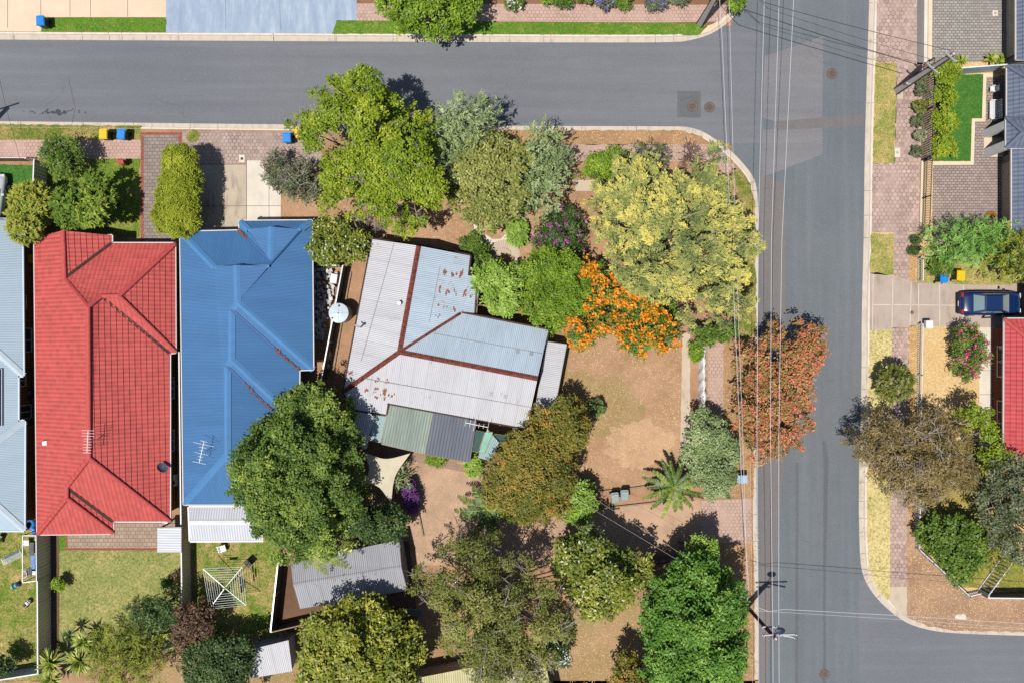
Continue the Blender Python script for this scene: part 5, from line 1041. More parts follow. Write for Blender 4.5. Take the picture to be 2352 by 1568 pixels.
def stobie(label, u, v, h, rz, arms, lamp=None):
    c = P(u, v); t = thing('power_pole', label, 'power pole', (c.x, c.y, .1)); co, si = math.cos(rz), math.sin(rz)
    def taper(w0, w1, th, dx0, dx1):
        m = MB(); lo = []; hi = []
        for x, y in ((-.5, -.5), (.5, -.5), (.5, .5), (-.5, .5)):
            for w, dx, z, l in ((w0, dx0, .1, lo), (w1, dx1, h, hi)): px, py = x * w + dx, y * th; l.append((c.x + px * co - py * si, c.y + px * si + py * co, z))
        m.face(hi); m.face(lo[::-1])
        for k in range(4): n = (k + 1) % 4; m.face([lo[k], lo[n], hi[n], hi[k]])
        return m
    taper(.40, .17, .15, 0, 0).build('concrete_core', M['polecon'], t)
    for s in (1, -1): taper(.07, .05, .20, .232 * s, .11 * s).build('steel_channel', M['polerust'], t)
    for (z, dx, L, a) in arms:
        p = Vector((c.x + math.cos(a) * (dx - L / 2), c.y + math.sin(a) * (dx - L / 2), z)); q = Vector((c.x + math.cos(a) * (dx + L / 2), c.y + math.sin(a) * (dx + L / 2), z)); o = Vector((-math.sin(a), math.cos(a), 0)) * .14
        am = MB().bar(p + o, q + o, .09, .12).build('crossarm', M['steel'], t)
        for f in (.04, .5, .96): e = p.lerp(q, f) + o; MB().cyl(e + Vector((0, 0, .06)), e + Vector((0, 0, .2)), .05, .035, 8).build('insulator', M['ins'], am)
    if lamp:
        q = P(*lamp); b = Vector((c.x, c.y, h - .2)); l = MB().cyl(b, q, .035, .03, 6).build('lamp_arm', M['steel'], t); d = (q - b); d.z = 0; d.normalize(); MB().ell(q + d * .25, (.34, .22, .1), 12, 6).build('lamp_head', M['navy'], l, True)
    return t
stobie('tall steel and concrete power pole beside the mauve footpath', 2055, 212, 8.0, -1.2, [(7.7, 0, 1.0, 2.4), (5.5, 0, 1.1, 2.4), (2.2, 0, .5, 2.9)])
stobie('power pole with street lamp at the avenue kerb above the lime green tree', 1712, 1388, 6.9, -.7, [(6.5, .35, 2.3, 0.02), (6.2, .7, 1.5, -.2), (5.0, .1, 1.0, 0)], (1788, 1455, 7.0)); stobie('power pole leaning out of frame at the upper street corner', 1604, 60, 8.2, -.6, [(7.9, 0, 2.2, .2), (7.0, 0, 1.6, .2)])
stobie('power pole just outside the left edge of the street', -36, 302, 7.2, .3, [(6.9, 0, 2.0, .3)])
def wire(label, pts, r=.016, mat='wirew', sag=0.0):
    p = [P(*q) for q in pts]; o = []
    for a, b in zip(p, p[1:]):
        for k in range(10): o.append(a.lerp(b, k / 10) - Vector((0, 0, sag * 4 * (k / 10) * (1 - k / 10))))
    o.append(p[-1]); m = MB()
    for a, b in zip(o, o[1:]): m.cyl(a, b, r, r, 5, False)
    return tag(m.build('power_line', M[mat]), label, 'power line')
wire('overhead power line nearest the western kerb of the avenue', [(1760, -200, 7.6), (1740, 557, 6.9), (1738, 1000, 6.8), (1741, 1424, 6.72), (1744, 1760, 7)]); wire('middle of the three straight white overhead power lines', [(1795, -200, 7.6), (1771, 557, 6.9), (1769, 1000, 6.8), (1774, 1425, 6.72), (1776, 1760, 7)]); wire('overhead power line farthest out over the avenue', [(1832, -200, 7.6), (1795, 557, 6.9), (1788, 1000, 6.8), (1788, 1430, 6.72), (1790, 1760, 7)])
wire('white lower service cable bending over the footpath verge', [(1645, -200, 6.6), (1652, 0, 6.3), (1657, 71, 6.2), (1669, 348, 6.0), (1687, 736, 5.9), (1696, 935, 5.8), (1702, 1090, 5.6), (1719, 1348, 5.4), (1716, 1379, 5.3)]); wire('thinner pale service cable beside the bending white cable', [(1672, -200, 6.2), (1674, 0, 6), (1683, 348, 5.7), (1699, 836, 5.5), (1704, 960, 5.4), (1716, 1360, 5.1)], .014)
wire('white cable crossing the avenue from the lamp pole to the right', [(1735, 1392, 6.2), (1766, 1403, 6.1), (1800, 1398, 6.1), (2060, 1412, 5.8), (2500, 1440, 5.6)], .018); wire('thin second cable crossing the lower avenue', [(1735, 1401, 6.0), (2060, 1421, 5.6), (2500, 1452, 5.4)], .012)
wire('dark cable reaching the top of the tall footpath pole', [(1690, -60, 8), (1756, 7, 7.9), (2183, 117, 7.85)], .018, 'wired', .15); wire('dark double cable reaching halfway up the tall footpath pole', [(1650, -40, 7), (1706, 22, 6.9), (2118, 153, 5.55)], .024, 'wired', .1); wire('faint dark cable between the two upper poles', [(1700, -60, 7.2), (1762, 20, 7.1), (2150, 140, 6.9)], .012, 'wired', .2)
wire('pale service wire over the dirt driveway to the old house', [(1716, 1377, 5.2), (1591, 1306, 4.9), (1406, 1195, 4.2), (1200, 1072, 3.2)], .006); wire('second pale service wire over the dirt driveway', [(1716, 1366, 5.0), (1560, 1268, 4.7), (1390, 1160, 4.1), (1190, 1035, 3.1)], .006); wire('thin line at the left edge of the street', [(-6, 160, 6), (12, 240, 6), (60, 420, 3)], .012, 'wired')
# ---------------------------------------------------------------- wheelie bins
M.update(lidb=plain('blue_lid', (20, 140, 232), .05, 4, .45), lidy=plain('yellow_lid', (250, 200, 14), .05, 4, .45), lidg=plain('grey_green_lid', (146, 164, 160), .08, 5, .5), lidw=plain('pale_blue_lid', (176, 200, 226), .06, 4, .5), binbody=plain('dark_green_bin', (46, 70, 54), .15, 5, .6), rubber=plain('tyre_rubber', (36, 36, 38), .1, 6, .9))
BIN = {}
def wheelie(lid, label, u, v, rz=0.0, body='binbody'):
    c = P(u, v, 1.02); z = .13
    if lid not in BIN:
        t = thing('wheelie_bin', label, 'wheelie bin', (0, 0, 0), 'wheelie bins put out around the houses')
        MB().box((0, 0, .08), (.44, .52, .87), 0, (1.27, 1.2)).build('body', M[body], t, local=True)
        lm = MB().box((0, -.02, .95), (.60, .70, .035)); lm.box((0, -.03, .985), (.58, .64, .05), 0, (.86, .86)); l = lm.build('lid', M[lid], t, local=True)
        MB().box((0, -.06, 1.0355), (.22, .2, .012)).build('lid_panel', M[lid], l, local=True); MB().bar((-.24, .36, .93), (.24, .36, .93), .05, .05).build('handle', M[lid], t, local=True)
        for s in (1, -1): MB().cyl((s * .25, .27, .12), (s * .3, .27, .12), .11, .11, 12).build('wheel', M['rubber'], t, local=True)
        BIN[lid] = t
    else: t = copy_tree(BIN[lid])
    t.location = (c.x, c.y, z); t.rotation_euler = (0, 0, rz); t['label'] = label
for a in (('lidb', 'blue lidded bin on the cream footpath at top left', 94, 49, .05), ('lidy', 'yellow lidded bin on the weedy grass strip', 238, 309, .0), ('lidb', 'blue lidded bin standing right beside a yellow lidded one on the weedy strip', 279, 309, -.1), ('lidb', 'blue lidded bin on the footpath under the tall yellow green tree', 659, 317, .05), ('lidy', 'yellow lidded bin half hidden under the tall yellow green tree', 686, 305, .3),
 ('lidg', 'grey lidded bin nearer the autumn coloured tree', 1412, 1142, .12), ('lidg', 'grey lidded bin nearer the date palm', 1434, 1136, .05), ('lidw', 'pale blue lidded bin on the verge below the red flowering tree', 1704, 1099, 1.6), ('lidb', 'blue lidded bin beside the parked blue car driveway', 2167, 638, 3.1), ('lidy', 'yellow lidded bin in front of the eastern hedge', 2205, 633, 3.1), ('lidy', 'yellow lidded bin in the passage between grey and red roofs', 67, 595, 1.5)): wheelie(*a)
# ---------------------------------------------------------------- cars
M.update(navycar=None, silver=plain('silver_paint', (205, 210, 214), .03, 1, .3, .6), carglass=plain('car_glass', (128, 152, 156), .06, 2, .08, .7), tail=plain('tail_light', (190, 40, 36), .05, 2, .3), headl=plain('head_light', (220, 224, 226), .04, 2, .15), trim=plain('black_trim', (26, 28, 34), .05, 3, .5), hub=plain('wheel_rim', (170, 172, 176), .1, 4, .3, .5, .4))
tt = NT('navy_car_paint'); MAT['navycar'] = tt.done(alb((18, 44, 92)), .2, None, .7)
def car(label, loc, rz, paint):
    t = thing('parked_car', label, 'car', loc, None, rz); st = [(-2.28, .60, .60, .38), (-2.22, .74, .80, .30), (-2.05, .83, .93, .25), (-1.6, .87, .985, .24), (-.8, .885, 1.0, .24), (.4, .885, .97, .24), (1.1, .875, .94, .24), (1.7, .85, .87, .25), (2.05, .79, .75, .27), (2.22, .68, .62, .32), (2.28, .52, .52, .38)]
    m = MB(); R = []
    for x, w_, zt, zb in st: R.append([(x, -w_ * .9, zb), (x, -w_, zb + (zt - zb) * .35), (x, -w_ * .985, zb + (zt - zb) * .72), (x, -w_ * .9, zt - .03), (x, -w_ * .55, zt), (x, 0, zt + .012), (x, w_ * .55, zt), (x, w_ * .9, zt - .03), (x, w_ * .985, zb + (zt - zb) * .72), (x, w_, zb + (zt - zb) * .35), (x, w_ * .9, zb)])
    i0 = 0; m.v = [p for r in R for p in r]; n = len(R[0])
    for i in range(len(R) - 1):
        for j in range(n): k = (j + 1) % n; m.f.append((i * n + j, (i + 1) * n + j, (i + 1) * n + k, i * n + k)); m.uv.append([(0, 0)] * 4)
    m.f.append(tuple(range(n))); m.uv.append([(0, 0)] * n); m.f.append(tuple(range((len(R) - 1) * n, len(R) * n))[::-1]); m.uv.append([(0, 0)] * n)
    body = m.build('body', M[paint], t, True, True)
    B = [(-1.52, .70), (-.82, .57), (.42, .565), (1.12, .70)]; zb = .95; z1 = 1.40
    c = MB(); lo = [(-1.52, -.74, zb), (1.15, -.74, zb), (1.15, .74, zb), (-1.52, .74, zb)]; hi = [(-.84, -.56, z1), (.40, -.56, z1), (.40, .56, z1), (-.84, .56, z1)]
    def L3(a, b, s): return tuple(a[i] + (b[i] - a[i]) * s for i in range(3))
    ring = [lo, [L3(lo[i], hi[i], .93) for i in range(4)], [(-.76, -.50, z1 + .045), (.32, -.50, z1 + .045), (.32, .50, z1 + .045), (-.76, .50, z1 + .045)]]
    for a, b in zip(ring, ring[1:]):
        for k in range(4): q = (k + 1) % 4; c.face([a[k], a[q], b[q], b[k]])
    c.face(ring[2]); c.build('cabin', M[paint], t, False, True)
    def quad(p, q, r, s, off): return [tuple(Vector(x) + Vector(off)) for x in (p, q, r, s)]
    def inset(a, b, c_, d, f0, f1, g0, g1):
        A, Bq, C, D = map(Vector, (a, b, c_, d)); f = lambda s, t_: A.lerp(Bq, s).lerp(D.lerp(C, s), t_); return [f(f0, g0), f(f1, g0), f(f1, g1), f(f0, g1)]
    g = MB(); g.face([x + Vector((-.012, 0, .012)) for x in inset(lo[3], lo[0], hi[0], hi[3], .08, .92, .1, .94)]); g.build('rear_window', M['carglass'], t, False, True)
    g = MB(); g.face([x + Vector((.012, 0, .012)) for x in inset(lo[1], lo[2], hi[2], hi[1], .06, .94, .04, .95)]); g.build('windscreen', M['carglass'], t, False, True)
    for s in (0, 1):
        for f0, f1 in ((.16, .49), (.52, .86)):
            g = MB(); a = inset(lo[0], lo[1], hi[1], hi[0], f0, f1, .18, .9) if s == 0 else inset(lo[2], lo[3], hi[3], hi[2], 1 - f1, 1 - f0, .18, .9); g.face([x + Vector((0, -.012 if s == 0 else .012, .006)) for x in a]); g.build('side_window', M['carglass'], t, False, True)
    for s in (1, -1):
        for x in (-1.38, 1.36):
            w_ = MB().cyl((x, s * .70, .31), (x, s * .895, .31), .31, .31, 20).build('wheel', M['rubber'], t, False, True); MB().cyl((x, s * .88, .31), (x, s * .90, .31), .19, .19, 14).build('rim', M['hub'], w_, False, True)
        MB().box((-2.13, s * .60, .74), (.22, .30, .13), s * -.28).build('tail_light', M['tail'], t, False, True); MB().box((2.12, s * .56, .58), (.2, .34, .13), s * -.3).build('headlight', M['headl'], t, False, True); MB().box((.72, s * .97, .93), (.14, .2, .12)).build('mirror', M[paint], t, False, True)
    b = MB().box((-2.26, 0, .34), (.14, 1.5, .2)); b.build('rear_bumper', M['trim'], t, False, True); MB().box((2.26, 0, .32), (.14, 1.4, .2)).build('front_bumper', M['trim'], t, False, True); MB().box((-2.34, 0, .5), (.02, .38, .1)).build('number_plate', M['whitep'], t, False, True)
    tr = MB(); tr.bar((-.8, -.585, z1 - .0), (.38, -.585, z1 - .0), .03, .03); tr.bar((-.8, .585, z1), (.38, .585, z1), .03, .03); tr.build('roof_trim', M['trim'], t, False, True)
    return t
c = P(2277, 697, .9); car('dark blue sedan parked rear out on the grey concrete driveway', (c.x, c.y, .14), 0, 'navycar'); c = P(-22, 468, .9); car('silver car half hidden by the olive conifer at the left edge', (c.x, c.y, .14), 1.45, 'silver')
# ---------------------------------------------------------------- small things
c = P(777, 719, 2.0); t = thing('water_tank', 'round galvanised water tank beside the old tin house', 'water tank', (c.x, c.y, .1)); tkm = corrugated('tank_tin', (196, 200, 202), .2, .03, .5); MB().cyl((c.x, c.y, .1), (c.x, c.y, 1.95), .68, .68, 32).build('body', tkm, t); MB().cyl((c.x, c.y, 1.95), (c.x, c.y, 2.06), .71, .1, 32).build('lid', M['greycap'], t); MB().cyl((c.x + .05, c.y + .52, 1.98), (c.x + .05, c.y + .52, 2.03), .07, .07, 10).cyl((c.x - .44, c.y - .36, 1.98), (c.x - .44, c.y - .36, 2.03), .06, .06, 10).cyl((c.x, c.y, 2.05), (c.x, c.y, 2.09), .05, .05, 10).build('inlet', M['black'], t); sm = MB()
for k in range(4): a = k * 1.5708 + .05; sm.bar((c.x + .1 * math.cos(a), c.y + .1 * math.sin(a), 2.065), (c.x + .7 * math.cos(a), c.y + .7 * math.sin(a), 1.965), .015, .012)
sm.build('seam', M['grey'], t)
def antenna(label, u, v, pl, rz, n, L, mast=1.3, low=0):
    b = on(pl, u, v); t = thing('tv_antenna', label, 'antenna', b); MB().cyl(b, b + Vector((0, 0, mast)), .022, .018, 6).build('mast', M['steel'], t); d = Vector((math.cos(rz), math.sin(rz), 0)); s = Vector((-d.y, d.x, 0)); o = b + Vector((0, 0, mast)); MB().bar(o - d * L / 2, o + d * L / 2, .035, .035).build('boom', M['whitep'], t)
    for k in range(n): f = k / (n - 1) - .5; w_ = (.55 if k < n * .6 else .85) * (1 if not low else (1.7 if k % 3 == 0 else .6)) * .5; p = o + d * L * f; MB().bar(p - s * w_, p + s * w_, .018, .018).build('element', M['whitep'], t)
    m = MB()
    for a in (0, 2.1, 4.2): e = b + Vector((math.cos(a) * .7, math.sin(a) * .7, 0)); m.bar(b + Vector((0, 0, mast * .8)), e, .012, .012)
    m.build('stay_wire', M['steel'], t)
antenna('white television antenna on the red tiled roof', 224, 1008, plane_of(RP[5]), 1.52, 9, 1.5, 1.3); antenna('white television antenna on the blue steel roof', 478, 1032, plane_of([BP[0][0], BP[0][1], BP[0][-1]]), 1.35, 8, 1.5, 1.2, 1); antenna('white television antenna above the dark lean-to of the old house', 1096, 972, ps, 2.94, 6, 1.6, 1.0, 1)
pl = plane_of(RP[5]); b = on(pl, 383, 1071); t = thing('satellite_dish', 'small dark satellite dish on the edge of the red tiled roof', 'satellite dish', b); MB().bar(b, b + Vector((-.1, 0, .5)), .04, .04).build('bracket', M['steel'], t); d = MB(); cc = b + Vector((-.1, 0, .55)); ax = Vector((.62, .55, .55)).normalized(); sx = ax.cross(Vector((0, 0, 1))).normalized(); sy = ax.cross(sx)
for ri in range(3):
    for k in range(16):
        f = lambda r, a: cc + sx * math.cos(a) * r + sy * math.sin(a) * r + ax * r * r * .5
        r0, r1, a0, a1 = ri * .13, (ri + 1) * .13, k * .3927, (k + 1) * .3927; d.face([f(r0, a0), f(r1, a0), f(r1, a1), f(r0, a1)] if ri else [cc, f(r1, a0), f(r1, a1)])
d.build('dish', M['slatecap'], t, True); MB().bar(cc, cc + ax * .35, .02, .02).build('feed_arm', M['steel'], t)
c = P(397, 1103, .9); t = thing('air_conditioner', 'white air conditioner unit against the red roofed house wall', 'air conditioner', (c.x, c.y, .14)); MB().box((c.x, c.y, .3), (.34, .85, .6)).build('casing', M['whitep'], t); MB().cyl((c.x + .03, c.y - .14, .9), (c.x + .03, c.y - .14, .915), .13, .13, 16).build('fan', M['black'], t)
b = on(plane_of([RP[0][0], RP[0][3], RP[0][4]]), 104, 1016); t = thing('roof_vent', 'small pale square vent on the western red roof slope', 'vent', b); MB().box(b, (.32, .32, .12)).build('cap', M['steel'], t); MB().bar(b + Vector((-.2, .1, .14)), b + Vector((.3, .22, .14)), .04, .03).build('pipe', M['black'], t)
c = P(277, 371, 1.0); t = thing('mailbox', 'red brick letterbox on the front lawn edge', 'letterbox', (c.x, c.y, .13)); MB().box((c.x, c.y, .13), (.36, .3, .85)).build('base', M['brickred'], t); m = MB(); m.box((c.x, c.y, .98), (.48, .38, .1), 0, (.9, .3)); m.build('cap', M['redcap'], t)
# clothes hoist
c = P(514, 1351, 1.95); t = thing('clothes_hoist', 'square rotary clothes hoist over the patchy lawn', 'clothes hoist', (c.x, c.y, .13)); MB().cyl((c.x, c.y, .13), (c.x, c.y, 2.05), .035, .03, 8).build('pole', M['steel'], t); o = Vector((c.x, c.y, 1.75)); cs = [P(466, 1305, 2.0), P(556, 1301, 2.0), P(565, 1389, 2.0), P(481, 1397, 2.0)]
for q in cs: MB().bar(o, q, .045, .045).build('arm', M['greensheet'] if False else M['steel'], t)
lm = MB()
for r in (.3, .42, .54, .66, .78, .9, 1.0):
    p = [o.lerp(q, r) for q in cs]
    for i in range(4): lm.bar(p[i], p[(i + 1) % 4], .018, .018)
lm.build('washing_line', M['wirew'], t); lw = MB(); rr = random.Random(5)
for k, (r, i, f) in enumerate(((.9, 0, .4), (.78, 1, .3), (.78, 1, .6), (.9, 1, .45))):
    p, q = o.lerp(cs[i], r), o.lerp(cs[(i + 1) % 4], r); a, b = p.lerp(q, f - .12), p.lerp(q, f + .12); x = MB(); x.face([a, b, b + Vector((.05, -.06, -.55)), a + Vector((.05, -.06, -.6))]); tag(x.build('laundry', M[('lidb', 'whitep', 'navy', 'lidb')[k]]), ('blue cloth hanging on the upper hoist line', 'white cloth hanging on the right hoist lines', 'navy cloth hanging on the right hoist lines', 'blue towel hanging on the outer right hoist line')[k], 'laundry')
def chair(label, u, v, mat, rz, s=.5):
    c = P(u, v, .45); t = thing('garden_chair', label, 'chair', (c.x, c.y, .13), None, rz); MB().box((0, 0, .36), (s, s, .04)).build('seat', M[mat], t, local=True); MB().box((0, s * .5, .4), (s, .04, .42)).build('backrest', M[mat], t, local=True)
    for x in (-1, 1):
        for y in (-1, 1): MB().box((x * s * .44, y * s * .44, 0), (.04, .04, .36)).build('leg', M[mat], t, local=True)
        MB().bar((x * s * .5, -s * .45, .58), (x * s * .5, s * .5, .58), .05, .035).build('armrest', M[mat], t, local=True)
chair('white plastic chair near the white patio roof', 511, 1258, 'whitep', .3, .5); chair('black wire chair beside the clothes hoist', 571, 1291, 'black', -.8, .5)
# toys at the left
c = P(66, 1205, .6); t = thing('slide', 'curved bright blue plastic slide beside the grey roof corner', 'slide', (c.x, c.y, .13)); m = MB(); M['toyblue'] = plain('toy_blue', (40, 120, 200), .06, 3, .4)
path = [(c.x + .28 * math.cos(a) * 1.0, c.y + .30 * math.sin(a) + .12, .45 + .1 * a) for a in [x * .45 for x in range(-4, 11)]]; path = [(c.x + .1, c.y - .75, .2), (c.x + .26, c.y - .45, .26)] + path
for a, b in zip(path, path[1:]): m.cyl(a, b, .15, .15, 10)
m.build('chute', M['toyblue'], t, True); MB().box((c.x - .22, c.y - .1, .13), (.12, .5, .9)).build('support', M['navy'], t)
c = P(68, 1282, 1.9); t = thing('swing_set', 'metal swing set frame against the tan fence', 'swing set', (c.x, c.y, .13)); q = [P(52, 1229, 1.9), P(52, 1337, 1.9), P(84, 1333, 1.9), P(83, 1229, 1.9)]
for i in range(4): MB().bar(q[i], q[(i + 1) % 4], .05, .05).build('beam', M['steel'], t); MB().cyl((q[i].x, q[i].y, .13), q[i], .03, .03, 6).build('leg', M['navy'], t)
for u, v, mt, sz in ((60, 1246, 'whitep', (.4, .4, .06)), (72, 1262, 'navy', (.34, .9, .06)), (76, 1290, 'toyblue', (.3, 1.0, .08)), (67, 1312, 'navy', (.42, .5, .08)), (78, 1315, 'whitep', (.24, .3, .06))):
    w_ = P(u, v, .6); se = MB().box((w_.x, w_.y, .55), sz).build('swing_seat', M[mt], t); MB().bar((w_.x, w_.y - .1, .6), (w_.x, w_.y - .1, 1.9), .014, .014).bar((w_.x, w_.y + .1, .6), (w_.x, w_.y + .1, 1.9), .014, .014).build('chain', M['steel'], se)
m = MB(); w_ = P(56, 1318, .7)
for k in range(12): a, b = k * .5236, (k + 1) * .5236; m.cyl((w_.x + .17 * math.cos(a), w_.y + .26 * math.sin(a), .7), (w_.x + .17 * math.cos(b), w_.y + .26 * math.sin(b), .7), .03, .03, 6)
m.build('ring_seat', M['whitep'], t)
c = P(28, 1279, .4); t = thing('folding_airer', 'folded white clothes airer lying on the toy strewn lawn', 'airer', (c.x, c.y, .13), None, .45)
for k in range(7): MB().bar((-.75, -.24 + k * .08, .3 + .02 * (k % 2)), (.75, -.24 + k * .08, .34), .025, .025).build('rod', M['whitep' if k < 5 else 'toyblue'], t, local=True)
for x in (-.75, .75): MB().bar((x, -.26, .3), (x, .26, .32), .03, .03).build('end_rail', M['steel'], t, local=True); MB().bar((x, 0, .3), (x * .8, 0, 0), .03, .03).build('leg', M['steel'], t, local=True)
M['toygreen'] = plain('toy_green', (90, 180, 60), .06, 3, .4); M['toylime'] = plain('toy_lime', (190, 230, 40), .06, 3, .4)
for u, v, a, b_, lab, rz in ((36, 1343, 'toyblue', 'toygreen', 'blue and green ride-on toy on the left lawn', .4), (64, 1383, 'whitep', 'black', 'white ride-on toy close to the tan fence', .8), (4, 1234, 'black', 'toylime', 'black and lime green tricycle at the left edge', 1.2)):
    c = P(u, v, .3); t = thing('ride_on_toy', lab, 'toy', (c.x, c.y, .13), None, rz); MB().ell((0, 0, .26), (.34, .16, .14), 12, 6).build('body', M[a], t, True, True); MB().box((-.16, 0, .34), (.2, .2, .14), 0, (.8, .8)).build('seat', M[b_], t, local=True); MB().bar((.2, -.16, .5), (.2, .16, .5), .04, .04).bar((.2, 0, .3), (.2, 0, .5), .04, .04).build('handlebar', M[b_], t, local=True)
    for x, y in ((.22, .16), (.22, -.16), (-.24, .16), (-.24, -.16)): MB().cyl((x, y - .03, .09), (x, y + .03, .09), .09, .09, 10).build('wheel', M['rubber'], t, local=True)
c = P(407, 1205, .5); t = thing('toy_cart', 'small red and white toy cart beside the white lean-to', 'toy', (c.x - 1, c.y + .3, .13), None, -.35); MB().box((0, 0, .15), (.75, .3, .2)).build('tray', M['whitep'], t, local=True); MB().box((-.05, .05, .35), (.5, .16, .06)).build('lid', M['redcap'], t, local=True)
for x in (-.25, .25): MB().cyl((x, -.17, .1), (x, .17, .1), .09, .09, 10).build('wheel', M['rubber'], t, local=True)
c = P(67, 905, .6); t = thing('folding_table', 'small cluttered table in the passage between two houses', 'table', (c.x, c.y, .13)); MB().box((c.x, c.y, .6), (.4, .8, .04)).build('tabletop', M['navy'], t)
for x in (-.16, .16):
    for y in (-.35, .35): MB().box((c.x + x, c.y + y, .13), (.03, .03, .47)).build('leg', M['steel'], t)
tag(MB().box((c.x, c.y + .1, .64), (.28, .3, .16), .4, (.8, .8)).build('laundry_basket', plain('purple_plastic', (150, 90, 150), .1)), 'purple basket on the small passage table', 'basket')
# shade sail
A, B, C, D = P(836, 1038, 2.3), P(942, 1040, 2.5), P(898, 1155, 2.5), P(834, 1108, 2.0); t = thing('shade_sail', 'cream shade sail with curved edges below the green lean-to', 'shade sail', ((A + C) / 2).xy.to_3d()); m = MB(); N = 14; G = []
cen = (A + B + C + D) / 4
for i in range(N + 1):
    row = []
    for j in range(N + 1):
        s, q = i / N, j / N; p = (A * (1 - s) + B * s) * (1 - q) + (D * (1 - s) + C * s) * q; k = max(4 * s * (1 - s) * (abs(q - .5) * 2) ** 2, 4 * q * (1 - q) * (abs(s - .5) * 2) ** 2); p = p.lerp(cen, .30 * k); p.z -= .25 * 16 * s * (1 - s) * q * (1 - q) * .25; row.append(p)
    G.append(row)
for i in range(N):
    for j in range(N): m.face([G[i][j], G[i][j + 1], G[i + 1][j + 1], G[i + 1][j]])
M['sail'] = plain('sail_cloth', (214, 204, 178), .06, 2, .9); m.build('cloth', M['sail'], t, True); MB().cyl((C.x, C.y - .05, .1), (C.x, C.y - .05, 2.6), .04, .04, 8).build('post', M['steel'], t)
# rubble, rocks
m = MB(); rr = random.Random(14)
for k in range(210):
    f = rr.random(); v = 618 + 160 * f; u0 = 722 - 0 * f; u1 = 776 - 36 * f; u = rr.uniform(u0, u1); q = P(u, v, .5); s = rr.uniform(.12, .32); m.box((q.x, q.y, .1 + rr.random() * .5 * (1 - f * .4)), (s, s * rr.uniform(.6, 1), s * .55), rr.random() * 3, (.9, .9))
tag(m.build('rubble', plain('white_rubble', (226, 222, 220), .3, 2, .9)), 'white heap of broken blocks between blue roof and dark fence', 'rubble', None, 'stuff')
c = P(766, 640, .8); tag(MB().box((c.x, c.y, .3), (.5, .7, .5), -.15, (.95, .95)).build('white_box', M['whitep']), 'white box on top of the rubble heap', 'box')
for u, v, s, lab in ((754, 815, (.22, .5, .5), 'tall cream garden rock beside the dark fence'), (748, 840, (.3, .26, .26), 'low cream garden rock beside the dark fence'), (2028 + 0, 0, None, None)):
    if s is None: break
    q = P(u, v, .4); m = MB().ell((q.x, q.y, .35), s, 12, 8); rr = random.Random(3); m.v = [(x + rr.uniform(-.03, .03), y + rr.uniform(-.03, .03), z) for x, y, z in m.v]; tag(m.build('rock', M['white']), lab, 'rock')
# garden furniture in the east
c = P(2279, 254, .5); t = thing('garden_bench', 'white slatted garden bench on the eastern porch', 'bench', (c.x, c.y, .14))
for k in range(6): MB().box((c.x - .22 + k * .09, c.y, .56), (.07, 1.4, .03)).build('seat_slat', M['whitep'], t)
for k in range(12): MB().bar((c.x + .28, c.y - .66 + k * .12, .6), (c.x + .36, c.y - .66 + k * .12, 1.05), .05, .03).build('back_slat', M['whitep'], t)
MB().bar((c.x + .36, c.y - .7, 1.06), (c.x + .36, c.y + .7, 1.06), .05, .06).build('top_rail', M['whitep'], t)
for y in (-.68, .68):
    MB().bar((c.x - .28, c.y + y, .78), (c.x + .32, c.y + y, .78), .06, .04).build('armrest', M['whitep'], t)
    for x in (-.24, .28): MB().box((c.x + x, c.y + y, .14), (.06, .06, .62)).build('leg', M['whitep'], t)
chair('small white chair with green cushion above the porch bench', 2279, 206, 'whitep', -1.57, .42)
c = P(2272, 493); m = MB(); pts = [(c.x - .5, c.y - .25)] + [(c.x + .5 * math.cos(math.pi * (1 - k / 10)), c.y - .25 + .5 * math.sin(math.pi * (1 - k / 10))) for k in range(11)] + [(c.x + .5, c.y - .25)]; prism(m, pts, .14, .165); tag(m.build('doormat', plain('coir_mat', (150, 104, 44), .3, 20, .95)), 'brown half round coir mat on the pinkish forecourt', 'doormat')
c = P(2225, 735, .9); t = thing('meter_box', 'white box at the head of the long white railing', 'letterbox', (P(2128, 744).x, P(2128, 744).y, .13)); c = P(2131, 745, .9); MB().box((c.x, c.y, .13), (.1, .1, .6)).build('post', M['black'], t); MB().box((c.x + .05, c.y, .73), (.5, .55, .28)).build('box', M['whitep'], t)
c = P(2288, 742, .6); t = thing('gate_post', 'dark post standing in the driveway beside the red house', 'post', (c.x, c.y, .13)); MB().box((c.x - .8, c.y + .4, .13), (.1, .1, 1.1)).build('shaft', M['navy'], t); MB().box((c.x - .8, c.y + .4, 1.23), (.14, .14, .05)).build('cap', M['navy'], t)
# gates and small metal frames beside the dirt driveway
def gate(label, a, b, h=1.0):
    a, b = P(*a), P(*b); t = thing('metal_gate', label, 'gate', ((a.x + b.x) / 2, (a.y + b.y) / 2, .13)); m = MB(); Z = Vector((0, 0, 1)); m.bar(a + Z * .25, b + Z * .25, .04, .04).bar(a + Z * h, b + Z * h, .04, .04).bar(a + Z * .13, a + Z * h, .05, .05).bar(b + Z * .13, b + Z * h, .05, .05); m.build('frame', M['black'], t); s = MB(); n = 9
    for k in range(1, n): p = a.lerp(b, k / n); s.bar(p + Z * .25, p + Z * h, .02, .02)
    for k in range(3): p, q = a.lerp(b, k / 3), a.lerp(b, (k + 1) / 3); s.bar(p + Z * .25, q + Z * h, .02, .02)
    s.build('scrollwork', M['black'], t)
gate('open black metal gate lying beyond the dirt driveway', (1556, 1241), (1612, 1246)); gate('open black metal gate beside the date palm', (1560, 1128), (1608, 1138))
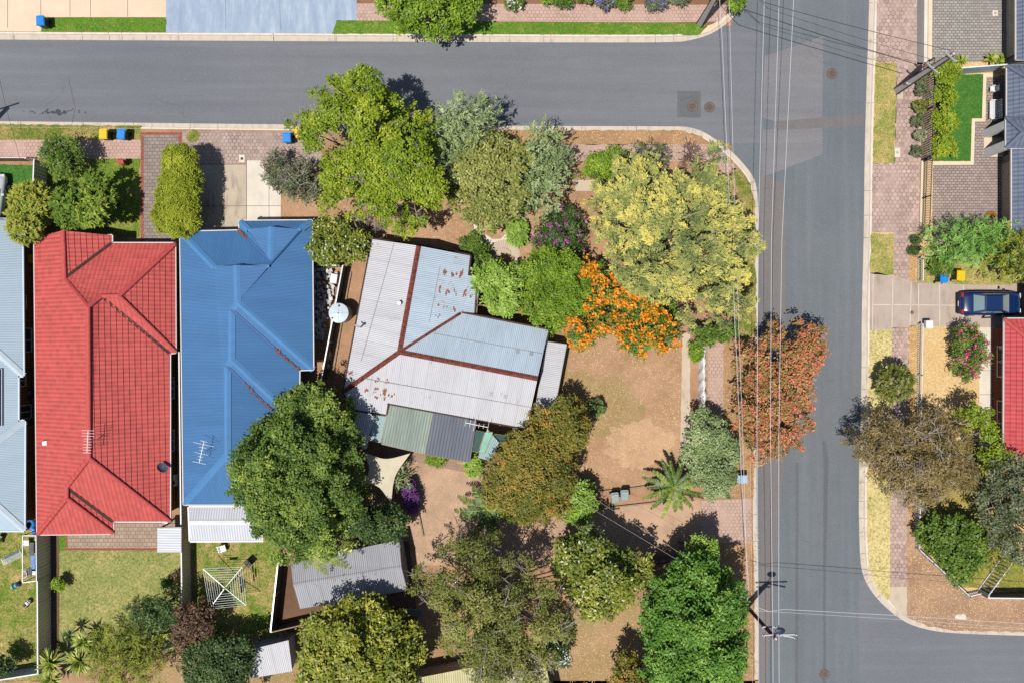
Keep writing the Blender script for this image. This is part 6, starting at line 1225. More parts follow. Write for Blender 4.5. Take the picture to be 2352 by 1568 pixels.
for k, (u, v) in enumerate(((1352, 1098), (1360, 1126), (1372, 1144))):
    a, b = P(u - 14, v), P(u + 12, v + 2); t = thing('metal_stand', ('upper of three small black stands by the bare yard', 'middle of three small black stands by the bare yard', 'lowest of three small black stands by the timber edging')[k], 'stand', ((a.x + b.x) / 2, a.y, .13)); Z = Vector((0, 0, 1)); MB().bar(a + Z * .45, b + Z * .45, .05, .04).build('rail', M['black'], t)
    for q in (a, b): MB().bar(q + Z * .13, q + Z * .45, .04, .04).build('leg', M['black'], t)
c = P(1246, 1436, .4); t = thing('cardboard_box', 'open tan cardboard box under the olive tree edge', 'box', (c.x, c.y, .13)); cb = plain('cardboard', (222, 176, 130), .08, 3, .9); m = MB(); m.box((c.x, c.y, .13), (.6, .55, .4), .1); m.build('carton', cb, t); m = MB(); m.face([(c.x - .3, c.y + .3, .54), (c.x + .3, c.y + .33, .54), (c.x + .28, c.y + .7, .7), (c.x - .26, c.y + .66, .7)]); m.build('flap', cb, t)
t = thing('pergola', 'thin white pergola rails beside the old house corner', 'pergola', P(1120, 705)); a = P(1096, 700, 2.2)
for p, q in (((1094, 700), (1150, 706)), ((1098, 668), (1094, 722)), ((1136, 728), (1134, 750)), ((1180, 738), (1178, 758)), ((1104, 722), (1260, 757))): MB().bar(P(*p, 2.2), P(*q, 2.2), .06, .07).build('beam', M['timber'], t)
for p in ((1150, 706), (1134, 748)): q = P(*p, 2.15); MB().box((q.x, q.y, .1), (.08, .08, 2.05)).build('post', M['timber'], t)
# curved garden path walls
for k, (cu, cv, r0, r1, a0, a1, lab) in enumerate(((1156, 592, 22, 40, .1, 2.7, 'round stepped stone garden edge below the olive tree'), (1156, 590, 8, 19, .3, 3.0, 'inner ring of the round stone garden edge'))):
    m = MB(); n = 16
    for i in range(n):
        t0, t1 = a0 + (a1 - a0) * i / n, a0 + (a1 - a0) * (i + 1) / n - .015; prism(m, [(P(cu + r * math.cos(t), cv - r * math.sin(t)).x, P(cu + r * math.cos(t), cv - r * math.sin(t)).y) for r, t in ((r0, t0), (r1, t0), (r1, t1), (r0, t1))], .1, .2 + .04 * (k == 1))
    tag(m.build('garden_edging', M['oldpath']), lab, 'edging')
t = thing('timber_cross', 'two crossed pale poles standing beside the purple flowering bush', 'garden stake', P(1295, 440)); MB().bar(P(1276, 437, 2.2), P(1310, 443, 2.2), .07, .06).build('arm', M['timber'], t); MB().bar(P(1301, 413, 2.3), P(1291, 468, 2.1), .07, .06).build('upright', M['timber'], t); q = P(1295, 441, 2.1); MB().box((q.x, q.y, .1), (.08, .08, 2.05)).build('post', M['timber'], t)
# ---------------------------------------------------------------- trees and shrubs
LM = dict(
 yellow=leafmat('yellow_green_leaves', (74, 100, 14), (124, 146, 24), (174, 184, 54)), silver=leafmat('silver_leaves', (84, 106, 58), (132, 152, 96), (188, 200, 148)), olive=leafmat('olive_leaves', (82, 94, 34), (124, 130, 58), (176, 176, 98), .15, .5, .3),
 gold=leafmat('golden_sprays', (88, 106, 62), (146, 152, 84), (216, 202, 104), .15, .7), dome=leafmat('deep_green_leaves', (46, 72, 20), (84, 112, 36), (152, 170, 72), .2, .55, .25), bright=leafmat('bright_green_leaves', (68, 98, 14), (108, 140, 28), (160, 182, 58)), mid=leafmat('mid_green_leaves', (54, 80, 18), (86, 114, 34), (136, 160, 66)),
 light=leafmat('light_green_leaves', (94, 128, 38), (134, 166, 62), (180, 204, 104)), autumn=leafmat('autumn_tinted_leaves', (76, 88, 26), (120, 118, 42), (184, 146, 66)), brown=leafmat('brownish_olive_leaves', (84, 74, 38), (124, 108, 62), (170, 150, 98)), rustleaf=leafmat('rusty_olive_leaves', (100, 96, 44), (160, 124, 70), (212, 160, 106)),
 dry=leafmat('dry_olive_leaves', (72, 84, 30), (112, 118, 48), (164, 164, 88)), lime=leafmat('lime_leaves', (48, 88, 22), (84, 128, 38), (144, 178, 78)), dark=leafmat('dark_green_leaves', (36, 58, 22), (60, 86, 36), (108, 130, 68)), conifer=leafmat('conifer_sprays', (54, 84, 22), (98, 126, 36), (156, 170, 62), .2, .7), conifer2=leafmat('olive_conifer_sprays', (74, 90, 20), (116, 128, 38), (162, 164, 64), .2, .7),
 hedge=leafmat('yellow_conifer_sprays', (96, 112, 14), (140, 152, 32), (184, 188, 66), .2, .7), purple=leafmat('purple_brown_leaves', (66, 48, 36), (104, 78, 58), (148, 116, 88)), grey=leafmat('grey_green_leaves', (62, 74, 46), (98, 108, 74), (150, 156, 120)), palm=leafmat('palm_leaflets', (30, 54, 18), (66, 92, 30), (150, 158, 66), .1), yucca=leafmat('yellow_striped_blades', (66, 92, 24), (130, 146, 50), (206, 204, 110), .15), waxy=leafmat('yellow_tipped_leaves', (76, 96, 20), (122, 130, 34), (186, 182, 76), .2, .5, .3), darkyel=leafmat('glossy_green_leaves', (62, 82, 18), (104, 118, 32), (168, 168, 66), .2, .4, .4),
 spiky=leafmat('green_needle_sprays', (58, 102, 34), (96, 142, 54), (148, 186, 96), .15, .7), agave=leafmat('agave_blades', (130, 150, 90), (180, 192, 130), (216, 220, 168), .1))
FM = dict(orange=leafmat('orange_flowers', (214, 118, 10), (240, 146, 22), (250, 184, 70), .3), red=leafmat('coral_red_flowers', (186, 92, 72), (224, 120, 98), (242, 162, 138), .3), magenta=leafmat('magenta_flowers', (150, 34, 140), (192, 66, 180), (220, 120, 205), .3), pink=leafmat('pink_flowers', (200, 40, 110), (232, 80, 146), (245, 150, 190), .3), violet=leafmat('violet_flowers', (96, 76, 176), (130, 108, 206), (166, 148, 228), .3), white=leafmat('white_flowers', (214, 214, 206), (236, 236, 230), (250, 250, 246), .3), darkred=leafmat('small_red_flowers', (170, 34, 20), (206, 60, 36), (226, 110, 70), .3), purple=leafmat('purple_leaves', (70, 34, 84), (104, 56, 120), (150, 96, 160), .2), straw=leafmat('straw_blades', (190, 150, 96), (222, 184, 128), (240, 214, 168), .1), litter=leafmat('fallen_leaf', (150, 104, 66), (206, 164, 112), (240, 212, 166), .05), blade=leafmat('grass_blades', (74, 108, 28), (118, 140, 50), (176, 176, 92), .15), lushblade=leafmat('lush_grass_blades', (36, 92, 22), (60, 124, 38), (90, 152, 60), .15))
T = tree
T('tall_tree', 'tall yellow green tree overhanging the side street', 'tree', [(700, 212), (735, 175), (788, 190), (800, 150), (835, 147), (846, 185), (890, 200), (935, 235), (985, 240), (1006, 275), (1002, 330), (1012, 400), (1022, 440), (1000, 480), (970, 488), (975, 530), (930, 545), (890, 515), (862, 485), (800, 505), (745, 480), (722, 420), (732, 372), (690, 352), (655, 330), (665, 280), (718, 262), (733, 230)], 9.5, 3.5, LM['yellow'], 1.25, (.19, .13), .33, 12, twigs=60, gap=.10, shape=.45, sp=.84, hv=.17, tuft=.42)
T('thin_shrub', 'thin dark twiggy bush over the pale concrete slab', 'bush', [(603, 362), (640, 350), (662, 370), (715, 365), (735, 420), (728, 462), (690, 462), (645, 445), (606, 412)], 3.2, .8, LM['grey'], .6, (.2, .09), .36, 8, twigs=75, gap=.5)
T('leafy_shrub', 'glossy shrub between blue roof and old house corner', 'bush', [(705, 540), (735, 500), (790, 515), (845, 545), (842, 592), (800, 602), (760, 606), (725, 595)], 4.2, 1.5, LM['darkyel'], .7, (.26, .13), .36, 9)
bare('bare_bush', 'bare grey twiggy bush at the corner of the old house', 'bush', 838, 520, 42, 3.5, 26, 1.2, 5); bare('bare_branches', 'bare grey branches tangled inside the yellow green tree', 'bush', 868, 425, 70, 11, 16, 1.5, 6)
bare('bare_shrub', 'bare reddish twigs beside the street footpath', 'bush', 1590, 352, 34, 2.4, 22, 1.2, 7, plain('red_brown_twig', (140, 110, 104), .2, 6, .9))
T('feathery_tree', 'feathery silver green tree at the street kerb', 'tree', [(985, 372), (1000, 300), (1020, 250), (1062, 221), (1110, 233), (1150, 258), (1122, 300), (1112, 340), (1082, 382), (1050, 430), (1000, 425)], 6.5, 2.5, LM['silver'], .8, (.3, .07), .46, 12, 'spray', gap=.15, up=.35)
T('broad_tree', 'broad glossy olive tree behind the curved stone edging', 'tree', [(1040, 350), (1080, 310), (1140, 310), (1180, 342), (1216, 330), (1230, 370), (1212, 430), (1190, 480), (1158, 508), (1128, 534), (1100, 520), (1064, 490), (1028, 456), (1020, 410)], 7.2, 2.5, LM['olive'], .95, (.24, .14), .36, 11)
T('feathery_tree', 'narrow silver green tree above the crossed poles', 'tree', [(1220, 310), (1240, 284), (1270, 303), (1300, 345), (1312, 390), (1290, 430), (1268, 482), (1222, 492), (1190, 470), (1208, 400)], 6, 2, LM['silver'], .75, (.28, .08), .42, 12, 'spray', gap=.15)
T('round_shrub', 'bright green dense shrub beside the street footpath', 'bush', [(1338, 388), (1362, 357), (1400, 341), (1440, 348), (1452, 380), (1402, 412), (1360, 414)], 2.6, .4, LM['bright'], .6, (.18, .1), .3, 9)
T('feathery_shrub', 'grey green feathery shrub behind the golden conifer', 'bush', [(1440, 345), (1480, 330), (1520, 345), (1525, 380), (1470, 395), (1440, 380)], 4, 1, LM['grey'], .6, (.28, .07), .42, 10, 'spray')
T('golden_conifer', 'large golden tipped conifer at the street corner', 'tree', [(1350, 462), (1380, 402), (1420, 367), (1470, 352), (1520, 377), (1560, 390), (1600, 380), (1620, 347), (1650, 337), (1670, 358), (1676, 400), (1672, 430), (1692, 450), (1702, 480), (1742, 515), (1736, 560), (1732, 592), (1716, 640), (1722, 690), (1720, 732), (1700, 757), (1640, 748), (1580, 750), (1552, 692), (1500, 680), (1450, 660), (1402, 612), (1376, 570), (1366, 512)], 9, 3, LM['gold'], 1.2, (.2, .09), .24, 8, 'plume', up=.4, shape=.55, twigs=18, tuft=.42, sp=.92, hv=.17, gap=.18)
T('leafy_shrub', 'green shrub at the lower foot of the golden conifer', 'bush', [(1580, 752), (1640, 752), (1692, 742), (1682, 772), (1640, 792), (1602, 790)], 2.6, .8, LM['mid'], .5, (.2, .1), .32, 9)
T('small_shrub', 'small green shrub at the top of the white draped fence', 'bush', ell_poly(1596, 808, 13, 20), 1.4, .2, LM['bright'], .3, (.16, .09), .26, 8, limbs=False)
T('flowering_bush', 'bush with scattered magenta flowers beside the golden conifer', 'bush', [(1225, 530), (1250, 490), (1292, 470), (1330, 490), (1346, 540), (1332, 592), (1262, 592), (1225, 562)], 3.6, .8, LM['dark'], .7, (.2, .1), .36, 9, flower=FM['magenta'], fl_n=6, fl_size=.09, gap=.25)
T('medium_tree', 'dense mid green tree between old house and orange flowers', 'tree', [(1195, 602), (1240, 572), (1300, 566), (1340, 592), (1358, 640), (1352, 692), (1312, 742), (1272, 758), (1230, 748), (1200, 718)], 5.2, 1.5, LM['bright'], .75, (.18, .11), .3, 10)
T('light_shrub', 'pale green large leafed shrub touching the old house roof', 'bush', [(1084, 625), (1120, 610), (1180, 604), (1196, 640), (1192, 702), (1150, 728), (1112, 692), (1090, 660)], 4, 1.2, LM['light'], .65, (.22, .14), .3, 10)
T('orange_grevillea', 'tree covered in vivid orange flowers beside the bare yard', 'tree', [(1325, 622), (1352, 598), (1392, 608), (1422, 650), (1462, 668), (1502, 710), (1556, 750), (1562, 790), (1510, 806), (1440, 812), (1418, 768), (1380, 762), (1350, 792), (1320, 804), (1302, 762), (1300, 720), (1330, 700), (1358, 680)], 5.5, 2, LM['mid'], .7, (.24, .1), .4, 9, flower=FM['orange'], fl_n=14, fl_size=.13, fl_clump=14, gap=.2)
T('leafy_shrub', 'shaded green shrub between orange flowers and golden conifer', 'bush', [(1430, 640), (1500, 680), (1552, 700), (1560, 740), (1530, 745), (1480, 700)], 3.2, 1, LM['mid'], .55, (.24, .1), .4, 8, gap=.3)
T('small_shrub', 'small variegated shrub beside the curved stone edging', 'bush', ell_poly(1188, 535, 22, 30), 1.4, .2, LM['light'], .4, (.2, .12), .28, 9, limbs=False); T('small_shrub', 'low green shrub at the old house front corner', 'bush', [(1050, 560), (1080, 535), (1110, 560), (1128, 590), (1122, 608), (1095, 606)], 1.8, .3, LM['mid'], .4, (.2, .11), .3, 8, gap=.2)
T('red_gum_tree', 'street tree covered in coral red flowers over the avenue', 'tree', [(1690, 850), (1697, 800), (1722, 772), (1760, 746), (1802, 740), (1850, 746), (1880, 735), (1912, 765), (1892, 820), (1866, 850), (1872, 900), (1860, 950), (1856, 1000), (1830, 1036), (1790, 1046), (1740, 1068), (1700, 1030), (1680, 972), (1700, 900)], 5.6, 2, LM['rustleaf'], .95, (.24, .11), .38, 10, flower=FM['red'], fl_n=13, fl_size=.085, fl_clump=9, gap=.25, sp=.92, hv=.15)
T('dome_tree', 'huge dark green dome tree between blue roof and shade sail', 'tree', [(524, 1050), (546, 1000), (602, 970), (622, 920), (682, 885), (740, 881), (786, 913), (818, 960), (826, 1010), (826, 1070), (822, 1130), (826, 1180), (808, 1222), (790, 1252), (740, 1292), (690, 1287), (650, 1282), (602, 1242), (560, 1192), (530, 1130)], 9.2, 1.5, LM['dome'], .95, (.19, .12), .31, 11, shape=.7)
T('leafy_tree', 'dark leafy tree below the shade sail', 'tree', [(800, 1150), (840, 1160), (880, 1162), (925, 1172), (938, 1202), (925, 1242), (860, 1240), (815, 1225)], 5, 1.5, LM['dark'], .7, (.24, .13), .34, 9)
T('purple_shrub', 'deep purple shrub at the edge of the dirt turning area', 'bush', [(930, 1112), (948, 1100), (958, 1140), (954, 1172), (938, 1180), (928, 1150)], 1.4, .2, FM['purple'], .35, (.16, .08), .26, 8, limbs=False)
T('silvery_shrub', 'blue green spiky shrub beside the shade sail', 'bush', ell_poly(918, 1092, 18, 30), 1.8, .3, LM['silver'], .4, (.32, .06), .34, 9, 'spray', limbs=False)
T('autumn_tree', 'olive tree with coppery tips below the old tin house', 'tree', [(1110, 1120), (1128, 1060), (1160, 1010), (1200, 980), (1232, 940), (1282, 918), (1322, 904), (1348, 950), (1352, 1000), (1322, 1050), (1312, 1110), (1302, 1182), (1262, 1197), (1210, 1202), (1160, 1192), (1118, 1162)], 6.2, 1.5, LM['autumn'], .9, (.2, .1), .33, 11, shape=.65, flower=FM['darkred'], fl_n=.8, fl_size=.08)
T('leafy_shrub', 'fresh green shrub at the right of the coppery tree', 'bush', [(1295, 1140), (1320, 1104), (1352, 1108), (1368, 1160), (1342, 1202), (1298, 1197)], 3.5, 1, LM['light'], .6, (.22, .13), .32, 9)
T('clipped_bush', 'small round dark bush alone in the bare yard', 'bush', ell_poly(1368, 936, 22, 23), 1.3, .15, LM['dark'], 3, (.2, .11), .14, 10, 'spray', sp=1.3, limbs=False)
T('spreading_gum', 'large sparse olive gum tree at bottom centre', 'tree', [(930, 1372), (950, 1300), (985, 1290), (1020, 1250), (1060, 1214), (1112, 1218), (1160, 1250), (1216, 1290), (1270, 1310), (1292, 1370), (1312, 1400), (1322, 1440), (1290, 1472), (1272, 1520), (1250, 1570), (1230, 1620), (1130, 1620), (1080, 1562), (1070, 1502), (1000, 1470), (966, 1432), (980, 1400)], 9, 4, LM['dry'], 1.05, (.2, .09), .34, 10, twigs=110, gap=.42, shape=.4, sp=.9, hv=.17)
T('leafy_tree', 'glossy green tree shading the dirt driveway', 'tree', [(1271, 1290), (1290, 1242), (1330, 1225), (1380, 1215), (1386, 1246), (1420, 1265), (1480, 1270), (1492, 1300), (1502, 1330), (1462, 1372), (1420, 1402), (1360, 1422), (1320, 1402), (1290, 1352)], 7, 2.5, LM['darkyel'], .85, (.28, .14), .37, 9, gap=.1)
T('feathery_shrub', 'grey green feathery shoots above the shaded driveway', 'bush', [(1320, 1250), (1350, 1205), (1385, 1215), (1378, 1250), (1345, 1270)], 6.5, 3, LM['silver'], .5, (.26, .08), .42, 9, 'spray', gap=.2)
T('lime_tree', 'big lime green tree beside the lamp pole', 'tree', [(1500, 1342), (1530, 1320), (1570, 1292), (1600, 1270), (1652, 1272), (1672, 1320), (1712, 1352), (1716, 1400), (1722, 1470), (1702, 1522), (1690, 1600), (1640, 1640), (1500, 1640), (1470, 1560), (1490, 1500), (1480, 1440), (1475, 1400)], 8.5, 3, LM['lime'], .95, (.22, .14), .34, 11)
T('sapling', 'pale green sapling top beside the open metal gate', 'tree', [(1575, 1262), (1585, 1240), (1620, 1230), (1645, 1245), (1630, 1275), (1600, 1285)], 5, 2.5, LM['light'], .5, (.22, .12), .36, 8, gap=.15)
T('leafy_tree', 'yellow tipped large leafed tree at the bottom beside the small shed', 'tree', [(684, 1502), (700, 1440), (740, 1400), (790, 1374), (830, 1369), (872, 1380), (890, 1400), (942, 1420), (968, 1480), (962, 1542), (932, 1620), (700, 1620), (690, 1552)], 7.5, 2.5, LM['waxy'], .95, (.3, .15), .37, 9)
T('leafy_tree', 'dark bronze tree cut by the bottom edge beside the lime tree', 'tree', [(1403, 1592), (1410, 1530), (1430, 1495), (1470, 1520), (1502, 1560), (1512, 1620), (1420, 1640)], 5, 2, LM['autumn'], .7, (.24, .12), .36, 9, gap=.2)
T('leafy_tree', 'dark green tree left of the small tin shed', 'tree', [(421, 1490), (470, 1462), (520, 1470), (586, 1464), (582, 1500), (570, 1522), (578, 1600), (440, 1620), (428, 1540)], 4.5, 1.5, LM['dark'], .75, (.22, .12), .34, 9)
T('purple_tree', 'purple brown leafed shrub between the two back lawns', 'tree', [(390, 1430), (430, 1374), (470, 1380), (497, 1430), (482, 1472), (430, 1482), (400, 1466)], 4, 1, LM['purple'], .65, (.2, .11), .36, 8, gap=.2)
T('shaded_tree', 'loose dark olive tree behind the olive lawn', 'tree', [(296, 1390), (330, 1370), (400, 1375), (412, 1420), (385, 1455), (320, 1440)], 5, 2, LM['dark'], .65, (.22, .11), .36, 8, gap=.25)
T('willowy_bush', 'large grey olive willowy bush at the bottom of the olive lawn', 'bush', [(215, 1460), (262, 1428), (300, 1418), (330, 1440), (388, 1468), (372, 1512), (350, 1570), (250, 1600), (215, 1542)], 4.5, 1.2, LM['conifer2'], .8, (.3, .06), .46, 12, 'spray', up=.1)
for (u, v, n, L, lab) in ((119, 1520, 70, 1.15, 'spiky yellow green cordyline nearest the tan fence'), (185, 1516, 70, 1.2, 'spiky yellow green cordyline next to the willowy bush'), (192, 1472, 45, .9, 'smaller spiky cordyline at the lawn edge'), (370, 1458, 34, .75, 'spiky cordyline beside the purple brown shrub'), (118, 1560, 40, .9, 'spiky cordyline at the bottom of the tan fence')): rosette('cordyline', lab, u, v, 1.5, int(n * 1.4), L * 1.12, .13, LM['yucca'])
rosette('cordyline', 'dark shaded cordyline above the brighter pair', 158, 1458, 1.3, 40, .9, .08, LM['dark']); rosette('yucca', 'striped yucca under the lime green tree', 1520, 1345, 1.6, 46, 1.0, .1, LM['yucca'], heads=((0, 0, 0), (1.2, .5, -.2))); rosette('agave', 'pale agave at the right of the pink oleander', 2243, 777, .5, 16, .75, .14, LM['agave']); rosette('agave', 'green agave under the topiary hedge at top right', 2206, 142, .6, 40, .7, .1, LM['yucca'], heads=((0, 0, 0), (2.2, .15, 0), (2.9, .05, -.1)))
T('small_shrub', 'small bright green shrub against the tan fence shadow', 'bush', ell_poly(135, 1339, 12, 11), 1.2, .2, LM['bright'], .3, (.18, .1), .26, 8, limbs=False); T('rose_bush', 'small rose bush with red blooms on the olive lawn', 'bush', ell_poly(384, 1338, 11, 8), 1.1, .3, LM['mid'], .25, (.14, .08), .26, 6, flower=FM['darkred'], fl_n=6, fl_size=.07, gap=.3); T('rose_bush', 'small dark rose bush against the fence near the olive lawn', 'bush', ell_poly(407, 1322, 9, 8), 1.1, .3, LM['purple'], .25, (.14, .08), .26, 6, gap=.3)
T('street_shrub', 'loose dark green shrub over the pink footpath', 'bush', [(92, 345), (110, 320), (150, 316), (182, 325), (192, 360), (170, 392), (135, 408), (108, 385)], 3, .8, LM['mid'], .6, (.22, .09), .36, 9, gap=.2); T('round_conifer', 'olive green round conifer at the grey roof corner', 'tree', [(20, 455), (45, 425), (85, 418), (115, 440), (126, 490), (110, 530), (75, 552), (35, 520)], 5, .6, LM['conifer2'], 3, (.36, .10), .2, 12, 'spray', up=.3, sp=1.3, shape=.4)
T('round_conifer', 'dark green round conifer in front of the red roof', 'tree', [(112, 460), (135, 415), (180, 405), (215, 425), (225, 470), (225, 525), (185, 534), (140, 530), (118, 500)], 5, .6, LM['conifer'], 3, (.36, .10), .2, 12, 'spray', up=.3, sp=1.3, shape=.4); T('round_conifer', 'smaller dark green conifer beside the front lawn shadow', 'tree', [(205, 430), (230, 404), (262, 425), (270, 465), (255, 505), (222, 520), (212, 480)], 4.2, .6, LM['conifer'], 3, (.36, .10), .2, 12, 'spray', up=.3, sp=1.3, shape=.4)
T('columnar_hedge', 'tall yellow green clipped conifer hedge beside the paved driveway', 'hedge', [(385, 370), (392, 347), (415, 341), (445, 347), (460, 372), (463, 420), (455, 470), (463, 510), (450, 535), (412, 553), (380, 530), (366, 505), (375, 460), (382, 410)], 4.4, .3, LM['hedge'], .55, (.13, .08), .2, 10, up=.6, shape=.22, tuft=.55, sp=.6, hv=.03)
T('street_tree', 'bright green street tree cut by the top edge', 'tree', [(868, -60), (870, 20), (900, 50), (925, 78), (975, 80), (1020, 82), (1060, 74), (1085, 40), (1105, 10), (1100, -60)], 5.5, 2, LM['bright'], .85, (.26, .13), .37, 9, gap=.1)
for (u, v, r, mt, fl, lab) in ((1180, 2, 22, 'mid', 'white', 'low shrub with pale flowers at the top edge'), (1295, 6, 18, 'mid', None, 'small green tuft in the top mulch bed'), (1262, 2, 14, 'bright', None, 'tiny bright green shrub in the top mulch bed'), (1386, 4, 20, 'grey', 'violet', 'violet flowering shrub nearer the street tree'), (1508, 10, 24, 'grey', 'violet', 'larger violet flowering shrub near the corner'), (1430, 4, 20, 'mid', None, 'plain green shrub between two violet shrubs'), (1345, -4, 16, 'mid', 'pink', 'low shrub with pink dots at the top edge'), (1560, -6, 22, 'grey', None, 'grey green shrub near the upper corner pole'), (875, 8, 12, 'silver', 'white', 'small white flowered plant beside the blue grey driveway')):
    T('garden_shrub', lab, 'bush', ell_poly(u, v, r, r * .8), 1.2, .15, LM[mt], .35, (.15, .09), .26, 8, flower=FM[fl] if fl else None, fl_n=30, fl_size=.08, limbs=False, gap=.15)
T('corner_shrub', 'small bright shrub at the foot of the upper corner pole', 'bush', ell_poly(1690, 8, 20, 14), 2.2, .8, LM['bright'], .35, (.2, .1), .3, 8)
# east side
T('conifer_hedge', 'wide spiky green conifer hedge below the pinkish forecourt', 'hedge', [(2134, 575), (2138, 530), (2180, 510), (2260, 516), (2322, 514), (2330, 560), (2292, 602), (2230, 600), (2150, 592)], 2.8, .4, LM['spiky'], .7, (.34, .06), .4, 12, 'spray', up=.4, shape=.35)
T('olive_tree', 'mustard olive tree at the right end of the spiky hedge', 'tree', [(2258, 592), (2288, 545), (2330, 528), (2372, 540), (2390, 640), (2312, 637), (2270, 620)], 4.5, 1.2, LM['waxy'], .7, (.26, .08), .42, 11, 'spray', gap=.1)
T('small_shrub', 'green shrub behind the eastern blue lidded bin', 'bush', ell_poly(2160, 608, 24, 20), 1.5, .2, LM['mid'], .4, (.2, .08), .3, 9, limbs=False); T('topiary_ball', 'small round bush at the lower end of the picket fence', 'bush', ell_poly(2101, 553, 10), .9, .15, LM['dark'], .25, (.1, .06), .18, 8, limbs=False); T('topiary_ball', 'small round bush just above the small white railing', 'bush', ell_poly(2099, 577, 10), .9, .15, LM['dark'], .25, (.1, .06), .18, 8, limbs=False)
for k, (u, v) in enumerate(((2111, 182), (2112, 209), (2110, 247), (2108, 279), (2107, 314), (2104, 350))): T('topiary_ball', ('topiary ball under the tall footpath pole', 'topiary ball second below the tall footpath pole', 'topiary ball third in the row outside the picket fence', 'topiary ball fourth in the row outside the picket fence', 'topiary ball second from the lower end of the picket row', 'largest topiary ball at the lower end of the picket row')[k], 'bush', ell_poly(u, v, 13 + (k == 5) * 2), .95, .14, LM['grey' if k != 2 else 'dry'], 3, (.18, .09), .11, 10, 'spray', sp=1.3, group='topiary balls outside the picket fence', limbs=False)
for k, (u, v, ru, rv) in enumerate(((2173, 172, 30, 28), (2170, 228, 27, 26), (2167, 283, 27, 26), (2169, 338, 27, 26))): T('citrus_bush', ('topmost and widest yellow green bush in the lawn bed', 'second yellow green bush below the topmost one', 'third yellow green bush along the bright lawn', 'lowest yellow green bush beside the bright lawn')[k], 'bush', ell_poly(u, v, ru, rv, 12, k, .2), 1.9, .5, LM['yellow'], .45, (.17, .1), .28, 8, group='yellow green bushes in the lawn bed', gap=.15)
T('oleander', 'long oleander bush full of bright pink flowers', 'bush', [(2187, 765), (2198, 745), (2225, 742), (2245, 760), (2256, 790), (2252, 820), (2235, 850), (2230, 872), (2210, 876), (2200, 850), (2190, 820), (2186, 790)], 2.4, .4, LM['mid'], .55, (.22, .07), .34, 9, flower=FM['pink'], fl_n=16, fl_size=.085, gap=.1)
T('round_bush', 'round clipped olive bush on the dry verge', 'bush', ell_poly(2048, 880, 43, 43, 18, 2, .05), 2.4, .3, LM['dry'], 3, (.26, .1), .17, 11, 'spray', up=.4, sp=1.3, shape=.5)
T('sparse_tree', 'brown sparse twiggy tree leaning over the eastern kerb', 'tree', [(1965, 1010), (1985, 960), (2012, 948), (2070, 960), (2120, 948), (2180, 945), (2215, 970), (2228, 1010), (2240, 1060), (2225, 1110), (2190, 1130), (2150, 1150), (2110, 1180), (2070, 1150), (2020, 1120), (1985, 1080), (1958, 1040)], 6.5, 2.5, LM['brown'], .85, (.2, .07), .36, 9, twigs=170, gap=.3)
T('sparse_tree', 'yellow green sparse tree beside the eastern red house', 'tree', [(2185, 950), (2220, 925), (2262, 935), (2280, 985), (2305, 1020), (2300, 1075), (2255, 1085), (2235, 1030)], 5, 2, LM['yellow'], .6, (.2, .1), .4, 7, gap=.5)
T('dusky_tree', 'dusky dark green tree at the lower right edge', 'tree', [(2236, 1110), (2262, 1062), (2300, 1050), (2360, 1052), (2420, 1100), (2420, 1290), (2320, 1292), (2270, 1242), (2248, 1170)], 7, 2.5, LM['grey'], .9, (.24, .1), .38, 9, twigs=40, gap=.25)
T('leafy_tree', 'rich green bush inside the lower white railing', 'bush', [(2108, 1212), (2150, 1190), (2190, 1184), (2240, 1200), (2262, 1230), (2258, 1290), (2232, 1325), (2200, 1350), (2162, 1292), (2122, 1258)], 3.6, .8, LM['mid'], .75, (.26, .15), .36, 9)
T('willowy_bush', 'soft olive bush behind the tall white gate', 'bush', [(2245, 1215), (2290, 1210), (2345, 1245), (2340, 1290), (2290, 1315), (2250, 1300)], 3.5, .8, LM['conifer2'], .65, (.26, .05), .42, 11, 'spray', gap=.15)
T('silver_tree', 'silvery green small tree beside the date palm', 'tree', [(1570, 1012), (1582, 965), (1610, 942), (1640, 945), (1662, 978), (1692, 1032), (1686, 1092), (1666, 1142), (1630, 1147), (1600, 1112), (1576, 1062)], 4.6, 1.2, LM['silver'], .7, (.2, .1), .33, 10)
T('flowering_bush', 'bush with white blossoms beside the cardboard box', 'bush', [(1250, 1470), (1275, 1450), (1300, 1470), (1310, 1500), (1290, 1530), (1260, 1520)], 3, .5, LM['dark'], .5, (.18, .1), .32, 8, flower=FM['white'], fl_n=18, fl_size=.09)
palm('date_palm', 'green date palm at the mouth of the dirt driveway', 1546, 1118, 2.2, 16, 2.25, LM['palm'], .5, .21, .5, .12, npair=24); palm('shaded_palm', 'palm with yellowing fronds below the dome tree', 735, 1245, 4.2, 18, 2.6, LM['darkyel'], .7, .4, .7, .1, npair=22); palm('tree_fern', 'green palm fronds below the coppery tree', 1118, 1170, 3.2, 12, 2.2, LM['palm'], .7, .36, .5, .12, npair=20)
T('small_shrub', 'low bright plants under the dark lean-to edge', 'bush', ell_poly(1000, 1056, 20, 11), .9, .15, LM['bright'], .25, (.14, .08), .24, 7, limbs=False); T('small_shrub', 'pale potted shrub beside the mint awning', 'bush', ell_poly(1088, 1066, 22, 26), 1.3, .2, LM['light'], .35, (.18, .1), .28, 8, limbs=False, gap=.2); T('small_shrub', 'dark weeds at the bottom left corner of the toy yard', 'bush', ell_poly(4, 1525, 26, 22), 2.5, .4, LM['dark'], .5, (.2, .1), .34, 8)
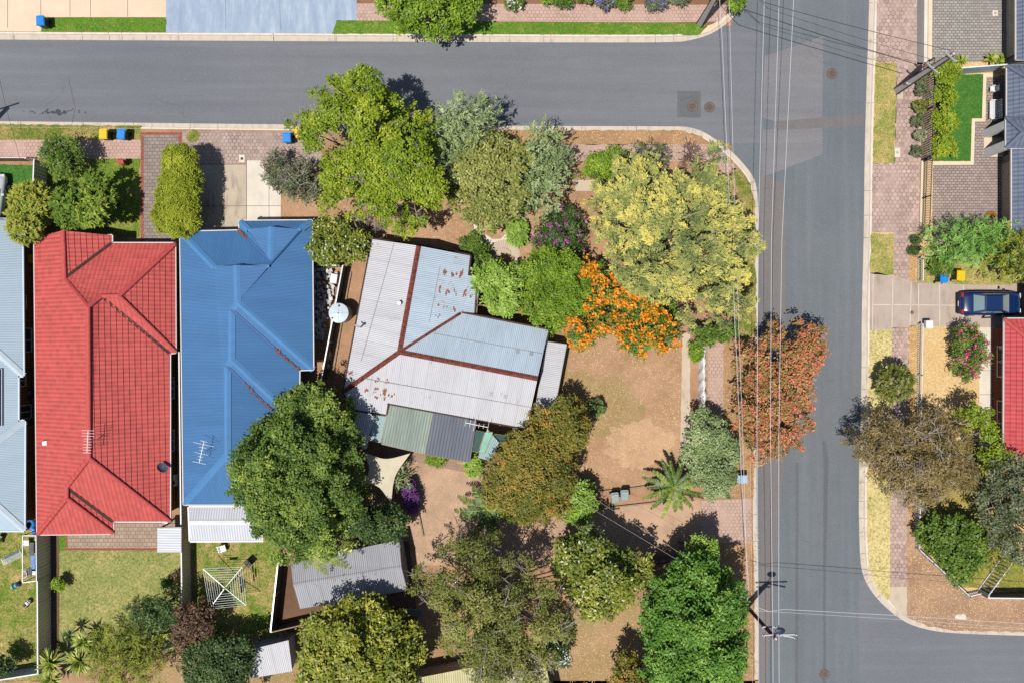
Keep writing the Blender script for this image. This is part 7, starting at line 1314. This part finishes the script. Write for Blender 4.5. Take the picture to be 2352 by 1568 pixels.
# ---------------------------------------------------------------- ground cover nobody could count
scatter('fallen_leaves', 'fallen leaves scattered over the bare yard and garden earth', 'leaves', [[(1240, 800), (1562, 770), (1565, 1100), (1370, 1130), (1230, 1010)], [(1090, 490), (1320, 480), (1330, 600), (1200, 600), (940, 545)], [(930, 1050), (1130, 1070), (1240, 1200), (1060, 1290), (960, 1300)]], 42, .07, FM['litter'], .15)
scatter('fallen_leaves', 'fallen leaves along the verge and lower corner', 'leaves', [[(1660, 760), (1742, 760), (1738, 1142), (1660, 1142)], [(1722, 1142), (1742, 1142), (1742, 1568), (1728, 1568)], [(2080, 1270), (2112, 1250), (2200, 1352), (2351, 1375), (2351, 1450), (2130, 1436), (2080, 1414)], [(1990, 1100), (1972, 1100), (1975, 1290), (1988, 1290)], [(1040, 296), (1600, 300), (1612, 333), (1040, 333)], [(1270, 1420), (1480, 1380), (1470, 1568), (1300, 1568)]], 34, .085, FM['litter'], .15)
scatter('straw', 'loose straw lying along the eastern white railings', 'straw', [[(2088, 560), (2106, 560), (2106, 650), (2086, 645)], [(2086, 749), (2106, 748), (2104, 1000), (2082, 1000)], [(2110, 755), (2244, 755), (2240, 990), (2106, 990)], [(2082, 1180), (2104, 1180), (2110, 1260), (2084, 1260)], [(2082, 1250), (2110, 1256), (2210, 1360), (2170, 1370), (2110, 1300), (2082, 1290)], [(2086, 1340), (2140, 1400), (2351, 1420), (2351, 1452), (2190, 1444), (2130, 1432), (2084, 1412)]], 50, .13, FM['straw'], .15, .15, .16)
scatter('grass_tufts', 'tufts of grass on the verges and back lawns', 'grass', [[(0, 292), (325, 292), (325, 322), (0, 322)], [(112, 366), (323, 366), (323, 545), (112, 545)], [(135, 1264), (418, 1264), (418, 1490), (135, 1500)], [(447, 1238), (640, 1238), (636, 1460), (447, 1470)], [(0, 1220), (116, 1220), (116, 1555), (0, 1555)], [(2008, 147), (2057, 147), (2052, 376), (2002, 377)], [(1998, 540), (2049, 540), (2048, 628), (1996, 626)], [(1996, 760), (2045, 755), (2043, 935), (1992, 940)], [(100, 43), (383, 45), (383, 72), (100, 70)], [(776, 51), (1610, 57), (1604, 76), (766, 74)], [(1682, 392), (1730, 470), (1733, 740), (1702, 780), (1702, 470)], [(430, 300), (458, 300), (458, 328), (430, 328)], [(2106, 598), (2300, 600), (2300, 650), (2110, 648)], [(2112, 1020), (2300, 1020), (2300, 1300), (2210, 1340), (2115, 1245)], [(1280, 850), (1480, 900), (1440, 1020), (1330, 960)], [(1560, 1100), (1480, 1110), (1500, 1080), (1560, 1060)], [(430, 1480), (560, 1480), (560, 1568), (430, 1568)]], 40, .12, FM['blade'], .14, .35, .3)
scatter('lush_grass_tufts', 'short tufts of the bright green eastern lawn', 'grass', [[(2152, 175), (2253, 175), (2250, 273), (2227, 276), (2224, 370), (2152, 370)], [(-40, 382), (76, 382), (76, 500), (-40, 500)]], 60, .08, FM['lushblade'], .146, .5, .35)
